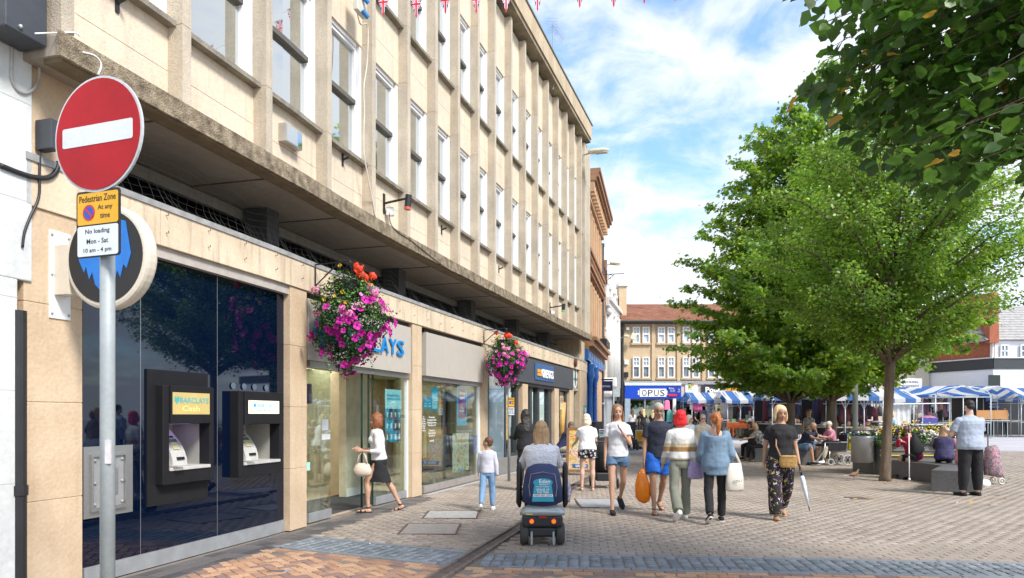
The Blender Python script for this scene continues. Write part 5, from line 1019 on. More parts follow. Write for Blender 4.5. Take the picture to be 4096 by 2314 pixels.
star=[(0,-.12),(.30,-.30),(.26,-.02),(.95,-.02),(.52,.28),(.80,.78),(.34,.55),(0,1.15),(-.34,.55),(-.80,.78),(-.52,.28),(-.95,-.02),(-.26,-.02),(-.30,-.30)]
def leaves(name,P,D,size,shape,mts,parent,mi,droop=.3,up=.6,**k):
    """P positions, D outward directions"""
    n=len(P); Nn=np.zeros((n,3)); Nn[:,2]=up; Nn+=rng.normal(size=(n,3))*.42+D*.35; Nn/=np.linalg.norm(Nn,axis=1)[:,None]
    T=D+rng.normal(size=(n,3))*.5; T[:,2]-=droop; T-=Nn*(T*Nn).sum(1)[:,None]; T/=np.linalg.norm(T,axis=1)[:,None]+1e-9; B=np.cross(Nn,T); sz=(size*rng.uniform(.6,1.2,n))[:,None]
    if shape=='star':
        vs=[(0,.3)]+star; V=[]
        for x,y in vs: V.append(P+B*sz*x*.62+T*sz*y*.62-Nn*sz*(.18*(abs(x)+max(0,y))))
        V=np.stack(V,1).reshape(-1,3); m=len(star); fs=np.array([(0,1+i,1+(i+1)%m) for i in range(m)]); q=len(vs)
        Fc=(fs[None]+q*np.arange(n)[:,None,None]).reshape(-1,3); return np_mesh(name,V,Fc,mts,parent,np.repeat(mi,m),**k)
    pts=[(0,0,0),(.42,.35,-.08),(.30,.85,-.06),(0,1.15,-.2),(-.30,.85,-.06),(-.42,.35,-.08)]
    V=np.stack([P+B*sz*x+T*sz*y+Nn*sz*z for x,y,z in pts],1).reshape(-1,3); fs=np.array([(0,1,2,3),(0,3,4,5)]); Fc=(fs[None]+6*np.arange(n)[:,None,None]).reshape(-1,4)
    return np_mesh(name,V,Fc,mts,parent,np.repeat(mi,2),**k)
def tree(label,base,tr,prof,nb,nl,size,shape,mts,bk_,fork=None,lean=(0,0),seed=1,zmin=2.3,twist=0.,squash=(1,1),flat=.1,group=None):
    random.seed(seed); g=np.random.default_rng(seed); t=thing('tree',label,'tree',base,group=group); base=Vector(base); zs=[p[0] for p in prof]; ls=[p[1] for p in prof]; top=zs[-1]
    ax=lambda z: base+Vector((lean[0]*z,lean[1]*z,z))
    m=MB(); 
    if fork is None: m.loft([ax(z) for z in (-.05,.1,.5,1.5,3,5,8,top-.5)],[tr*1.45,tr*1.15,tr,tr*.93,tr*.85,tr*.65,tr*.4,.02],14)
    else:
        m.loft([ax(z) for z in (-.05,.1,.5,1.5,2.4,fork)],[tr*1.35,tr*1.1,tr,tr*.92,tr*.95,tr*.9],14)
        for dx,dy,rr in ((-.55,.1,.62),(.15,.25,.5),(.75,-.1,.6)):
            a_=ax(fork-.35); m.loft([a_,a_+Vector((dx*.25,dy*.2,.5)),a_+Vector((dx*.6,dy*.6,1.5)),a_+Vector((dx*1.3,dy*1.3,3.2)),a_+Vector((dx*1.7,dy*1.7,top-fork-.8))],[tr*rr,tr*rr*.95,tr*rr*.8,tr*rr*.5,.02],10)
    TP=[];TD=[]
    def R_(z): return float(np.interp(z,zs,ls))
    for i in range(nb):
        f=(i+.5)/nb; z=zmin+(top-zmin)*f**.92+random.uniform(-.15,.15); az=i*2.39996+random.uniform(-.35,.35)+twist; L_=R_(z)*random.uniform(.72,1.12); 
        if L_<.15: continue
        d_=Vector((cos(az)*squash[0],sin(az)*squash[1],0)); rise=min(L_*.55,z-zmin*.75); st_=ax(max(zmin*.8,z-rise)); en=ax(z)+d_*L_; mid=st_.lerp(en,.5)+U*L_*.08
        pts=[st_,st_.lerp(mid,.5)+U*.03*L_,mid,mid.lerp(en,.5)+U*.05*L_,en]; r0=.018+.013*L_; m.tube(pts,[r0,r0*.8,r0*.55,r0*.35,.004],5)
        K=max(4,int(L_*7))
        for j in range(K):
            q=.22+.78*(j+random.random())/K; jj=min(3,int(q*4)); p=pts[jj].lerp(pts[jj+1],q*4-jj); sa=random.choice((-1,1))*random.uniform(.4,1.2); dd=Vector((d_.x*cos(sa)-d_.y*sin(sa),d_.x*sin(sa)+d_.y*cos(sa),random.uniform(-.15,.45))); tl_=(.28+.35*L_*(1-q)*.7)*random.uniform(.6,1.2); e_=p+dd*tl_
            if j%2==0: m.tube([p,e_],[.007,.003],3)
            nn_=max(2,int(tl_/.07))
            for k in range(nn_): TP.append(p.lerp(e_,(k+.5)/nn_)); TD.append(dd)
            TP.append(p); TD.append(d_)
        for k in range(6): TP.append(en+Vector((random.gauss(0,.05),random.gauss(0,.05),random.gauss(0,.05)))); TD.append(d_)
    m.build('trunk',bk_,t,True)
    TP=np.array([v[:] for v in TP]); TD=np.array([v[:] for v in TD]); idx=g.integers(0,len(TP),nl); P=TP[idx]+g.normal(size=(nl,3))*np.array([.10,.10,flat]); D=TD[idx]
    h=(P[:,2]-zmin)/(top-zmin); mi=np.where(g.random(nl)<.12+.0*h,2,np.where(g.random(nl)<.5,0,1)).astype(int); leaves('crown',P,D,size,shape,mts,t,mi,kind='stuff'); return t
mA=[leafmat('maple_leaf',(.155,.29,.022)),leafmat('maple_leaf_dark',(.10,.215,.02)),leafmat('maple_leaf_light',(.31,.43,.03))]
mC=[leafmat('small_leaf',(.155,.285,.03)),leafmat('small_leaf_dark',(.11,.225,.024)),leafmat('small_leaf_light',(.24,.37,.035))]
pa=Vector((9.65,24.2,gz(24.2))); pb=Vector((11.25,24.6,gz(24.6)))
tree('broad maple with star shaped leaves, left of the two behind the seated people',pa,.155,[(2.2,1.6),(2.7,3.3),(3.6,3.9),(5,3.8),(6,4.1),(7.4,3.5),(8.8,2.8),(10,2.35),(11.2,1.3),(12.2,.2)],150,42000,.17,'star',mA,bark,seed=4,zmin=2.4,flat=.07,group='maple trees behind the seated people')
tree('taller maple just right of the other maple, trunk behind the wheelchair',pb,.18,[(2.2,1.8),(2.8,3.6),(3.6,4.5),(4.8,4.6),(7,4.2),(9,3.2),(11,2.5),(12.4,1.6),(13.9,.2)],160,46000,.17,'star',mA,bark,seed=9,zmin=2.5,flat=.07,group='maple trees behind the seated people')
pc=G(3540,1925); tree('young small-leaved tree with a forked brown trunk standing in front of the stone bench',pc,.112,[(3.3,1.0),(3.8,2.1),(4.4,3.0),(5.2,3.4),(6.2,3.2),(7.1,2.7),(8,1.9),(8.9,1.0),(9.5,.2)],120,75000,.068,'oval',mC,barkC,fork=3.3,lean=(.045,0),seed=12,zmin=3.4,flat=.12)
# overhanging lime branches
random.seed(5); T0=Vector((7.2,3.2,0)); ot=thing('overhanging_tree','dark leafy lime branches hanging into the top right corner','tree',T0)
m=MB(); m.loft([T0,T0+U*.4,T0+U*3,T0+U*6,T0+U*9],[.42,.34,.3,.22,.1],14)
poly=[(2012,-10),(2050,50),(2092,70),(2110,110),(2060,160),(2030,215),(2000,250),(2070,255),(2120,275),(2150,345),(2205,400),(2265,430),(2300,475),(2370,465),(2450,490),(2500,425),(2560,400),(2590,330),(3300,200),(3300,-900),(2300,-900),(2100,-300)]
def inside(x,y):
    c=False
    for i in range(len(poly)):
        (x1,y1),(x2,y2)=poly[i],poly[i-1]
        if (y1>y)!=(y2>y) and x<(x2-x1)*(y-y1)/(y2-y1)+x1: c=not c
    return c
tips=[]
while len(tips)<430:
    x,y=random.uniform(1990,3300),random.uniform(-900,500)
    if inside(x,y) and (x<2650 or random.random()<.35): tips.append(A(x*1.59,y*1.59,random.uniform(3.7,6.2)))
for x,y in ((2004,246),(2030,225),(2070,60),(2035,12),(2135,330),(2215,400),(2290,465),(2440,480),(2555,400),(2110,285),(2350,462),(2250,428),(2180,380),(2075,165),(2050,190),(2020,235),(2060,235),(2090,250),(2120,230),(2100,200),(2130,170),(2150,300),(2170,330),(2195,375),(2230,410),(2275,455),(2320,460),(2400,475),(2470,455),(2090,120),(2120,90),(2150,130),(2160,220),(2200,280)): tips.append(A(x*1.59,y*1.59,random.uniform(4.2,5)))
hub=[T0+U*3.8,T0+U*4.6,T0+U*5.4,T0+U*6.2,T0+U*7.2]; LP=[];LD=[]
for i,tp in enumerate(tips):
    h_=min(hub,key=lambda h:abs(h.z-tp.z-1.0)+random.random()); mid=h_.lerp(tp,.55)+U*(.35*random.random()+.2); pts=[h_,h_.lerp(mid,.5)+U*.1,mid,mid.lerp(tp,.6)+U*.05,tp]; m.tube(pts,[.022,.014,.007,.004,.002],4)
    d_=(tp-mid).normalized()
    for j in range(50):
        q=random.random()**.7; p=mid.lerp(tp,q)+U*.05*(1-q); LP.append(p+Vector((random.gauss(0,.13),random.gauss(0,.16),random.gauss(-.06,.11)))); LD.append(d_)
    for j in range(6): p=tp.lerp(mid,j*.04); LP.append(p+Vector((random.gauss(0,.02),random.gauss(0,.03),-.03))); LD.append(d_)
m.build('trunk',barkC,ot,True)
LP=np.array([v[:] for v in LP]); LD=np.array([v[:] for v in LD]); LD[:,2]-=.5
lm=[leafmat('lime_leaf',(.06,.15,.016),.5),leafmat('lime_leaf_deep',(.035,.095,.012),.45),leafmat('lime_leaf_yellow',(.38,.25,.03),.5)]
def keep(p):
    Y=p[1]; 
    if Y<3: return True
    x=(CX+F*p[0]/Y)/1.59; y=(HY-F*(p[2]-H)/Y)/1.59
    return not(0<x<2576 and 0<y<1455) or inside(x,y) or (inside(x+22,y-10))
kp=[i for i in range(len(LP)) if keep(LP[i])]; LP=LP[kp];LD=LD[kp]
def fr_(p): 
    Y=max(p[1],.5); x=CX+F*p[0]/Y; y=HY-F*(p[2]-H)/Y; return 0<x<4096 and 0<y<2314
inf_=[i for i in range(len(LP)) if fr_(LP[i])]; inf_.sort(key=lambda i:LP[i][1]); near=inf_[:300]; rest=sorted(set(range(len(LP)))-set(near))
hm=MB(); out=[(0,0,0),(.28,-.12,.03),(.5,.12,.02),(.48,.45,-.02),(.25,.85,-.06),(0,1.12,-.16),(-.25,.85,-.06),(-.48,.45,-.02),(-.5,.12,.02),(-.28,-.12,.03)]; hm.add([(0,.4,-.07)]+out,[(0,1+i,1+(i+1)%10) for i in range(10)])
hmes=[]
for q in lm: me=bpy.data.meshes.new('lime_leaf'); me.from_pydata(hm.v,[],hm.f); me.materials.append(q); me.polygons.foreach_set('use_smooth',[True]*10); me.update(); hmes.append(me)
for i in near:
    Nv=(Vector((random.gauss(0,.5),random.gauss(0,.5)-.15,.75))).normalized(); Tv=Vector(LD[i])+Vector((random.gauss(0,.5),random.gauss(0,.5),random.gauss(-.2,.4))); Tv=(Tv-Nv*Tv.dot(Nv)).normalized(); Bv=Tv.cross(Nv); sz=.078*random.uniform(.65,1.15)
    M=Matrix(((Bv.x*sz,Tv.x*sz,Nv.x*sz,LP[i][0]),(Bv.y*sz,Tv.y*sz,Nv.y*sz,LP[i][1]),(Bv.z*sz,Tv.z*sz,Nv.z*sz,LP[i][2]),(0,0,0,1)))
    meshobj('leaf',hmes[2 if random.random()<.02 else (0 if random.random()<.55 else 1)],ot,M)
P=LP[rest];D=LD[rest]; leaves('crown',P,D,.085,'oval',lm,ot,np.where(rng.random(len(P))<.012,2,np.where(rng.random(len(P))<.5,0,1)).astype(int),kind='stuff')
# ---------------- people ----------------
SK=[mat('skin',(.52,.30,.20),.55,n=.08,ns=6,fine=.03),mat('skin_tan',(.42,.23,.14),.5,n=.1,ns=6,fine=.03),mat('skin_pale',(.60,.38,.29),.55,n=.08,ns=6,fine=.03)]
def cloth(name,c,r=.85,n=.12,b=.25,ns=9,**k): return mat('cloth_'+name,c,r,n=n,ns=ns,b=b,bs=14,**k)
def hairm(name,c,n=.3): return mat('hair_'+name,c,.5,n=n,ns=10,stretch=(6,6,1),b=.4,bs=20)
def striped(name,bands,per=None):
    """bands: list of (zfrac 0-1 position, colour) constant ramp over local z range per=(z0,z1)"""
    M=mat(name,(.5,.5,.5),.9,fine=0,b=.4,bs=60); nt=M.node_tree; N=nt.nodes; L=nt.links; tc=N.new('ShaderNodeTexCoord'); s=N.new('ShaderNodeSeparateXYZ'); L.new(tc.outputs['Object'],s.inputs[0]); mr=N.new('ShaderNodeMapRange'); mr.inputs[1].default_value=per[0]; mr.inputs[2].default_value=per[1]; L.new(s.outputs[2],mr.inputs[0])
    r=N.new('ShaderNodeValToRGB'); r.color_ramp.interpolation='CONSTANT'; e=r.color_ramp.elements
    while len(e)<len(bands): e.new(.5)
    for i,(p,c) in enumerate(bands): e[i].position=p; e[i].color=(*c,1)
    L.new(mr.outputs[0],r.inputs[0]); L.new(r.outputs[0],N['Principled BSDF'].inputs['Base Color']); return M
def spots(name,base,cols,sc=9,th=.55,vor=False):
    if name in MATS: return MATS[name]
    M=mat(name,base,.85,fine=0,b=.2,bs=14); nt=M.node_tree; N=nt.nodes; L=nt.links; P=N['Principled BSDF']; tc=N.new('ShaderNodeTexCoord'); cur=None
    for i,c in enumerate(cols):
        if vor: v=N.new('ShaderNodeTexVoronoi'); v.inputs['Scale'].default_value=sc*(1+.3*i); o=v.outputs['Distance']
        else: v=N.new('ShaderNodeTexNoise'); v.inputs['Scale'].default_value=sc*(1+.37*i); v.inputs['Detail'].default_value=2; v.inputs['Distortion'].default_value=1; o=v.outputs[0]
        mp=N.new('ShaderNodeMapping'); mp.inputs['Location'].default_value=(i*7.3,i*3.1,0); L.new(tc.outputs['Object'],mp.inputs[0]); L.new(mp.outputs[0],v.inputs['Vector'])
        g=N.new('ShaderNodeMath'); g.operation='LESS_THAN' if vor else 'GREATER_THAN'; g.inputs[1].default_value=th; L.new(o,g.inputs[0]); x=N.new('ShaderNodeMixRGB'); L.new(g.outputs[0],x.inputs[0]); x.inputs[2].default_value=(*c,1)
        if cur is None: x.inputs[1].default_value=(*base,1)
        else: L.new(cur,x.inputs[1])
        cur=x.outputs[0]
    L.new(cur,P.inputs['Base Color']); return M
V3=Vector
def person(label,px=None,py=None,face=0,h=1.7,w=1.,lean=0,head=(0,0),arms=((0,8,10,0),(0,8,10,0)),legs=((0,3,0),(0,3,0)),top=None,bottom=None,hair=('short','hair'),shoes=None,skin=0,seat=None,vox=.012,loc=None,fem=True,hs=1.,glasses=None,group=None,side=0,tilt=0):
    p=V3(loc) if loc is not None else G(px,py); t=thing('person',label,'person',p,R(face),group,local=True); k=h/1.7; sw=(.165 if fem else .19)*k*(w**.6); sk=SK[skin]
    # ---- skeleton relative to pelvis
    def dirv(pi_,ab,sd): return V3((sin(R(ab))*sd,-sin(R(pi_))*cos(R(ab)),-cos(R(pi_))*cos(R(ab))))
    J={}; legL=[.235*h*1.02,.245*h*1.0]
    pel=V3((0,0,0)); feet=[]
    for i,sd in enumerate((-1,1)):
        P_,ab,kn=legs[i]; hip=V3((sd*.055*h,0,-.01*h)); knee=hip+dirv(P_,ab,sd)*legL[0]; ank=knee+dirv(P_-kn,ab*.4,sd)*legL[1]; J['hip%d'%i]=hip; J['knee%d'%i]=knee; J['ank%d'%i]=ank; feet.append(ank.z-.05*h)
    pz=-min(feet) if seat is None else seat+.085*h
    ln=lean; up=V3((sin(R(side)),-sin(R(ln)),cos(R(ln)))).normalized(); sdv=V3((1,0,-sin(R(side)))).normalized(); fw=sdv.cross(up)*-1; fw=-up.cross(sdv) ; fw=up.cross(sdv); fw=-fw if fw.y>0 else fw
    O=V3((0,0,pz)); 
    for q in list(J): J[q]=J[q]+O
    sp=lambda f: O+up*(f*h)   # f fraction of height above pelvis (pelvis at .50)
    # torso rings (f, a, b)
    ch=1.0 if fem else 1.05
    ring=[(-.055,.075*w,.062*w),(-.02,.096*w if fem else .09*w,.072*w),(.03,.095*w if fem else .088*w,.068*w),(.10,.078*w if fem else .085*w,.058*w),(.16,.082*w*ch,.06*w),(.22,.090*w*ch,.066*w),(.262,.089*w*ch,.060*w),(.285,.080*w**.6,.052),(.302,.060,.046),(.318,.042,.038),(.34,.034,.034),(.37,.033,.034)]
    def torso(m,f0,f1,inf=0,flare=0,n=16):
        R0=[]; fs=[r[0] for r in ring]; st=[f0]+[f for f in fs if f0+.004<f<f1-.004]+[f1]; cs=[];rs=[]
        for f in st:
            a=float(np.interp(f,fs,[r[1] for r in ring]))*h+inf; b=float(np.interp(f,fs,[r[2] for r in ring]))*h+inf; fl=flare*max(0,1-(f-f0)/.12); off=fw*(.008*h*sin(pi*max(0,min(1,(f-.05)/.3)))) ; cs.append(sp(f)+off); rs.append((a+fl,b+fl*.8))
        m.loft(cs,rs,n,sdv)
    B=MB(); torso(B,-.055,.368)
    if fem:
        for sd in (-1,1): B.ell(sp(.215)+sdv*(sd*.045*h)+fw*(.052*h*w),(.04*h,.035*h,.038*h),10,7)
    # arms
    for i,sd in enumerate((-1,1)):
        P_,ab,el,inw=arms[i]; sh=sp(.266)+sdv*(sd*sw*.92); 
        d1=dirv(P_+ln*.3,ab,sd); elb=sh+d1*(.172*h); a2_=R(P_+ln*.3+el); d2=V3((-sd*sin(R(inw))+sin(R(ab))*sd*cos(R(inw))*.4,-sin(a2_)*cos(R(inw)),-cos(a2_)*cos(R(inw)))).normalized(); wr=elb+d2*(.150*h)
        J['sh%d'%i]=sh; J['el%d'%i]=elb; J['wr%d'%i]=wr; J['hd%d'%i]=wr+d2*.075*k
        q=(w**.5)*k; B.cap(sh,elb,.044*q,.034*q,10); B.cap(elb,wr,.034*q,.023*q,10)
        # hand: palm + 5 fingers
        sx=V3((0,-1,0)) if abs(d2.y)<.8 else V3((0,0,1)); n1=(sx-d2*sx.dot(d2)).normalized(); pn=n1.cross(d2)*sd
        B.loft([wr-d2*.01*k,wr+d2*.03*k,wr+d2*.085*k],[(.021*k,.016*k),(.036*k,.015*k),(.038*k,.013*k)],8,n1)
        for j in range(4):
            b0=wr+d2*.082*k+n1*((j-1.5)*-.0195*k); L_=(.062,.072,.068,.052)[j]*k; m1=b0+(d2*.85+pn*-.15*1).normalized()*L_*.55; e_=m1+(d2*.75-pn*.55).normalized()*L_*.5; B.cap(b0,m1,.0085*k,.008*k,6); B.cap(m1,e_,.008*k,.006*k,6)
        tb=wr+d2*.03*k+n1*.03*k; tm=tb+(d2*.7+n1*.7).normalized()*.035*k; B.cap(tb,tm,.011*k,.009*k,6); B.cap(tm,tm+(d2*.95+n1*.15).normalized()*.03*k,.009*k,.007*k,6)
    # legs
    for i,sd in enumerate((-1,1)):
        hip,knee,ank=J['hip%d'%i],J['knee%d'%i],J['ank%d'%i]; q=(w**.6)*k; B.cap(hip,knee,.082*q,.052*q,12); sh_=(ank-knee); cm=knee+sh_*.3+V3((0,.012*k,0)); B.loft([knee-sh_*.05,knee,cm,knee+sh_*.65,ank,ank+sh_*.04],[.045*q,.051*q,.054*q,.037*q,.031*q,.028*q],12)
        P_,ab,kn=legs[i]; pit=R(max(0,(kn-P_))*.75 if kn-P_>18 else 0); fd=V3((.08*sd,-cos(pit),-sin(pit))).normalized(); fu=V3((1,0,0)).cross(fd)*-1; fu=fu if fu.z>0 else -fu; heel=ank-fu*.0-fd*.045*k-V3(fu)*.045*k*.9; J['fd%d'%i]=fd; J['fu%d'%i]=fu; J['foot%d'%i]=ank-fu*.05*h+V3((0,0,0))
        base=ank-fu*(.05*h-.03*k); B.loft([base-fd*.055*k,base-fd*.02*k,base+fd*.06*k,base+fd*.13*k,base+fd*.19*k],[(.02*k,.02*k),(.034*k,.036*k),(.038*k,.028*k),(.042*k,.020*k),(.02*k,.012*k)],10,V3((1,0,0)))
    # head
    yaw,pt=head; hc=sp(.385)+up*.0; Mh=Matrix.Translation(sp(.372)+up*(.045*hs*k)+fw*(.012*k))@Matrix.Rotation(R(yaw),4,'Z')@Matrix.Rotation(R(pt+ln*.35),4,'X')@Matrix.Rotation(R(tilt),4,'Y')@Matrix.Scale(hs*k,4)
    m2=MB(); m2.T=Mh; 
    hd=B; hd.T=Mh; hd.ell((0,.012,.045),(.074,.093,.083),16,12); hd.ell((0,-.022,-.015),(.058,.066,.078),14,10); hd.ell((0,-.056,-.078),(.026,.024,.02),8,6); hd.cap((0,-.083,.02),(0,-.103,-.018),.009,.015,8); hd.ell((-.0,-.074,-.052),(.026,.018,.014),8,6)
    for sd in (-1,1): hd.ell((sd*.073,.012,.0),(.010,.022,.032),8,6); hd.ell((sd*.034,-.068,-.022),(.022,.02,.022),8,6)
    hd.T=None; B.build('body',sk,t,True,rem=vox)
    if vox<.02:
        for sd in (-1,1):
            e=MB(); e.T=Mh; e.ell((sd*.029,-.083,.022),(.017,.008,.0105),8,6); e.build('eye',mat('eye_white',(.22,.17,.15),.3),t); e=MB(); e.T=Mh; e.ell((sd*.029,-.0905,.022),(.011,.006,.0095),8,6); e.build('iris',mat('iris',(.04,.03,.02),.2),t)  # eye ellipsoid coloured dark to stand in for shade in the sockets
            e=MB(); e.T=Mh; e.cap((sd*.014,-.089,.044),(sd*.046,-.079,.043),.0052,.004,6); e.build('eyebrow',mat('eyebrow',(.07,.04,.025),.8),t)
        e=MB(); e.T=Mh; e.ell((0,-.0915,-.052),(.022,.006,.004),10,6); e.ell((0,-.091,-.060),(.018,.006,.0045),10,6); e.build('mouth',mat('lips',(.30,.07,.06),.5),t)
    if glasses:
        e=MB(); e.T=Mh
        for sd in (-1,1):
            if glasses=='dark': e.ell((sd*.031,-.094,.02),(.024,.006,.018),10,6)
            else:
                for j in range(12): a,b=j*pi/6,(j+1)*pi/6; e.cap((sd*.031+.024*cos(a),-.097,.02+.018*sin(a)),(sd*.031+.024*cos(b),-.097,.02+.018*sin(b)),.0025,.0025,5)
            e.cap((sd*.055,-.095,.026),(sd*.075,.0,.02),.003,.003,5)
        e.cap((-.01,-.1,.024),(.01,-.1,.024),.003,.003,5); e.build('glasses',black,t)
    # hair
    st_,hm_=hair; hm=MATS[hm_] if hm_ in MATS else hm_; e=MB(); e.T=Mh
    if st_!='bald':
        if st_=='short': e.ell((0,.027,.064),(.080,.094,.078),16,12); e.ell((0,.062,.012),(.068,.05,.062),12,8)
        elif st_=='curly':
            e.ell((0,.02,.06),(.088,.103,.086),16,12); e.ell((0,.055,.0),(.08,.065,.06),12,8)
            for _ in range(50): a=V3((random.gauss(0,1),random.gauss(.3,1),random.gauss(.3,.8))).normalized(); e.ell(V3((0,.025,.05))+V3((a.x*.085,a.y*.098,a.z*.085)),(.018,.018,.018),6,5) if not(a.y<-.35 and a.z<.35) else None
        else:
            e.ell((0,.027,.067),(.086,.097,.083),16,12); e.ell((0,.06,.02),(.086,.066,.07),14,9)
            if st_ in('bob','long','messy'):
                zb={'bob':-.115,'messy':-.12,'long':-.16}[st_]; 
                for sd in (-1,1): e.loft([(sd*.066,.0,.09),(sd*.084,.008,.03),(sd*.088,.01,-.04),(sd*.082,.012,zb*.8),(sd*.07,.015,zb)],[(.012,.04),(.019,.045),(.021,.047),(.02,.04),(.008,.02)],10,(1,0,0))
                e.loft([(0,.05,.05),(0,.065,-.02),(0,.066,-.08),(0,.055,zb)],[(.085,.06),(.094,.05),(.092,.045),(.075,.03)],14,(1,0,0))
            if st_=='long': e.loft([(0,.07,-.05),(0,.085,-.15),(0,.10,-.26),(0,.11,-.36)],[(.088,.035),(.095,.028),(.085,.022),(.04,.012)],14,(1,0,0))
            if st_=='longfront':
                for sd in (-1,1): e.loft([(sd*.062,.0,.10),(sd*.083,.008,.02),(sd*.09,.0,-.08),(sd*.085,-.02,-.18),(sd*.075,-.04,-.28)],[(.012,.03),(.016,.036),(.02,.032),(.026,.024),(.01,.01)],10,(1,0,0))
                e.loft([(0,.06,.02),(0,.075,-.08),(0,.09,-.24)],[(.086,.05),(.092,.03),(.07,.018)],14,(1,0,0))
            if st_=='pony': e.ell((0,.115,.055),(.03,.028,.03),10,7); e.loft([(0,.115,.06),(.004,.15,.03),(.01,.155,-.06),(.018,.14,-.16),(.02,.12,-.24)],[(.022,.02),(.036,.03),(.045,.034),(.036,.026),(.01,.008)],12,(1,0,0))
        e.T=None; e.build('hair',hm,t,True,rem=max(.007,vox*.7),disp=.02 if st_!='short' else .008)
    # garments
    I=.014*k
    if top:
        m=MB(); hem=top.get('hem',-.03); torso(m,hem,top.get('neck',.314),I+top.get('loose',.0),top.get('flare',0),20)
        if fem:
            for sd in (-1,1): m.ell(sp(.215)+sdv*(sd*.045*h)+fw*(.052*h*w),(.04*h+I,.035*h+I,.038*h+I),10,7)
        sl=top.get('sleeve',.45); sr=top.get('sr',0.)
        for i in range(2):
            sh,el,wr=J['sh%d'%i],J['el%d'%i],J['wr%d'%i]; q=(w**.5)*k; r1=.044*q+I+sr; r2=.034*q+I+sr; r3=.026*q+I*.8+sr*.7
            m.ell(sh-V3((0,0,r1*.12)),(r1*.98,)*3,10,7)
            if sl<=0: continue
            if sl<1: e_=sh.lerp(el,sl); m.loft([sh-(el-sh)*.05,sh.lerp(el,sl*.5),e_],[r1,r1*.98+.004,r1*.98+.008],12)
            else: e_=el.lerp(wr,sl-1); m.cap(sh,el,r1,r2+.004,12); m.loft([el-(wr-el)*.05,el.lerp(wr,(sl-1)*.5),e_],[r2+.004,(r2+r3)/2+.003,r3+.002],12)
        if top.get('hood'): m.ell(sp(.335)-fw*.07,(.11*k,.07*k,.05*k),12,8)
        if top.get('collar'): m.loft([sp(.315),sp(.335),sp(.35)],[(.075*k,.065*k),(.062*k,.058*k),(.055*k,.052*k)],14,sdv)
        m.build(top.get('name','top'),top['m'],t,True,rem=max(.009,vox*.85),disp=.022*k)
    if bottom:
        m=MB(); kd=bottom['k']; bi=I*.8; wst=bottom.get('waist',.055)
        if kd in('trousers','shorts','flares'):
            torso(m,-.06,wst,bi,0,18); L_=bottom.get('len',1.9)
            for i in range(2):
                hip,kn_,an=J['hip%d'%i],J['knee%d'%i],J['ank%d'%i]; q=(w**.6)*k; lo=bottom.get('loose',0); r1=.082*q+bi+lo; r2=.060*q+bi+lo
                if L_<1: e_=hip.lerp(kn_,L_); m.cap(hip,hip.lerp(kn_,.2),r1,r1,14); m.loft([hip,hip.lerp(kn_,L_*.5),e_],[r1*.97,r1*.97+(r2-r1)*L_*.5,r1*.97+(r2-r1)*L_+.004+lo*.4],16)
                else:
                    fl=bottom.get('flare',0); m.cap(hip,kn_,r1,r2,14); e_=kn_.lerp(an,L_-1+.05); q_=kn_.lerp(an,.45); m.loft([kn_-(an-kn_)*.06,kn_,q_,e_],[r2*.95,r2,.056*q+bi+lo*1.0+fl*.35,.036*q+bi+lo*.8+fl],14)
        else:
            L_=bottom.get('len',.9); torso(m,-.06,wst,bi,0,18); pts=[];rs=[]
            a0=J['hip0'];a1_=J['hip1']
            for f in (0,.33,.66,1):
                q0=J['hip0'].lerp(J['knee0'],f*L_) if L_<=1 or f*L_<=1 else J['knee0'].lerp(J['ank0'],f*L_-1); q1=J['hip1'].lerp(J['knee1'],f*L_) if f*L_<=1 else J['knee1'].lerp(J['ank1'],f*L_-1)
                c_=(q0+q1)/2; d_=(q0-q1); pts.append(c_); rad=max(.05,.085-.022*f*L_)*k*w**.6+bi+bottom.get('flare',0)*f; rs.append((abs(d_.x)/2+rad,abs(d_.y)/2+rad))
            pts[0]=sp(-.005); m.loft(pts,rs,22,V3((1,0,0)))
        m.build(bottom.get('name',kd),bottom['m'],t,True,rem=max(.009,vox*.85),disp=.016*k)
    if shoes:
        kd,sm=shoes
        for i in range(2):
            fd,fu,an=J['fd%d'%i],J['fu%d'%i],J['ank%d'%i]; b_=an-fu*(.05*h-.03*k); m=MB(); X_=V3((1,0,0))
            if kd=='sandal':
                m.loft([b_-fd*.062*k-fu*.026*k,b_+fd*.06*k-fu*.026*k,b_+fd*.15*k-fu*.026*k,b_+fd*.205*k-fu*.026*k],[(.034*k,.008*k),(.042*k,.008*k),(.046*k,.008*k),(.02*k,.007*k)],10,X_)
                for q,rr in ((.12,.043),(.05,.040)): m.loft([b_+fd*(q-.012)*k-fu*.004*k,b_+fd*(q+.012)*k-fu*.006*k],[(rr*k,.028*k),(rr*k,.026*k)],12,X_)
                m.loft([an-fu*.0-V3((0,0,.008)),an+V3((0,0,.008))],[.037*k,.037*k],12)
            else:
                m.loft([b_-fd*.066*k,b_-fd*.05*k,b_+fd*.0*k,b_+fd*.07*k,b_+fd*.15*k,b_+fd*.21*k],[(.022*k,.026*k),(.038*k,.042*k),(.042*k,.045*k),(.045*k,.036*k),(.047*k,.027*k),(.022*k,.016*k)],12,X_)
                if kd=='boot': m.cap(an+V3((0,0,.05*k)),b_,.045*k,.042*k,10)
            m.build('shoe',sm,t,True,bevel=0)
            if kd!='sandal' : 
                m=MB(); m.loft([b_-fd*.07*k-fu*.03*k,b_-fd*.04*k-fu*.03*k,b_+fd*.07*k-fu*.03*k,b_+fd*.16*k-fu*.03*k,b_+fd*.215*k-fu*.028*k],[(.026*k,.008*k),(.04*k,.01*k),(.046*k,.01*k),(.048*k,.01*k),(.022*k,.008*k)],12,X_); m.build('sole',black if kd!='trainer' else white,t)
    T=Matrix.Translation(p)@Matrix.Rotation(R(face),4,'Z')
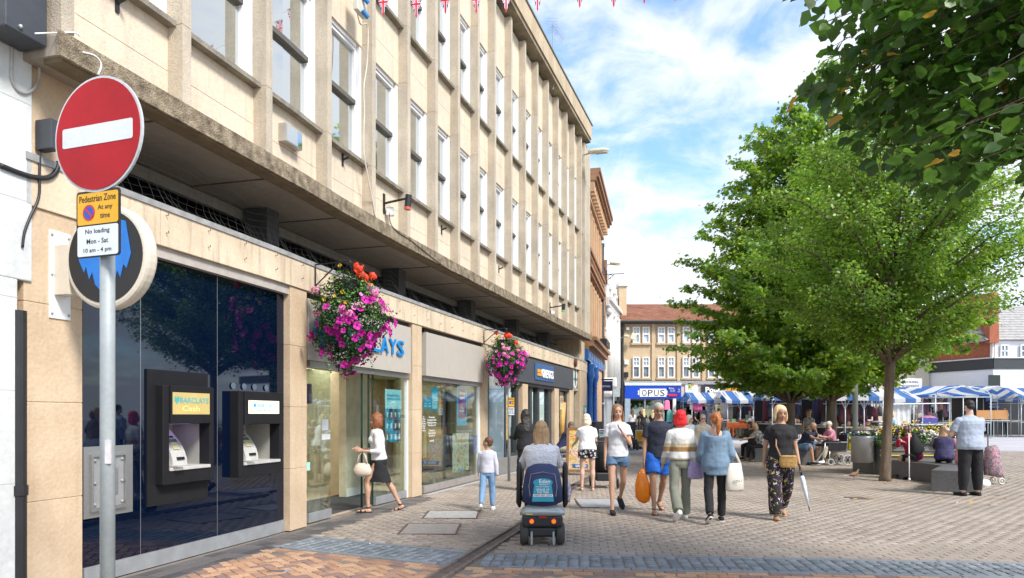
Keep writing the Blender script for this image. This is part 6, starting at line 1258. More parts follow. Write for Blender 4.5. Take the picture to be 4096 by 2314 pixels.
    return {'t':t,'T':T,'J':J,'W':lambda q,o=(0,0,0):T@(J[q]+V3(o)),'h':h,'sp':lambda f,x=0,y=0: T@(sp(f)+sdv*x+fw*y),'Mh':T@Mh}
hB=hairm('blonde',(.62,.45,.22)); hW=hairm('platinum',(.75,.66,.48)); hBr=hairm('brown',(.13,.06,.03)); hAu=hairm('auburn',(.24,.08,.03)); hD=hairm('dark',(.018,.013,.012)); hG=hairm('grey',(.36,.35,.34)); hGin=hairm('ginger',(.40,.13,.03)); hRed=hairm('scarlet',(.75,.015,.02),.35); hLb=hairm('light_brown',(.42,.26,.13)); hDk=hairm('maroon',(.13,.02,.02))
cw=cloth('white',(.64,.64,.66),n=.04); cbk=cloth('black',(.012,.012,.014)); cnv=cloth('navy',(.018,.022,.04)); cden=cloth('denim',(.11,.20,.33),n=.25); cden2=cloth('denim_jacket',(.16,.24,.33),n=.15); cden3=cloth('blue_jeans',(.20,.34,.52),n=.25)
def bag(name,label,cat_,parts,loc): 
    t=thing(name,label,cat_,loc)
    for nm,mb,mt_,kw in parts: mb.build(nm,mt_,t,True,**kw)
    return t
# woman entering the bank
P1=person('person in a white cardigan and black skirt striding into the bank with auburn hair',1517,2047,face=-84,h=1.60,head=(0,4),lean=4,arms=((8,6,85,5),(-8,10,100,0)),legs=((-22,1,6),(30,1,34)),top=dict(m=cw,sleeve=1.55,hem=.01,loose=.006,name='cardigan'),bottom=dict(k='skirt',m=cbk,len=.93),hair=('bob',hAu),shoes=('sandal',cbk),skin=0)
w_=P1['W']('wr1'); m=MB(); c=w_+V3((.0,-.04,-.30)); m.loft([c+V3((-.0,0,-.10)),c+V3((0,0,-.06)),c,c+V3((0,0,.09)),c+V3((0,0,.11))],[(.10,.05),(.145,.075),(.15,.08),(.11,.05),(.08,.02)],14); s_=MB(); 
for sg in (-.03,.03): s_.tube([c+V3((-.08,sg,.09)),c+V3((-.05,sg,.22)),w_+V3((0,sg*.5,.0)),c+V3((.05,sg,.22)),c+V3((.08,sg,.09))],.008,6)
bag('handbag','cream leather handbag hanging from the arm of the person entering the bank','handbag',[('bag_body',m,mat('cream_leather',(.60,.50,.40),.5,b=.3,bs=12),dict(disp=.02)),('handle',s_,MATS['cream_leather'],{})],c)
P2=person('child in a pale grey sweatshirt and light blue jeans walking past the bank window',1950,2040,face=176,h=1.15,w=.95,hs=1.22,fem=False,head=(62,-6),arms=((-8,10,8,0),(12,10,16,0)),legs=((10,2,4),(-16,2,22)),top=dict(m=cloth('pale_grey',(.56,.56,.62),n=.05),sleeve=1.95,hem=-.015,loose=.012),bottom=dict(k='trousers',m=cden3,len=1.93,loose=.006),hair=('short',hBr),shoes=('trainer',white),skin=0)
# scooter rider
sg=G(2169,2180); SY=sg.y
P3=person('person with long fair hair in a white knitted cardigan riding a mobility scooter',loc=sg+V3((-.0,.22,0)),face=180,h=1.62,w=1.2,lean=3,seat=.56,arms=((45,14,30,10),(45,14,30,10)),legs=((80,6,80),(80,6,80)),top=dict(m=mat('white_knit',(.74,.74,.78),.95,n=.1,ns=40,b=1,bs=50),sleeve=1.9,hem=-.04,loose=.02,name='cardigan'),bottom=dict(k='trousers',m=cbk,len=1.9),hair=('long',hLb),shoes=('shoe',cbk))
P4=person('person in a long black coat with dark brown hair standing behind the scooter rider',2104,1962,face=200,h=1.63,w=1.05,lean=2,head=(-8,10),arms=((6,6,20,0),(30,6,60,0)),top=dict(m=cbk,sleeve=1.95,hem=-.22,loose=.03,flare=.03,name='coat'),bottom=dict(k='trousers',m=cbk),hair=('long',hD),shoes=('shoe',cbk))
fl=spots('cloth_black_white_print',(.02,.02,.025),[(.6,.6,.62)],16,.34,True)
P5=person('person with a platinum bob in a white top and patterned shorts pushing a pushchair',2350,1964,face=182,h=1.55,w=1.12,lean=11,head=(0,6),arms=((22,12,42,-6),(22,12,42,-6)),legs=((2,3,2),(6,3,8)),top=dict(m=cw,sleeve=.62,hem=-.01,loose=.014,name='top'),bottom=dict(k='shorts',m=fl,len=.42,loose=.02,name='shorts'),hair=('bob',hW),shoes=('sandal',mat('tan_leather',(.4,.22,.12),.5)),skin=2)
m=MB(); m.loft([P5['sp'](.305),P5['sp'](.322)],[(.15,.09),(.10,.075)],20); m.build('lace_yoke',spots('cloth_lace',(.7,.7,.72),[(.03,.04,.10)],30,.3,True),None) if False else None
P6=person('person with long brown hair, white T-shirt and denim shorts, hand at the chin',2470,2051,face=2,h=1.70,w=.88,head=(0,2),arms=((0,10,12,0),(26,8,138,38)),legs=((14,2,4),(-15,3,30)),top=dict(m=cw,sleeve=.55,hem=-.01,loose=.02,sr=.012,name='t_shirt'),bottom=dict(k='shorts',m=cden,len=.33,loose=.014,name='denim_shorts'),hair=('longfront',hairm('mid_brown',(.22,.12,.06))),shoes=('shoe',cbk),skin=0)
P7=person('person with short grey hair and glasses in a navy T-shirt and bright blue shorts',2632,2052,face=4,h=1.73,fem=False,w=1.03,lean=3,head=(-8,8),arms=((-2,8,6,0),(-8,8,8,0)),legs=((16,2,6),(-13,3,24)),top=dict(m=cnv,sleeve=.62,hem=-.02,loose=.014,name='t_shirt'),bottom=dict(k='shorts',m=cloth('bright_blue',(.01,.11,.48)),len=.68,loose=.03,name='shorts'),hair=('short',hG),shoes=('sandal',mat('sandal_brown',(.16,.10,.07),.6)),glasses='clear',skin=1)
hd=P7['W']('hd0'); m=MB(); c=hd+V3((-.03,-.03,-.30)); m.loft([hd+V3((0,0,-.02)),c+V3((0,0,.18)),c+V3((0,0,.02)),c+V3((.02,0,-.17)),c+V3((.03,0,-.26)),c+V3((.03,0,-.29))],[(.02,.015),(.07,.05),(.12,.08),(.125,.09),(.09,.06),(.03,.02)],16)
bag('carrier_bag','orange plastic supermarket carrier bag held by the person in blue shorts','bag',[('bag_body',m,mat('orange_plastic',(.85,.22,.005),.3,n=.12,ns=5,b=.6,bs=12),dict(disp=.06))],c)
z0=.0
st=striped('cloth_striped_knit',[(0,(.50,.43,.30)),(.14,(.68,.67,.66)),(.34,(.33,.19,.07)),(.50,(.52,.43,.28)),(.62,(.68,.66,.62)),(.8,(.74,.73,.72))],(.86,1.30))
P8=person('person with scarlet hair in a cream and brown striped jumper and sage green flares',2722,2078,face=184,h=1.60,w=.98,head=(-6,0),arms=((-8,8,10,0),(10,12,20,0)),legs=((12,3,4),(-13,6,30)),top=dict(m=st,sleeve=1.93,hem=.02,loose=.016,sr=.01,name='jumper'),bottom=dict(k='flares',m=cloth('sage',(.20,.21,.16),n=.06),len=1.98,flare=.035,waist=.07,name='flared_trousers'),hair=('bob',hRed),shoes=('trainer',white))
def tote(P,sd,lab,mt,w_,h_,dz,dx=.0,dy=0,name='tote_bag'):
    s_=P['W']('sh%d'%sd,(0,0,.045)); sg_=-1 if sd==0 else 1; c=P['T']@V3((P['J']['sh%d'%sd].x+sg_*.05+dx,P['J']['sh%d'%sd].y+.02+dy,P['J']['sh%d'%sd].z-dz)); m=MB(); ax=(P['T'].to_3x3()@V3((1,.45,0))).normalized(); m.loft([c-V3((0,0,h_/2)),c-V3((0,0,h_*.42)),c,c+V3((0,0,h_*.45)),c+V3((0,0,h_/2))],[(w_*.38,.05),(w_*.48,.07),(w_*.46,.06),(w_*.36,.03),(w_*.34,.015)],14,ax); q=MB()
    for o in (-.1,.1): 
        e=c+V3((0,0,h_*.46))+ax*o; q.loft([e,e.lerp(s_,.5),s_],[(.022,.006)]*3,6,ax)
    return bag(name,lab,'bag',[('bag_body',m,mt,dict(disp=.03)),('strap',q,mt,{})],c),c,ax
tote(P8,0,'fluffy lilac tote bag on the shoulder of the person with scarlet hair',mat('lilac_fleece',(.42,.34,.55),1,n=.1,ns=30,b=1,bs=60),.34,.36,.50,dx=-.03)
P9=person('person with a ginger ponytail in an off-the-shoulder denim jacket and black leggings',2862,2088,face=172,h=1.56,w=.95,head=(14,0),tilt=2,arms=((2,16,30,10),(6,14,40,10)),legs=((11,2,4),(-13,4,26)),top=dict(m=cden2,sleeve=1.85,hem=-.10,neck=.27,loose=.05,sr=.03,name='denim_jacket'),bottom=dict(k='trousers',m=cbk,len=1.95,flare=.012,name='leggings'),hair=('pony',hGin),shoes=('trainer',cbk),skin=2)
t_,c,ax=tote(P9,0,'cream cotton tote bag hanging from the shoulder of the person with a ginger ponytail',mat('cream_cotton',(.62,.58,.50),.9,n=.05,b=.2,bs=14),.31,.40,.60,dx=-.08)
text('VZN I','print',c+V3((-.05,-.082,-.08)),(1,-.3,.2),(0,0,1),.12,.035,black,t_,.002)
flo=spots('cloth_floral',(.014,.012,.014),[(.60,.50,.58),(.42,.38,.06),(.25,.12,.25)],13,.635)
P10=person('person with blonde hair in a black V-neck top and dark floral trousers',3122,2076,face=-4,h=1.67,w=1.06,head=(6,6),arms=((-14,10,14,0),(6,12,14,0)),legs=((12,2,4),(-12,3,28)),top=dict(m=cbk,sleeve=.55,hem=-.0,loose=.014,sr=.012,neck=.312,name='top'),bottom=dict(k='trousers',m=flo,len=1.95,loose=.03,flare=.02,name='floral_trousers'),hair=('bob',hairm('golden',(.70,.50,.26))),shoes=('sandal',mat('tan_leather')),skin=1)
T=P10['T']; bas=mat('basket_weave',(.42,.25,.08),.8,b=.8,bs=60,n=.25,ns=30); cb_=T@V3((.06,-.17,P10['J']['hip0'].z+.0)); m=MB(); m.loft([cb_+V3((0,0,-.10)),cb_+V3((0,0,-.06)),cb_+V3((0,0,.03)),cb_+V3((0,0,.08))],[(.10,.03),(.135,.045),(.13,.045),(.115,.03)],18,(1,0,0)); q=MB(); s0_=P10['W']('sh0',(.07,-.03,.05)); q.loft([cb_+V3((-.11,-.0,.06)),P10['sp'](.12,-.10,.12),P10['sp'](.22,-.10,.13),s0_,P10['sp'](.22,-.12,-.1)],[(.012,.005)]*5,6,(1,0,0))
for k_ in range(9): q2=cb_+V3((0,0,-.09+k_*.019)); m.loft([q2-V3((0,0,.004)),q2+V3((0,0,.004))],[(.139-abs(k_-5)*.004,.049),(.139-abs(k_-5)*.004,.049)],18,(1,0,0))
bag('crossbody_bag','woven straw bag on a tan strap worn across the black V-neck top','bag',[('bag_body',m,bas,{}),('strap',q,mat('tan_leather'),{})],cb_)
hd=P10['W']('hd1'); m=MB(); e_=hd+V3((.12,-.05,-.62)); d_=(e_-hd); m.loft([hd+d_*.16,hd+d_*.22,hd+d_*.5,hd+d_*.88],[.022,.034,.03,.012],12); q=MB(); q.tube([hd-d_*.12,hd+d_*.17],.016,8); q.tube([hd+d_*.88,hd+d_],[.010,.004],8)
bag('umbrella','folded white umbrella with a black handle held beside the floral trousers','umbrella',[('folded_canopy',m,mat('umbrella_white',(.62,.68,.74),.5,b=.3,bs=20,n=.05),{}),('handle',q,black,{})],hd)
P11=person('heavily built person in a pale blue-grey T-shirt and black tracksuit bottoms seen from behind',3882,1984,face=186,h=1.80,w=1.42,fem=False,head=(-10,14),lean=2,arms=((18,16,80,18),(14,18,92,22)),legs=((0,5,0),(0,5,0)),top=dict(m=cloth('blue_grey',(.33,.38,.47),n=.05),sleeve=.75,hem=-.05,loose=.014,name='t_shirt'),bottom=dict(k='trousers',m=cbk,len=1.9,loose=.012,name='tracksuit_bottoms'),hair=('short',hD),shoes=('shoe',cbk),skin=2)
P12=person('person in a crimson coat and dark glasses sitting on the bench with a white cane',loc=V3((9.86,17.12,0)),face=-66,h=1.58,w=1.12,seat=.44,lean=22,head=(0,22),arms=((46,6,104,30),(40,6,80,20)),legs=((84,2,82),(78,2,80)),top=dict(m=cloth('crimson',(.42,.02,.07)),sleeve=1.9,hem=-.07,loose=.03,name='coat'),bottom=dict(k='skirt',m=cbk,len=.95),hair=('curly',hairm('short_brown',(.16,.09,.06))),shoes=('boot',cbk),glasses='dark',vox=.014)
m=MB(); a=V3((9.50,16.72,1.12)); b=V3((9.30,16.35,.02)); m.tube([a,b],.012,8); m.ell(b+V3((0,0,.03)),(.03,.03,.035),8,6); q=MB(); q.tube([a+V3((.02,.05,.2)),a],.014,8); q.tube([a.lerp(b,.45),a.lerp(b,.48)],.0135,8)
bag('white_cane','long white cane with a rounded tip held by the person in the crimson coat','cane',[('shaft',m,white,{}),('grip',q,black,{})],b)
m=MB(); c=V3((9.66,16.7,.80)); m.loft([c+V3((-.05,0,.32)),c+V3((-.02,0,.1)),c+V3((.03,0,-.1)),c+V3((.05,0,-.2))],[(.03,.03),(.12,.08),(.18,.1),(.08,.05)],14); bag('black_bag','black soft bag hanging from the arm of the person in the crimson coat','bag',[('bag_body',m,cbk,dict(disp=.03))],c)
P13=person('long-haired person in an indigo jacket sitting on the stone bench, back turned',loc=V3((10.15,16.4,0)),face=150,h=1.55,w=1.15,seat=.44,lean=14,head=(-20,12),arms=((40,8,60,10),(40,8,60,10)),legs=((80,4,80),(80,4,80)),top=dict(m=cloth('indigo',(.045,.04,.11),n=.3),sleeve=1.9,hem=-.05,loose=.03,name='jacket'),bottom=dict(k='trousers',m=cbk),hair=('long',hLb),shoes=('shoe',cbk),vox=.014)
m=MB(); c=V3((10.22,15.9,.65)); m.loft([c-V3((0,0,.2)),c-V3((0,0,.1)),c+V3((0,0,.15)),c+V3((-.1,.1,.36))],[(.12,.09),(.14,.1),(.11,.08),(.03,.03)],14); bag('pink_bag','pale pink cloth bag on the bench beside the person in the indigo jacket','bag',[('bag_body',m,mat('pink_cloth',(.62,.26,.33),.8,b=.3),dict(disp=.03))],c)
P14=person('bald bearded person in a navy top and denim shorts leaning over the little table',loc=V3((9.1,21.9,0)),face=38,h=1.74,fem=False,w=1.15,seat=.45,lean=30,head=(18,14),arms=((52,6,22,0),(58,6,18,6)),legs=((86,14,74),(84,14,98)),top=dict(m=cnv,sleeve=.6,hem=-.05,loose=.016,name='top'),bottom=dict(k='shorts',m=cden,len=.85,loose=.03,name='shorts'),hair=('bald',hD),shoes=('trainer',cbk),skin=1,vox=.016)
m=MB(); m.T=P14['Mh']; m.ell((0,-.055,-.085),(.055,.045,.05),10,8); m.T=None; m.v=[tuple(P14['T'].inverted()@V3(v)) for v in m.v]; m.build('beard',hD,P14['t'],True)
P15=person('elderly person with white curly hair in a pink cardigan sitting in a wheelchair',loc=V3((9.98,21.75,0)),face=-72,h=1.54,seat=.50,lean=12,head=(6,26),arms=((34,6,70,25),(40,6,60,20)),legs=((74,4,54),(76,4,58)),top=dict(m=cloth('pink',(.55,.22,.30)),sleeve=1.9,hem=-.05,loose=.02,name='cardigan'),bottom=dict(k='trousers',m=cloth('beige',(.46,.40,.30)),len=1.75,loose=.012,name='trousers'),hair=('curly',hairm('white',(.62,.58,.5),.12)),shoes=('trainer',white),skin=2,vox=.016)
P16=person('person in a sleeveless patterned top standing between the two maple trunks looking down',loc=V3((9.9,23.3,0)),face=4,h=1.72,head=(0,28),arms=((0,8,6,0),(8,10,22,0)),top=dict(m=spots('cloth_sepia_print',(.09,.07,.06),[(.35,.32,.27)],18,.5),sleeve=0,hem=-.08,loose=.02,name='top'),bottom=dict(k='trousers',m=cnv),hair=('pony',hBr),shoes=('shoe',cbk),skin=1,vox=.016)
P17=person('blonde person in a flowery blouse sitting bent forward under the trees',loc=V3((8.3,23.2,0)),face=-84,h=1.58,w=1.05,seat=.45,lean=22,head=(0,10),arms=((40,6,30,4),(50,6,24,4)),legs=((80,4,70),(76,4,86)),top=dict(m=spots('cloth_flower_blouse',(.10,.09,.09),[(.55,.52,.5)],14,.48),sleeve=.8,hem=-.03,loose=.02,name='blouse'),bottom=dict(k='trousers',m=cbk),hair=('bob',hB),shoes=('sandal',cbk),vox=.016)
P17b=person('person with maroon hair sitting just behind the one in the flowery blouse',loc=V3((8.35,24.2,0)),face=-60,h=1.6,seat=.45,lean=15,head=(0,10),arms=((40,6,40,4),(40,6,40,4)),legs=((80,4,78),(80,4,80)),top=dict(m=cloth('olive',(.06,.05,.035)),sleeve=1.9,hem=-.03,loose=.02),bottom=dict(k='trousers',m=cbk),hair=('bob',hDk),shoes=('shoe',cbk),vox=.018)
P18=person('elderly person with white hair in a pale printed blouse, hand raised',2758,1905,face=34,h=1.52,head=(8,4),arms=((10,8,20,0),(30,6,125,15)),top=dict(m=spots('cloth_pale_print',(.66,.70,.70),[(.4,.55,.55)],20,.56),sleeve=1.7,hem=-.08,loose=.03,name='blouse'),bottom=dict(k='trousers',m=cw),hair=('bob',hairm('silver',(.62,.58,.5),.12)),shoes=('shoe',white),vox=.014)
P19=person('elderly person in a beige hooded raincoat and glasses standing with a walking stick',2812,1906,face=-6,h=1.54,w=1.2,head=(-4,12),arms=((10,8,14,0),(6,8,60,30)),top=dict(m=cloth('beige_coat',(.50,.43,.32)),sleeve=1.9,hem=-.14,loose=.035,hood=1,name='raincoat'),bottom=dict(k='trousers',m=cbk),hair=('short',hG),shoes=('shoe',cbk),glasses='clear',skin=2,vox=.014)
h_=P19['W']('hd0'); m=MB(); m.tube([h_+V3((0,0,.02)),V3((h_.x,h_.y-.05,.0))],.012,8); m.cap(h_+V3((-.04,0,.03)),h_+V3((.05,0,.03)),.014,.014); m.build('walking_stick',black,None,True,label='black walking stick held by the elderly person in the beige raincoat',cat='walking stick')
P20=person('grey-haired person in a navy suit jacket sitting by the bakery reading',loc=V3((1.45,20.6,0)),face=80,h=1.72,fem=False,w=1.05,seat=.44,lean=24,head=(0,20),arms=((44,8,60,6),(38,8,64,4)),legs=((82,6,84),(80,6,76)),top=dict(m=cloth('suit_navy',(.03,.04,.11)),sleeve=1.95,hem=-.07,loose=.025,name='jacket'),bottom=dict(k='trousers',m=cloth('stone_beige',(.36,.32,.25)),loose=.015),hair=('short',hairm('dark_grey',(.12,.10,.09))),shoes=('shoe',cbk),skin=1,vox=.014)
P21=person('person with auburn hair and sunglasses sitting beside the one in the suit, eating',loc=V3((1.78,21.8,0)),face=52,h=1.62,seat=.44,lean=8,head=(0,4),arms=((34,8,110,22),(30,8,70,10)),legs=((82,6,84),(80,6,80)),top=dict(m=spots('cloth_pink_print',(.6,.45,.45),[(.5,.1,.15)],20,.55),sleeve=.5,hem=-.05,loose=.015),bottom=dict(k='trousers',m=cbk),hair=('bob',hAu),glasses='dark',shoes=('shoe',cbk),vox=.014)
for lab,px,Y,h_,fc,tc_,bc,hr,xx in (('person in a charcoal T-shirt seen from behind at the book stall',2874,38,1.72,178,cloth('charcoal',(.04,.04,.045)),cnv,('short',hD),{}),
  ('person in black with sunglasses standing in the dark passage doorway',2741,44.5,1.75,0,cbk,cbk,('short',hD),dict(glasses='dark')),('person in black leaning at the corner of the clothes stall, dark blue jeans',2781,43,1.7,60,cbk,cloth('jeans',(.03,.06,.14)),('short',hG),{}),
  ('stallholder in a black vest holding a white carrier bag behind the books',2946,43.5,1.72,30,cbk,cbk,('pony',hBr),dict(sleeve=0)),('person in a plain white T-shirt seen from behind by the bags stall',3079,41,1.74,182,cw,cbk,('short',hD),{}),
  ('person with long brown hair and a black bag looking at the fashion shop',2529,40,1.62,180,cw,cbk,('long',hBr),{}),('person with red hair in a black leather jacket by the fashion shop window',2562,40.5,1.55,180,cbk,cbk,('bob',hDk),{}),('blonde person in a black jacket beside the one with red hair',2573,39.5,1.66,184,cbk,cbk,('long',hB),{}),
  ('person with long blonde hair half hidden behind the one in the navy T-shirt',2611,38,1.6,176,cbk,cbk,('long',hB),{}),('person in a bright pink top far behind the one in the navy T-shirt',2634,41,1.6,180,cloth('hot_pink',(.8,.05,.3)),cw,('bob',hGin),{}),
  ('blonde person in a light blue top walking behind the leaning brown tree',3566,26.5,1.62,-70,cloth('sky_blue',(.35,.58,.75)),cw,('bob',hB),{}),('person in a pale shirt standing at the far right-hand stall',4018,44,1.75,-30,cloth('cream_shirt',(.6,.5,.42)),cbk,('short',hBr),{}),
  ('small figure in dark clothes walking in front of the passage',2700,43,1.6,90,cbk,cnv,('short',hG),{})):
    person(lab,loc=V3(((px-CX)/F*Y,Y,gz(Y))),face=fc,h=h_,vox=.022,head=(random.uniform(-15,15),6),arms=((random.uniform(-6,14),8,random.uniform(8,50),5),(random.uniform(-6,14),8,random.uniform(8,60),5)),legs=((random.uniform(0,10),2,4),(random.uniform(-8,0),2,8)),top=dict(m=tc_,sleeve=xx.get('sleeve',.6),loose=.02,hem=-.04),bottom=dict(k='trousers',m=bc),hair=hr,shoes=('shoe',cbk),glasses=xx.get('glasses'))
# person sitting inside the bank
q=PT(S(1400,-2.3),-2.3,0); P22=person('person sitting inside the bank lobby with bare crossed legs and sandals',loc=q+V3((.1,.25,.0)),face=-82,h=1.62,seat=.45,lean=-8,arms=((30,6,60,20),(30,6,60,20)),legs=((84,2,58),(92,-4,46)),top=dict(m=cbk,sleeve=1.5,loose=.02),bottom=dict(k='shorts',m=cbk,len=.6,loose=.02),hair=('bob',hD),shoes=('sandal',cbk),vox=.015)
m=MB(); p_=q+V3((.15,.25,0)); m.cbox(p_+V3((0,0,.42)),(.55,.55,.1)); m.cbox(p_+V3((.28,.0,.7)),(.08,.55,.6)); f=thing('lobby_chair','black upholstered chair inside the bank lobby under the seated person','chair',p_); m.build('seat',cbk,f,bevel=.02); m=MB(); 
for sx_ in (-.22,.22): m.tube([p_+V3((sx_,-.22,0)),p_+V3((sx_,-.22,.38))],.012,6); m.tube([p_+V3((sx_,.22,0)),p_+V3((sx_,.22,.38))],.012,6)
m.build('leg',black,f)
# ---------------- mobility scooter ----------------
x0,y0=sg.x,sg.y; ms=thing('mobility_scooter','mobility scooter with a navy backpack on its seat, seen from behind','scooter',(x0,y0,0)); sil=mat('scooter_silver',(.42,.45,.45),.35,m=.4,n=.05); blk=mat('black_plastic',(.018,.018,.02),.45,n=.1); tyre=mat('tyre',(.055,.053,.047),.9,n=.2,b=.4)
def L(x,y,z): return V3((x0+x,y0+y,z))
for sx_ in (-1,1):
    m=MB(); c=L(sx_*.215,.02,.135); Mr=Matrix.Rotation(pi/2,3,'Y'); m.lathe([(.06,-.045),(.115,-.05),(.132,-.03),(.135,0),(.132,.03),(.115,.05),(.06,.045)],c,24,M=Mr); m.build('wheel',tyre,ms,True)
    m=MB(); c=L(sx_*.19,1.0,.11); m.lathe([(.06,-.04),(.10,-.04),(.11,0),(.10,.04),(.06,.04)],c,20,M=Mr); m.build('wheel',tyre,ms,True)
    m=MB(); c=L(sx_*.13,-.12,.30); m.tube([c,c+V3((0,-.02,0))],.026,14); m.build('tail_light',mat('amber_lamp',(.9,.18,.02),.2,emit=((1,.25,.02),.25)),ms); m=MB(); m.tube([c+V3((0,.01,0)),c+V3((0,-.012,0))],.034,14); m.build('lamp_surround',mat('lamp_red',(.4,.01,.01),.3),ms)
    m=MB(); c=L(sx_*.13,-.10,.0); m.tube([c+V3((0,0,.045)),c+V3((0,.02,.17))],.014,8); m.lathe([(.03,-.01),(.035,0),(.03,.01)],c+V3((0,0,.035)),14,M=Mr); m.build('anti_tip_wheel',galv,ms)
    m=MB(); m.loft([L(sx_*.275,.0,.98),L(sx_*.275,.02,.93),L(sx_*.275,.02,.70),L(sx_*.28,.05,.50),L(sx_*.27,.08,.46)],[(.02,.03),(.034,.045),(.034,.045),(.034,.06),(.02,.04)],10,(1,0,0)); m.build('armrest',blk,ms,True); m=MB(); m.cbox(L(sx_*.275,.25,.80),(.06,.4,.05)); m.build('arm_pad',blk,ms,bevel=.02)
m=MB(); m.loft([L(0,-.06,.365),L(0,-.06,.385),L(0,-.03,.41),L(0,.05,.43)],[(.262,.07),(.27,.085),(.262,.10),(.20,.10)],24,(1,0,0)); m.build('rear_bumper',sil,ms,True)
m=MB(); m.box(x0-.24,x0+.24,y0-.11,y0+.30,.22,.365); m.box(x0-.17,x0+.17,y0-.08,y0+1.0,.10,.22); m.build('rear_shroud',blk,ms,bevel=.03)
m=MB(); m.cbox(L(0,-.135,.35),(.09,.01,.02)); m.build('reflector',MATS['lamp_red'],ms); m=MB(); m.cbox(L(-.16,-.14,.385),(.08,.005,.012)); m.build('label_strip',mat('yellow_print'),ms)
m=MB(); m.tube([L(0,.08,.4),L(0,.10,.54)],.035,12); m.build('seat_post',steel,ms,True); m=MB(); m.cbox(L(0,.24,.545),(.50,.46,.10)); m.cbox(L(0,.03,.74),(.40,.10,.36)); m.build('seat',blk,ms,bevel=.04)
m=MB(); m.tube([L(0,1.05,.2),L(0,.85,.95)],.03,8); m.tube([L(-.28,.78,.98),L(0,.84,.96),L(.28,.78,.98)],.015,6); m.build('tiller',blk,ms)
# backpack
bp=thing('backpack','navy backpack with a turquoise printed panel strapped on the scooter seat','backpack',L(0,-.08,.5)); nvp=mat('navy_nylon',(.022,.035,.10),.65,n=.15,b=.3,bs=18)
m=MB(); m.loft([L(0,-.05,.50),L(0,-.06,.53),L(0,-.07,.68),L(0,-.07,.84),L(0,-.05,.93),L(0,-.04,.965)],[(.18,.07),(.235,.10),(.235,.11),(.21,.105),(.18,.085),(.11,.04)],24,(1,0,0)); m.build('pack_body',nvp,bp,True,disp=.012)
m=MB(); m.loft([L(0,-.165,.55),L(0,-.17,.58),L(0,-.165,.80),L(0,-.15,.87)],[(.14,.02),(.165,.025),(.16,.025),(.12,.015)],20,(1,0,0)); m.build('front_pocket',nvp,bp,True)
m=MB(); m.tube([L(-.15,-.185,.60),L(-.165,-.19,.72),L(-.14,-.18,.86),L(0,-.17,.885),L(.14,-.18,.86),L(.165,-.19,.72),L(.15,-.185,.60)],.005,5); m.build('zip',mat('zip_grey',(.25,.25,.28),.5),bp)
tq=mat('turquoise_print',(.02,.32,.45),.4,n=.03); m=MB(); m.extr([L(.115*cos(a_),-.197,.765+.048*sin(a_)) for a_ in [2*pi*i/24 for i in range(24)]],(0,-.003,0)); m.extr([L(-.10,-.1955,.74),L(-.13,-.1955,.54),L(.13,-.1955,.54),L(.10,-.1955,.74)],(0,-.003,0)); m.build('print_panel',tq,bp)
def bt_(s,x_,z_,w_,h_,mt): return text(s,'lettering',L(x_-w_/2,-.2015,z_),(1,0,0),(0,0,1),w_,h_,mt,bp,.001,.01)
bt_('Eden',.02,.758,.13,.042,wt); bt_('MOBILITY',.02,.733,.12,.018,wt); bt_("THE UK'S NUMBER 1",0,.708,.17,.014,wt); bt_('DEALER OF',0,.668,.15,.026,wt); bt_('THE YEAR',0,.637,.14,.026,wt); m=MB(); m.box(x0-.115,x0+.115,y0-.2025,y0-.2015,.598,.626); m.build('white_strip',wt,bp); text('0800 083 2039','lettering',L(-.105,-.2035,.603),(1,0,0),(0,0,1),.21,.019,red,bp,.001,.01)
m=MB(); c=L(.31,.1,.62); m.loft([c+V3((0,0,.12)),c,c-V3((0,0,.12))],[(.03,.06),(.045,.1),(.03,.07)],10); bag('patterned_bag','small patterned bag hanging off the right side of the scooter','bag',[('bag_body',m,spots('bag_print',(.3,.3,.45),[(.6,.1,.3),(.7,.7,.6)],25,.55),{})],c)
# ---------------- pushchair ----------------
p=G(2425,1958)+V3((-.0,.35,0)); pc_=thing('pushchair','black pushchair being pushed in front of the person with the platinum bob','pushchair',p); m=MB()
m.loft([p+V3((0,.1,.35)),p+V3((0,.0,.55)),p+V3((0,-.05,.85)),p+V3((0,.1,1.0))],[(.20,.25),(.24,.28),(.23,.22),(.15,.12)],16); m.build('seat_hood',cbk,pc_,True); m=MB()
for sx_ in (-.24,.24): m.tube([p+V3((sx_,-.45,1.0)),p+V3((sx_,-.1,.55)),p+V3((sx_,.35,.12))],.014,6); m.tube([p+V3((sx_,-.3,.12)),p+V3((sx_,.05,.6))],.014,6)
m.tube([p+V3((-.24,-.45,1.0)),p+V3((.24,-.45,1.0))],.018,8); m.build('frame',blk,pc_); m=MB(); m.cbox(p+V3((0,0,.25)),(.4,.5,.18)); m.build('basket',blk,pc_,bevel=.03)
for sx_ in (-.25,.25):
    for sy_ in (-.3,.36): m=MB(); m.lathe([(.03,-.02),(.10,-.02),(.115,0),(.10,.02),(.03,.02)],p+V3((sx_,sy_,.115)),18,M=Matrix.Rotation(pi/2,3,'Y')); m.build('wheel',tyre,pc_,True)
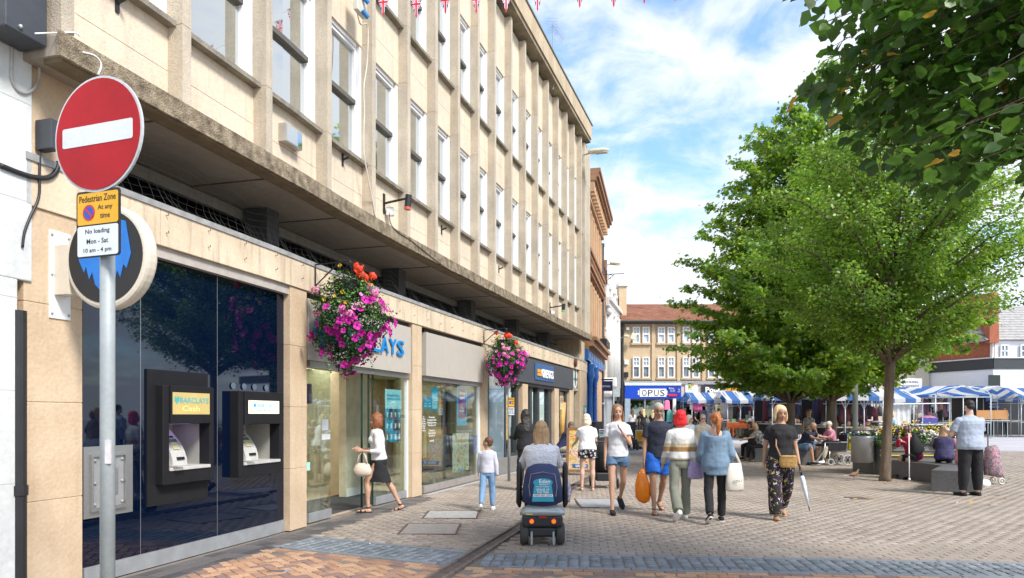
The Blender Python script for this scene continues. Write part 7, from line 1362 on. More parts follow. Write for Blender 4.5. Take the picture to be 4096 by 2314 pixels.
# ---------------- boards near the bakery ----------------
wd=mat('wood',(.22,.11,.05),.6,n=.2,ns=8,stretch=(1,1,.3)); p=G(2310,1902); t=thing('pavement_board','wooden framed pavement board with a food poster outside the bakery','sign',p); a=V3((-.30,.06,0)); d_=V3((.98,-.2,0)).normalized(); nn_=V3((-.2,-.98,0)).normalized(); u2=V3((-nn_.x*.18,-nn_.y*.18,1)).normalized()
m=MB()
for o in (0,.62): q=p+a+d_*o; m.hexa([q,q+d_*.07,q+d_*.07-nn_*.04,q-nn_*.04]+[v+u2*1.25 for v in (q,q+d_*.07,q+d_*.07-nn_*.04,q-nn_*.04)])
for z in (.08,1.18): q=p+a+d_*.07+u2*z; m.hexa([q,q+d_*.55,q+d_*.55-nn_*.04,q-nn_*.04]+[v+u2*.07 for v in (q,q+d_*.55,q+d_*.55-nn_*.04,q-nn_*.04)])
m.build('frame',wd,t); q=p+a+d_*.07+u2*.15-nn_*.01; m=MB(); m.hexa([q,q+d_*.55,q+d_*.55-nn_*.02,q-nn_*.02]+[v+u2*1.03 for v in (q,q+d_*.55,q+d_*.55-nn_*.02,q-nn_*.02)]); m.build('poster',food,t); m=MB(); m.extr([q+nn_*.002+d_*(.28+.2*cos(i*pi/12))+u2*(.45+.22*sin(i*pi/12)) for i in range(24)],nn_*.002); m.build('plate_print',MATS['bowl_print'],t); m=MB(); q2=q+nn_*.003+d_*.1+u2*.04; m.extr([q2,q2+d_*.4,q2+d_*.4+u2*.1,q2+u2*.1],nn_*.002); m.build('name_strip',MATS['greggs_blue'],t); text('GREGGS','lettering',q2+nn_*.003+d_*.08+u2*.02,d_,u2,.28,.06,wt,t,.001,.02); text('Summer','headline',q+nn_*.003+d_*.06+u2*.82,d_,u2,.42,.12,MATS['orange_print'],t,.001,.03)
m=MB(); 
for s_ in (0,.6): m.tube([p+a+d_*s_+u2*1.2-nn_*.03,p+a+d_*s_-nn_*.55],.018,6)
m.build('rear_leg',wd,t)
p=G(2560,1795); t=thing('pavement_board','orange and white A-board beside parked scooters in the distance','sign',p); Yb=p.y; 
vrect(2541,2583,1721,1786,Yb,white,'frame',t,.05); vrect(2544,2580,1724,1783,Yb-.06,mat('board_orange',(.85,.40,.01),.5),'panel',t,.01); vrect(2548,2579,1767,1775,Yb-.075,mat('navy_print'),'navy_strip',t,.005); vtext('Ask us about\nstarting your\nworry-free\njourney',2548,2574,1731,1758,Yb-.08,mat('brown_print'),t); vtext('Motability',2556,2577,1769,1773,Yb-.085,wt,t); m=MB(); m.lathe([(.3,0),(.3,.05),(.05,.06)],p,20); m.build('base',black,t)
p=G(2415,1850); Yb=p.y; t=thing('betting_board','white framed board with navy and green offers near the black cabinet','sign',p); vrect(2396,2424,1718,1800,Yb,white,'frame',t,.05); vrect(2399,2421,1721,1735,Yb-.06,MATS['navy_sign'],'panel',t,.01); vrect(2399,2421,1737,1760,Yb-.06,mat('betting_green',(.15,.42,.25),.5),'panel',t,.01); vtext('BETFRED',2400,2420,1726,1731,Yb-.075,wt,t); vtext('E75',2402,2419,1747,1756,Yb-.075,wt,t,bold=.02)
for i,(px_,py_) in enumerate(((2520,1800),(2532,1792))):
    p=G(px_,py_); t=thing('parked_scooter',['dark parked mobility scooter left of the orange board','second dark mobility scooter partly behind the first'][i],'scooter',p,group='mobility scooters parked by the orange board'); m=MB(); m.cbox(p+V3((0,0,.35)),(.5,.9,.2)); m.cbox(p+V3((0,.2,.6)),(.45,.4,.1)); m.cbox(p+V3((0,.4,.9)),(.42,.1,.5)); m.build('body_seat',blk,t,bevel=.04); m=MB(); m.tube([p+V3((0,-.5,.3)),p+V3((0,-.35,1.0))],.03,8); m.tube([p+V3((-.25,-.33,1.0)),p+V3((.25,-.33,1.0))],.02,6); m.build('tiller',blk,t)
    for sx_ in (-.24,.24):
        for sy_ in (-.42,.35): m=MB(); m.lathe([(.05,-.04),(.15,-.04),(.16,0),(.15,.04),(.05,.04)],p+V3((sx_,sy_,.16)),16,M=Matrix.Rotation(pi/2,3,'Y')); m.build('wheel',tyre,t,True)
# chairs by bakery
for i,(x_,y_) in enumerate(((1.42,20.6),(1.75,21.8))):
    p=V3((x_,y_,0)); t=thing('cafe_chair',['metal cafe chair under the person in the suit','metal cafe chair under the person with sunglasses'][i],'chair',p,group='cafe chairs outside the bakery'); m=MB(); m.cbox(p+V3((0,0,.42)),(.42,.42,.03)); m.build('seat',galv,t); m=MB()
    for sx_ in (-.2,.2):
        for sy_ in (-.2,.2): m.tube([p+V3((sx_,sy_,0)),p+V3((sx_,sy_,.41))],.012,6)
    m.build('leg',galv,t); m=MB(); m.tube([p+V3((-.2,-.2,.42)),p+V3((-.25,-.2,.85)),p+V3((-.25,.2,.85)),p+V3((-.2,.2,.42))],.012,6); m.build('back',galv,t)
p=V3((2.1,20.9,0)); t=thing('cafe_table','small round metal cafe table outside the bakery','table',p); m=MB(); m.lathe([(.3,.70),(.3,.72)],p,20); m.build('top',galv,t); m=MB(); m.tube([p,p+V3((0,0,.7))],.03,8); m.build('leg',galv,t)
# ---------------- stone bench, planter, bin ----------------
gran=mat('grey_granite',(.085,.082,.082),.5,n=.12,ns=25,fine=.3,c2=(.12,.118,.12)); bn_=thing('stone_bench','curved dark granite bench with a raised square end block','bench',(10,17,0))
c0=V3((9.1,12.6,0))
m=MB(); of_=[(9.33,17.19),(9.55,17.55),(9.95,17.3),(10.25,16.7),(10.32,16.0),(10.15,15.3),(10.0,14.95)][::-1]; if_=[(9.33,17.15),(9.52,16.8),(9.62,16.45),(9.64,16.1),(9.58,15.7),(9.45,15.35)]
m.extr([V3((x,y,0)) for x,y in of_+if_],(0,0,.43)); m.build('curved_seat',gran,bn_,bevel=.012)
e0=G(3723,1966); m=MB(); q4=[V3(v) for v in ((8.54,14.24,0),(9.30,13.85,0),(10.05,14.9,0),(9.36,15.3,0))]; m.hexa(q4+[v+V3((0,0,.435)) for v in q4]); m.build('end_block',gran,bn_,bevel=.012)
pl=thing('planter','large grey planter filled with yellow, white and purple flowers behind the bench','planter',(10.6,18.6,0)); pgr=mat('planter_grey',(.14,.14,.13),.6,n=.06); m=MB(); 
m.box(9.55,11.9,18.1,19.6,0,.80); m.box(9.5,11.95,18.05,19.65,.80,.88); m.box(9.52,11.93,18.07,19.63,.62,.66); m.build('trough',pgr,pl,bevel=.01); m=MB(); m.box(9.53,11.92,18.06,18.1,.50,.52); m.build('yellow_line',mat('sign_yellow2'),pl)
N_=9000; P=np.stack([rng.uniform(9.4,12.0,N_),rng.uniform(17.98,19.6,N_),rng.uniform(.8,1.12,N_)],1); P[:,2]+=.12*np.sin(P[:,0]*5)+.05*np.sin(P[:,0]*17); Nn=rng.normal(size=(N_,3)); Nn[:,2]+=.8; Nn/=np.linalg.norm(Nn,axis=1)[:,None]; cards('foliage',P,Nn,.035,[lfA,lfB],pl,(rng.random(N_)>.5).astype(int),kind='stuff')
for nm,mt_,n_,sz_,xr in (('yellow_flowers',mat('yellow_petal'),420,.022,(9.4,12)),('white_flowers',mat('white_petal',(.75,.75,.7),.6),420,.024,(10.6,11.9)),('purple_flowers',mat('purple_petal',(.06,.02,.18),.6),90,.035,(9.4,11)),('orange_flowers',mat('geranium_red'),40,.02,(10.4,12))):
    P=np.stack([rng.uniform(xr[0],xr[1],n_),17.95+np.abs(rng.normal(0,.45,n_)),rng.uniform(.92,1.24,n_)],1); P[:,2]+=.10*np.sin(P[:,0]*5)+(.1 if nm[0]=='y' else 0); Nn=rng.normal(size=(n_,3))*.6+np.array([-.2,-1,.5]); Nn/=np.linalg.norm(Nn,axis=1)[:,None]; cards(nm,P,Nn,sz_*1.3,mt_,pl,kind='stuff')
def litter_bin(px,py,lab,Y=None,sc=1):
    p=G(px,py) if Y is None else V3(((px-CX)/F*Y,Y,gz(Y))); t=thing('litter_bin',lab,'bin',p,group='round steel litter bins'); bs_=mat('bin_steel',(.38,.37,.355),.42,m=.5,n=.05,ns=30,stretch=(1,1,6)); m=MB(); m.tube([p+V3((.34,0,0)),p+V3((.34,0,1.20))],.055,14); m.build('post',bs_,t,True); m=MB(); m.lathe([(.20,.30),(.275,.32),(.285,.97),(.28,1.0)],p,28); m.build('drum',bs_,t,True); m=MB(); m.lathe([(.28,1.0),(.275,1.012),(.1,1.01)],p,24); m.build('liner',mat('blue_liner',(.03,.13,.4),.5),t); m=MB(); m.lathe([(.22,1.14),(.29,1.16),(.285,1.20),(.05,1.23)],p,28); m.build('lid',bs_,t,True); m=MB(); m.cbox(p+V3((.16,.0,1.17)),(.36,.10,.04)); m.build('arm',bs_,t)
litter_bin(3450,1897,'round brushed steel litter bin left of the brown tree trunk'); litter_bin(3512,1800,'second steel litter bin further back behind the brown tree trunk')
p=G(3421,1850); m=MB(); m.tube([p,p+V3((0,0,3)),p+V3((0,0,6.0))],[.085,.08,.06],14); m.tube([p+V3((0,0,1.02)),p+V3((0,0,1.05))],.09,14); m.build('lamp_post',mat('post_grey',(.32,.36,.35),.5,n=.06),None,True,label='plain grey lamp post rising into the leaves behind the litter bin',cat='lamp post')
# low cube seats under trees
for x_,y_,lb in ((9.05,22.0,'dark granite cube seat under the bearded person'),(8.3,23.3,'dark granite cube seat under the person in the flowery blouse'),(8.4,24.3,'dark granite cube seat under the person with maroon hair')):
    m=MB(); m.box(x_-.32,x_+.32,y_-.3,y_+.3,gz(y_)-.01,gz(y_)+.45); m.build('granite_cube',gran,None,label=lb,cat='seat',group='granite cube seats under the maples',bevel=.012)
p=V3((9.62,21.95,0)); t=thing('small_table','small grey stone table between the bearded person and the wheelchair','table',p); m=MB(); m.box(p.x-.25,p.x+.25,p.y-.25,p.y+.25,.66,.72); m.build('top',mat('grey_trim'),t); m=MB(); m.box(p.x-.1,p.x+.1,p.y-.1,p.y+.1,0,.66); m.build('pedestal',gran,t)
m=MB(); p=p+V3((0,-.05,.72)); m.ell(p+V3((0,0,.1)),(.10,.07,.09)); m.ell(p+V3((-.03,0,.2)),(.06,.055,.06)); m.build('small_dog',mat('white_fur',(.6,.58,.55),1,b=.8),None,True,label='small fluffy white dog between the bearded person and the wheelchair',cat='dog',disp=.03)
# wheelchair
p=V3((10.02,21.75,0)); wc_=thing('wheelchair','wheelchair with grey tyred wheels and a yellow bag on its back','wheelchair',p); X=p.x; Yw=p.y; m=MB()
for sy_ in (-.26,.26):
    m.tube([V3((X-.42,Yw+sy_,.45)),V3((X+.28,Yw+sy_,.45)),V3((X+.32,Yw+sy_,1.0)),V3((X+.42,Yw+sy_,1.02))],.016,8); m.tube([V3((X-.38,Yw+sy_,.72)),V3((X+.28,Yw+sy_,.72))],.016,8); m.tube([V3((X-.38,Yw+sy_,.72)),V3((X-.42,Yw+sy_,.45)),V3((X-.66,Yw+sy_,.10)),V3((X-.80,Yw+sy_,.09))],.016,8); m.tube([V3((X-.25,Yw+sy_,.45)),V3((X-.25,Yw+sy_,.15))],.016,8)
m.build('frame',mat('frame_silver',(.6,.62,.64),.3,m=.6),wc_,True)
for sy_ in (-.28,.28):
    for (xx,r_) in ((X+.30,.17),(X-.22,.11)):
        m=MB(); m.torus(V3((xx,Yw+sy_,r_)),r_-.022,.022,Matrix.Rotation(pi/2,3,'X')); m.build('tyre',mat('pale_tyre',(.40,.42,.40),.8),wc_,True); m=MB(); m.lathe([(r_*.2,-.025),(r_*.2,.025)],V3((xx,Yw+sy_,r_)),12,M=Matrix.Rotation(pi/2,3,'X'))
        for k in range(6): a_=k*pi/3; m.tube([V3((xx,Yw+sy_,r_)),V3((xx+r_*.8*cos(a_),Yw+sy_,r_+r_*.8*sin(a_)))],.012,5)
        m.build('wheel_hub',black,wc_)
m=MB(); m.box(X-.35,X+.28,Yw-.24,Yw+.24,.42,.49); m.box(X+.27,X+.31,Yw-.24,Yw+.24,.5,.95); m.box(X-.3,X+.25,Yw-.285,Yw-.27,.47,.70); m.box(X-.4,X+.1,Yw-.29,Yw-.24,.73,.77); m.box(X-.85,X-.65,Yw-.2,Yw+.2,.06,.09); m.build('seat_sling',cbk,wc_)
m=MB(); c=V3((X+.48,Yw-.12,.70)); m.loft([c-V3((0,0,.24)),c-V3((0,0,.16)),c+V3((-.02,0,.05)),c+V3((-.06,0,.2))],[(.12,.12),(.14,.14),(.10,.12),(.03,.06)],12); bag('yellow_bag','bright yellow bag hung on the back of the wheelchair','bag',[('bag_body',m,mat('yellow_plastic',(.8,.65,.01),.4,n=.1),dict(disp=.03))],c)
m=MB(); c=V3((X+.38,Yw-.02,.80)); m.loft([c-V3((0,0,.2)),c,c+V3((0,0,.2))],[(.06,.14),(.07,.16),(.04,.1)],12); bag('blue_bag','blue bag on the back of the wheelchair behind the yellow one','bag',[('bag_body',m,mat('blue_cloth',(.02,.06,.22),.7),{})],c)
m=MB(); c=V3((X-.28,Yw-.1,.66)); m.loft([c-V3((0,0,.12)),c,c+V3((0,0,.12))],[(.12,.1),(.13,.11),(.08,.05)],12); bag('lap_bag','dark patterned bag on the lap of the person in the wheelchair','bag',[('bag_body',m,spots('lap_print',(.03,.03,.06),[(.4,.4,.45)],25,.58),{})],c)
# shopping trolley
p=G(3972,1938); t=thing('shopping_trolley','pink patterned wheeled shopping trolley beside the bench','trolley',p); m=MB(); m.loft([p+V3((0,0,.18)),p+V3((.02,0,.3)),p+V3((-.02,0,.75)),p+V3((-.05,0,.85))],[(.17,.13),(.19,.15),(.16,.13),(.12,.08)],14,(1,0,0)); m.build('bag_body',spots('trolley_print',(.28,.22,.24),[(.55,.22,.28),(.15,.13,.14)],14,.55),t,True,disp=.02); m=MB(); m.tube([p+V3((-.16,.05,.2)),p+V3((-.20,.05,.8)),p+V3((-.22,.05,1.12)),p+V3((-.08,.05,1.12)),p+V3((-.08,.05,.8))],.014,6); m.tube([p+V3((.2,0,.25)),p+V3((.3,0,.02))],.012,6); m.build('handle',mat('handle_grey',(.08,.07,.07),.5),t); 
for sy_ in (-.14,.14):
    m=MB(); m.torus(p+V3((.1,sy_,.08)),.062,.018,Matrix.Rotation(pi/2,3,'X'),18); m.lathe([(.02,-.01),(.02,.01)],p+V3((.1,sy_,.08)),10,M=Matrix.Rotation(pi/2,3,'X')); m.build('wheel',mat('cream_wheel',(.6,.58,.52),.5),t,True)
m=MB(); c=G(3935,1946); m.ell(c+V3((0,0,.06)),(.14,.1,.09),10,7); m.build('plastic_bag',white,None,True,label='crumpled white plastic bag on the ground by the shopping trolley',cat='bag',disp=.08)
# pigeon
p=G(3415,1923); t=thing('pigeon','brown and grey pigeon walking on the paving left of the brown trunk','pigeon',p); pg=mat('pigeon_brown',(.22,.12,.08),.8,n=.3,ns=20); m=MB(); m.loft([p+V3((-.17,0,.13)),p+V3((-.09,0,.13)),p+V3((-.01,0,.145)),p+V3((.06,0,.17)),p+V3((.09,0,.215)),p+V3((.105,0,.25)),p+V3((.12,0,.265))],[(.012,.004),(.035,.025),(.055,.055),(.042,.042),(.022,.024),(.024,.025),(.012,.012)],12,(0,1,0)); m.build('body',pg,t,True,sub=1); m=MB(); m.loft([p+V3((-.12,0,.13)),p+V3((-.24,0,.115))],[(.03,.008),(.035,.004)],8,(0,1,0)); m.build('tail',mat('pigeon_pale',(.5,.45,.42),.8),t); m=MB(); m.tube([p+V3((.12,0,.26)),p+V3((.145,0,.255))],[.006,.002],5); m.build('beak',black,t); m=MB()
for sy_ in (-.02,.02): m.tube([p+V3((0,sy_,.10)),p+V3((.01*sy_*50,sy_,.0)),p+V3((.03+.01*sy_*50,sy_,.003))],.004,5)
m.build('leg',mat('pigeon_leg',(.4,.1,.08),.7),t)
# ---------------- market stalls ----------------
def stripemat(name,per,axis=0):
    M=mat(name,(.7,.7,.7),.6,fine=0); nt=M.node_tree; N=nt.nodes; L_=nt.links; tc=N.new('ShaderNodeTexCoord'); s=N.new('ShaderNodeSeparateXYZ'); L_.new(tc.outputs['Object'],s.inputs[0]); a=N.new('ShaderNodeMath'); a.operation='DIVIDE'; L_.new(s.outputs[axis],a.inputs[0]); a.inputs[1].default_value=per; b=N.new('ShaderNodeMath'); b.operation='FRACT'; L_.new(a.outputs[0],b.inputs[0]); c=N.new('ShaderNodeMath'); c.operation='GREATER_THAN'; c.inputs[1].default_value=.5; L_.new(b.outputs[0],c.inputs[0]); x=N.new('ShaderNodeMixRGB'); L_.new(c.outputs[0],x.inputs[0]); x.inputs[1].default_value=(.66,.67,.69,1); x.inputs[2].default_value=(.06,.17,.44,1); L_.new(x.outputs[0],N['Principled BSDF'].inputs['Base Color']); 
    P_=N['Principled BSDF']; tr=N.new('ShaderNodeBsdfTranslucent'); L_.new(x.outputs[0],tr.inputs[0]); mx=N.new('ShaderNodeMixShader'); mx.inputs[0].default_value=.35; L_.new(P_.outputs[0],mx.inputs[1]); L_.new(tr.outputs[0],mx.inputs[2]); L_.new(mx.outputs[0],N['Material Output'].inputs[0]); return M
strp=stripemat('blue_white_stripes',.95); strpy=stripemat('blue_white_stripes_deep',1.1,1)
stall_g='blue and white striped market stalls'
def stall(px0,px1,Y,zr,ze,dep,label,posts=3,table=True,sx_=0):
    xa,xb=(px0-CX)/F*Y,(px1-CX)/F*Y; g=gz(Y); t=thing('market_stall',label,'market stall',((xa+xb)/2,Y,g),group=stall_g); m=MB(); n=max(4,int((xb-xa)/.5)); vs=[];fs=[]
    prof=[(Y-.3,ze-.18),(Y-.3,ze),(Y+dep*.25,ze+(zr-ze)*.58),(Y+dep*.5,zr),(Y+dep*.75,ze+(zr-ze)*.58),(Y+dep+.3,ze),(Y+dep+.3,ze-.18)]
    for i in range(n+1):
        x=xa+(xb-xa)*i/n; sg_=.05*sin(pi*((i*2/n)%1))
        for y_,z_ in prof: vs.append((x+sx_*(y_-Y),y_,z_+g-sg_*(1 if z_<zr else .3)))
    q=len(prof)
    for i in range(n):
        for j in range(q-1): fs.append((i*q+j,i*q+j+1,(i+1)*q+j+1,(i+1)*q+j))
    m.add(vs,fs); m.build('canopy',strp,t)
    m=MB()
    for i in range(posts):
        x=xa+.15+(xb-xa-.3)*i/(posts-1)
        for y_ in (Y,Y+dep): m.tube([V3((x,y_,g)),V3((x,y_,g+ze-.05))],.028,6)
        arc=[V3((x,Y+dep*k/8,g+ze-.05+(zr-ze-.03)*sin(pi*k/8)**.7)) for k in range(9)]; m.tube(arc,.022,5); m.tube([V3((x,Y,g+1.0)),V3((x,Y+dep,g+1.0))],.02,5)
        for sgn in (-1,1):
            if xa<x+sgn*.5<xb: m.tube([V3((x,Y,g+ze-.6)),V3((x+sgn*.18,Y,g+ze-.2)),V3((x+sgn*.5,Y,g+ze-.06))],.018,5)
    for y_ in (Y,Y+dep): m.tube([V3((xa,y_,g+ze-.06)),V3((xb,y_,g+ze-.06))],.022,5); m.tube([V3((xa,y_,g+ze-.35)),V3((xb,y_,g+ze-.35))],.014,5)
    m.build('frame',mat('stall_pipe',(.50,.56,.56),.45,m=.2),t,True)
    if table: m=MB(); m.box(xa+.1,xb-.1,Y+.05,Y+dep*.75,g+.88,g+.93); m.build('table',mat('table_board',(.35,.30,.24),.7),t)
    return xa,xb,g
def gable(px0,px1,Y,zr,ze,ln,label):
    xa,xb=(px0-CX)/F*Y,(px1-CX)/F*Y; g=gz(Y); t=thing('market_stall',label,'market stall',((xa+xb)/2,Y,g),group=stall_g); sk=-.75; xm=(xa+xb)/2; m=MB(); vs=[];fs=[]
    for i in range(9):
        y_=i/8*ln; o=sk*y_; sg=.05*sin(pi*((i/4)%1))
        for x_,z_ in ((xa-.15,ze-.14),(xa-.15,ze),((xa+xm)/2,(ze+zr)/2-.06-sg),(xm,zr),((xb+xm)/2,(ze+zr)/2-.06-sg),(xb+.15,ze),(xb+.15,ze-.14)): vs.append((x_+o,Y+y_,z_+g))
    for i in range(8):
        for j in range(6): fs.append((i*7+j,i*7+j+1,(i+1)*7+j+1,(i+1)*7+j))
    m.add(vs,fs); m.build('canopy',strpy,t); m=MB()
    for y_ in (.05,ln/2,ln-.05):
        o=sk*y_
        for x_ in (xa+.1,xm,xb-.1): m.tube([V3((x_+o,Y+y_,g)),V3((x_+o,Y+y_,g+(ze if x_!=xm else ze-.1)))],.028,6)
        m.tube([V3((xm+(xb-xm)*.92*cos(pi*k/10)+o,Y+y_,g+ze-.1+(zr-ze+.02)*sin(pi*k/10)**.7)) for k in range(11)],.024,5)
        m.tube([V3((xa+.1+o,Y+y_,g+ze-.12)),V3((xb-.1+o,Y+y_,g+ze-.12))],.022,5); m.tube([V3((xa+.1+o,Y+y_,g+.9)),V3((xb-.1+o,Y+y_,g+.9))],.022,5)
    for x_,z_ in ((xm,ze-.12),(xa+.1,ze-.12),(xb-.1,ze-.12)): m.tube([V3((x_,Y,g+z_)),V3((x_+sk*ln,Y+ln,g+z_))],.02,5)
    m.build('frame',mat('stall_pipe',(.50,.56,.56),.45,m=.2),t,True); return xa,xb,g
a1_=stall(2758,2895,43,2.75,2.25,2.2,'striped stall furthest left, hung with clothes, in front of the dark passage')
a2_=stall(2900,3075,41,2.8,2.22,2.4,'striped stall of books and boxes right of the clothes stall',4)
a3_=stall(3078,3290,37,2.95,2.35,2.6,'striped stall seen between the maple trunks, hung with handbags',4)
a4_=stall(3292,3545,31,2.95,2.3,2.6,'dark goods stall behind the lamp post, striped canopy',4)
a5_=stall(3548,3668,31.5,2.65,2.2,2.2,'striped stall with a white sheet side, right of the brown trunk',3)
a6_=gable(3740,3975,40,3.05,2.5,3.4,'striped stall with a big peaked canopy behind the person in grey')
a7_=gable(3905,4085,44,3.15,2.6,3.2,'striped peaked stall with wooden boards, right of the person in grey')
a8_=stall(4075,4260,41.5,3.0,2.4,2.6,'striped stall cut off by the right edge of the view',3)
a9_=stall(3620,3990,50,2.6,2.2,2.2,'row of stall canopies further back towards the white shop',6)
# hung goods
gc=[mat('goods_%d'%i,c,.8,n=.2) for i,c in enumerate([(.015,.014,.016),(.05,.04,.045),(.10,.02,.03),(.03,.035,.08),(.20,.12,.07),(.30,.28,.28),(.16,.03,.10),(.45,.42,.4)])]
ORD='first second third fourth fifth sixth seventh eighth ninth tenth eleventh twelfth thirteenth fourteenth fifteenth sixteenth seventeenth eighteenth nineteenth twentieth'.split()
CN={'goods_0':'black','goods_1':'charcoal','goods_2':'wine red','goods_3':'navy','goods_4':'tan','goods_5':'grey','goods_6':'plum','goods_7':'cream','garment_pink':'pink','garment_white':'white','garment_grey_print':'printed','book_0':'cream','book_1':'red','book_2':'blue','book_3':'green','book_4':'yellow','book_5':'grey','lime':'lime'}
def lab_(mt_,what,i,where): return '%s %s, %s from the left %s'%(CN.get(mt_.name,'dark'),what,ORD[min(i,19)],where)
def hung(x0_,x1_,Y,zt_,n,hmin,hmax,wd_,cols,nm,lab,cat_,grp):
    for i in range(n):
        x=x0_+(x1_-x0_)*(i+.5)/n+random.uniform(-.03,.03); z=gz(Y)+zt_+random.uniform(-.06,.04); hh=random.uniform(hmin,hmax); m=MB(); y_=Y+random.uniform(-.08,.08); m.loft([V3((x,y_,z)),V3((x,y_,z-hh*.45)),V3((x,y_,z-hh*.55)),V3((x,y_,z-hh))],[(.012,.01),(.015,.012),(wd_*.8,.05),(wd_,.07)],8,(1,0,0)) if nm=='handbag' else m.loft([V3((x,y_,z)),V3((x,y_,z-.06)),V3((x,y_,z-hh*.6)),V3((x,y_,z-hh))],[(.02,.02),(wd_*.8,.05),(wd_*.85,.06),(wd_,.05)],8,(1,0,0))
        c_=cols[random.randrange(len(cols))]; m.build(nm,c_,None,True,label=lab_(c_,cat_,i,lab),cat=cat_,group=grp)
xa,xb,g=a1_; pk=mat('garment_pink',(.6,.12,.3),.8); wgm=mat('garment_white',(.68,.6,.62),.8); grs=spots('garment_grey_print',(.22,.22,.26),[(.5,.5,.52)],6,.5)
hung(xa+.05,xa+.75,43,2.2,4,.55,.75,.13,[pk,wgm,wgm],'top','at the left end of the clothes stall','top','pink and white tops on the clothes stall')
hung(xa+1.0,xb-.35,42.9,2.15,9,1.3,1.75,.10,[grs],'printed_dress','on the rail of the clothes stall','dress','printed dresses on the clothes stall'); hung(xb-.3,xb+.1,42.8,2.1,2,.9,1.2,.14,[wgm],'top','at the right end of the clothes stall','top','white tops on the clothes stall')
m=MB(); m.box(xa+.55,xa+.95,42.6,42.75,g+.8,g+1.6); m.build('dark_rack',gc[1],None,label='dark grey hanging organiser beside the printed dresses',cat='rack')
t=thing('stall_notice','yellow and white lettered notice hanging at the end of the clothes stall','sign',(xb,42,1.8)); vrect(2862,2894,1620,1650,41.6,mat('pale_yellow',(.75,.72,.35),.6),'board',t,.03); vtext('ALTERATIONS\nZIPS\nREPAIRS',2865,2891,1624,1646,41.55,mat('notice_red',(.4,.15,.1),.6),t)
m=MB(); c=A(2900,1632,41.5); m.tube([c,c+V3((0,.05,0))],.22,16); m.build('round_sign',mat('round_sign_grey',(.5,.5,.52),.6),None,label='round grey and white sign between the first two stalls',cat='sign')
xa,xb,g=a2_
hung(xa+.9,xb-.2,42.2,2.1,7,.5,1.0,.16,gc[:4]+[gc[2]],'garment','at the back of the book stall','garment','dark garments at the back of the book stall')
bookc=[mat('book_%d'%i,c,.6) for i,c in enumerate([(.6,.58,.55),(.5,.08,.05),(.05,.15,.35),(.1,.35,.15),(.65,.5,.1),(.3,.3,.32)])]
for i in range(20):
    x=xa+.1+(xb-xa-.2)*(i+.3+.4*random.random())/20; y_=41.0+random.random()*1.2; m=MB(); m.cbox(V3((x,y_,g+.93+.05+random.uniform(0,.05))),(random.uniform(.15,.3),.4,random.uniform(.06,.24)),0,Matrix.Rotation(random.uniform(-.3,.3),4,'Z')); m.build('book_stack',bookc[i%6],None,label=lab_(bookc[i%6],'book stack',i,'on the book stall table'),cat='books',group='book stacks on the book stall')
def crate(px,pyb,w_,h_,mt_,lab,Y=None,d_=.4,grp=None,nm='crate'):
    p=G(px,pyb); m=MB(); t_=.02; x=p.x;y=p.y; m.box(x-w_/2,x+w_/2,y,y+d_,p.z,p.z+h_); m.box(x-w_/2-.02,x+w_/2+.02,y-.02,y+d_+.02,p.z+h_-.05,p.z+h_); 
    for k in range(1,4): m.box(x-w_/2-.008,x+w_/2+.008,y-.008,y,p.z+h_*k/4-.01,p.z+h_*k/4+.01)
    o=m.build(nm,mt_,None,label=lab,cat='crate',group=grp); return p
orc=mat('orange_crate',(.55,.12,.03),.5); 
for k in range(3):
    p=G(2940,1744); m=MB(); z=p.z+.30*k; m.box(p.x-.2,p.x+.2,p.y,p.y+.4,z,z+.26); m.box(p.x-.22,p.x+.22,p.y-.02,p.y+.42,z+.26,z+.295); m.build('crate',orc,None,label=['lowest orange crate in the stack at the book stall','middle orange crate in the stack at the book stall','top orange crate in the stack at the book stall'][k],cat='crate',group='orange crates at the book stall')
crate(2964,1748,.42,.45,mulch('fruit_box',[(.6,.6,.5),(.7,.6,.05),(.6,.62,.6),(.25,.4,.1)],9),'white printed fruit box on the ground left of the blue suitcases',grp='boxes at the book stall'); crate(2912,1742,.42,.5,mulch('fruit_box',[]),'white printed fruit box behind the green tray',grp='boxes at the book stall'); crate(2914,1746,.45,.14,mat('green_tray',(.03,.3,.09),.5),'flat bright green tray on the ground at the book stall'); 
p=G(2964,1747); m=MB(); m.box(p.x-.25,p.x+.25,p.y,p.y+.4,p.z+.46,p.z+.75); m.build('cardboard_box',mat('cardboard',(.42,.26,.12),.8),None,label='brown cardboard box on top of the white fruit box',cat='box')
for i,px_ in enumerate((2995,3012,3026)):
    p=G(px_,1751-i); t=thing('suitcase',['navy suitcase nearest the fruit boxes with its handle up','middle navy suitcase of the row at the stall','rightmost navy suitcase of the row at the stall'][i],'suitcase',p,group='navy suitcases at the stall'); m=MB(); m.box(p.x-.2,p.x+.2,p.y,p.y+.25,p.z+.04,p.z+.62+.05*i); m.build('shell',mat('suitcase_navy',(.015,.04,.11),.6),t,bevel=.04); m=MB(); m.tube([p+V3((-.1,.2,.6)),p+V3((-.1,.2,1.05)),p+V3((.1,.2,1.05)),p+V3((.1,.2,.6))],.012,5); m.build('handle',black,t)
m=MB(); xa,xb,g=a2_; m.box(xa+.1,xb-.1,40.95,40.98,g+.55,g+.9); m.build('stall_skirt',orc,None,label='dark orange board along the front of the book stall',cat='board')
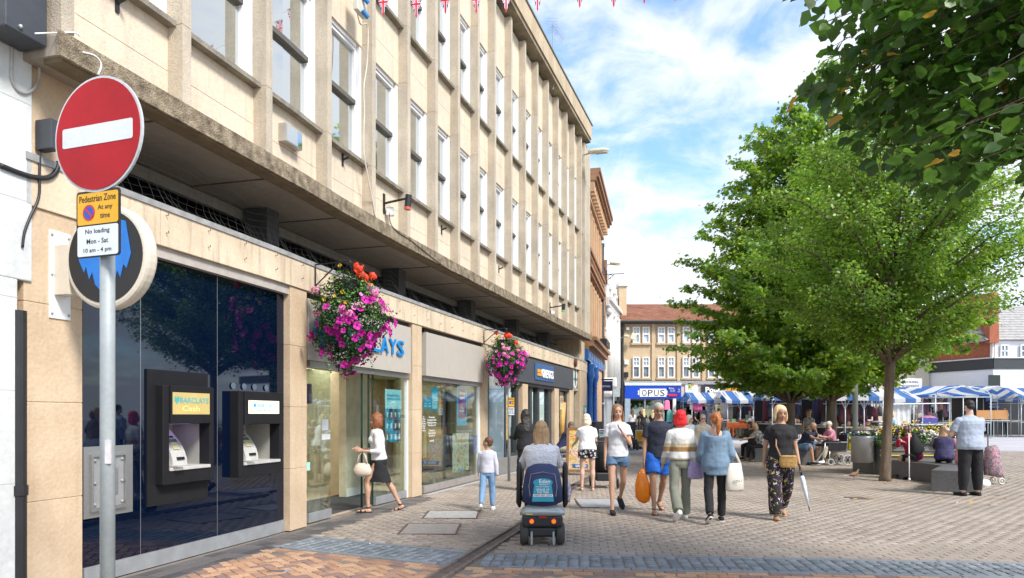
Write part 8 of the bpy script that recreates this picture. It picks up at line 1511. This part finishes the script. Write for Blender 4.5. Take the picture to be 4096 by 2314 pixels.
for (xa,xb,g),Y,n1,n2,tag_ in ((a3_,37,16,14,'the stall between the trunks'),(a4_,31,20,16,'the dark goods stall')):
    hung(xa+.1,xb-.1,Y+.3,2.25,n1,.7,1.1,.13,gc[:5]+[gc[0]]*2,'handbag','hanging on '+tag_,'handbag','handbags hanging on '+tag_)
    hung(xa+.1,xb-.1,Y+1.2,2.2,n2,.8,1.3,.17,gc[:4],'garment','at the back of '+tag_,'garment','dark items at the back of '+tag_)
    for i in range(14):
        x=xa+.15+(xb-xa-.3)*(i+.5)/14; m=MB(); m.ell(V3((x,Y+.45,g+1.05)),(.15,.13,.14+.05*random.random()),10,7); c_=gc[random.choice((0,0,1,5,6,4))]; m.build('handbag',c_,None,True,label=lab_(c_,'handbag standing',i,'on the table of '+tag_),cat='handbag',group='handbags on the table of '+tag_,disp=.04)
    m=MB(); m.box(xa+.1,xb-.1,Y+2.5,Y+2.55,g+.3,g+2.2); m.build('back_sheet',gc[0],None,label='black sheet closing the back of '+tag_,cat='sheet')
xa,xb,g=a5_; m=MB(); vs=[];fs=[]
x_a=(3572-CX)/F*31.5; x_b=(3641-CX)/F*31.5
for i in range(13):
    for j in range(8): vs.append((x_a+(x_b-x_a)*i/12,31.45+.03*sin(i*1.7)+.02*sin(j*2+i),g+.95+1.22*j/7))
for i in range(12):
    for j in range(7): fs.append((i*8+j,(i+1)*8+j,(i+1)*8+j+1,i*8+j+1))
m.add(vs,fs); m.build('white_sheet',mat('sheet_white',(.62,.62,.62),.8,n=.04),None,True,label='wrinkled white sheet hung across the side of a stall',cat='sheet')
hung((3650-CX)/F*41,(3800-CX)/F*41,41,2.3,14,.5,1.1,.14,gc,'garment','hanging behind the peaked stall','garment','assorted items behind the peaked stall')
hung((3650-CX)/F*36,(3790-CX)/F*36,37,1.5,8,.5,.6,.2,gc[:6],'goods_bag','on the table left of the person in grey','goods','dark bundles left of the person in grey')
p=A(3722,1696,30.5); t=thing('storage_box','big blue plastic storage box with a pink lid on the stall table','box',p); m=MB(); m.hexa([p+V3((-.28,0,0)),p+V3((.28,0,0)),p+V3((.28,.4,0)),p+V3((-.28,.4,0)),p+V3((-.35,0,.26)),p+V3((.35,0,.26)),p+V3((.35,.4,.26)),p+V3((-.35,.4,.26))]); m.build('box_body',mat('storage_blue',(.06,.06,.28),.5),t,bevel=.01); m=MB(); m.loft([p+V3((0,.2,.265)),p+V3((0,.2,.3)),p+V3((0,.2,.36))],[(.36,.22),(.33,.2),(.1,.08)],12); m.build('lid',mat('lid_pink',(.35,.12,.2),.5),t)
m=MB(); m.box((3640-CX)/F*30.5,(3800-CX)/F*30.5,30.4,31.2,p.z-.06,p.z-.005); m.box((3640-CX)/F*30.5,(3800-CX)/F*30.5,30.8,31.1,gz(30),p.z-.06) if False else None
for x_ in (3642,3690,3740,3797): m.tube([A(x_,1696,30.5)-V3((0,0,.05)),V3(((x_-CX)/F*30.5,30.5,gz(30.5)))],.022,6)
for x_ in (3641,3690,3798): m.tube([A(x_,1700,30.5),A(x_,1612,30.5)],.025,6)
m.tube([A(3560,1618,30.5),A(3800,1614,30.5)],.022,6); m.build('trestle_table',mat('stall_pipe'),None,label='long trestle table of steel pipe behind the flower planter',cat='table')
# bread-board like panels
p=A(3950,1678,42); t=thing('wooden_boards','pair of brown wooden boards leaning on an empty stall table','board',p); 
for a_,b_ in ((3905,3974),(3975,4030)): vrect(a_,b_,1642,1678,41.8,mat('board_brown',(.42,.20,.07),.7,ns=4,stretch=(1,1,8)),'board',t,.04)
m=MB(); 
for x_ in (3952,4010,4030,3975): m.tube([A(x_,1682,41.5),V3(((x_-CX)/F*41.5,41.5,gz(41.5)))],.02,5)
m.box(A(3930,1682,41.5).x,A(4035,1682,41.5).x,41.4,42.4,A(3930,1682,41.5).z-.03,A(3930,1682,41.5).z); m.build('table',mat('stall_pipe'),t)
t=thing('shop_window_sign','dark window sign with white capital lettering behind the stalls','sign',A(3975,1622,44.4)); vrect(3955,4000,1614,1634,44.4,mat('navy_sign'),'board',t,.03); vtext('KEYS CUT\nWHILE U WAIT',3957,3998,1616,1632,44.35,wt,t)
for i in range(26):
    x_=4062+(i%6)*8; y_=1650+(i//6)*17; m=MB(); m.cbox(A(x_,y_,46),(.11,.1,.2)); m.build('packet',bookc[i%6] if i%3 else mat('lime'),None,label=lab_(bookc[i%6] if i%3 else MATS['lime'],'boxed item',i%6,'on the %s shelf of the far right shop'%ORD[i//6]),cat='packet',group='boxed items on the far right shelves')
# wire trolleys / racks behind trees
for i,(px_,py_,lb) in enumerate(((3395,1790,'wire shopping trolley standing behind the wheelchair'),(3290,1760,'wire rack behind the little table'))):
    p=G(px_,py_); t=thing('wire_rack',lb,'rack',p); m=MB()
    for k in range(9): x_=-.25+.5*k/8; m.tube([p+V3((x_,0,.15)),p+V3((x_,0,1.0))],.008,4)
    for k in range(7): z=.15+.85*k/6; m.tube([p+V3((-.25,0,z)),p+V3((.25,0,z))],.008,4)
    m.build('wire_panel',galv,t); 
    for sx2 in (-.25,.25): m=MB(); m.torus(p+V3((sx2,0,.09)),.075,.014,Matrix.Rotation(pi/2,3,'X'),16); m.build('wheel',MATS['pale_tyre'],t)
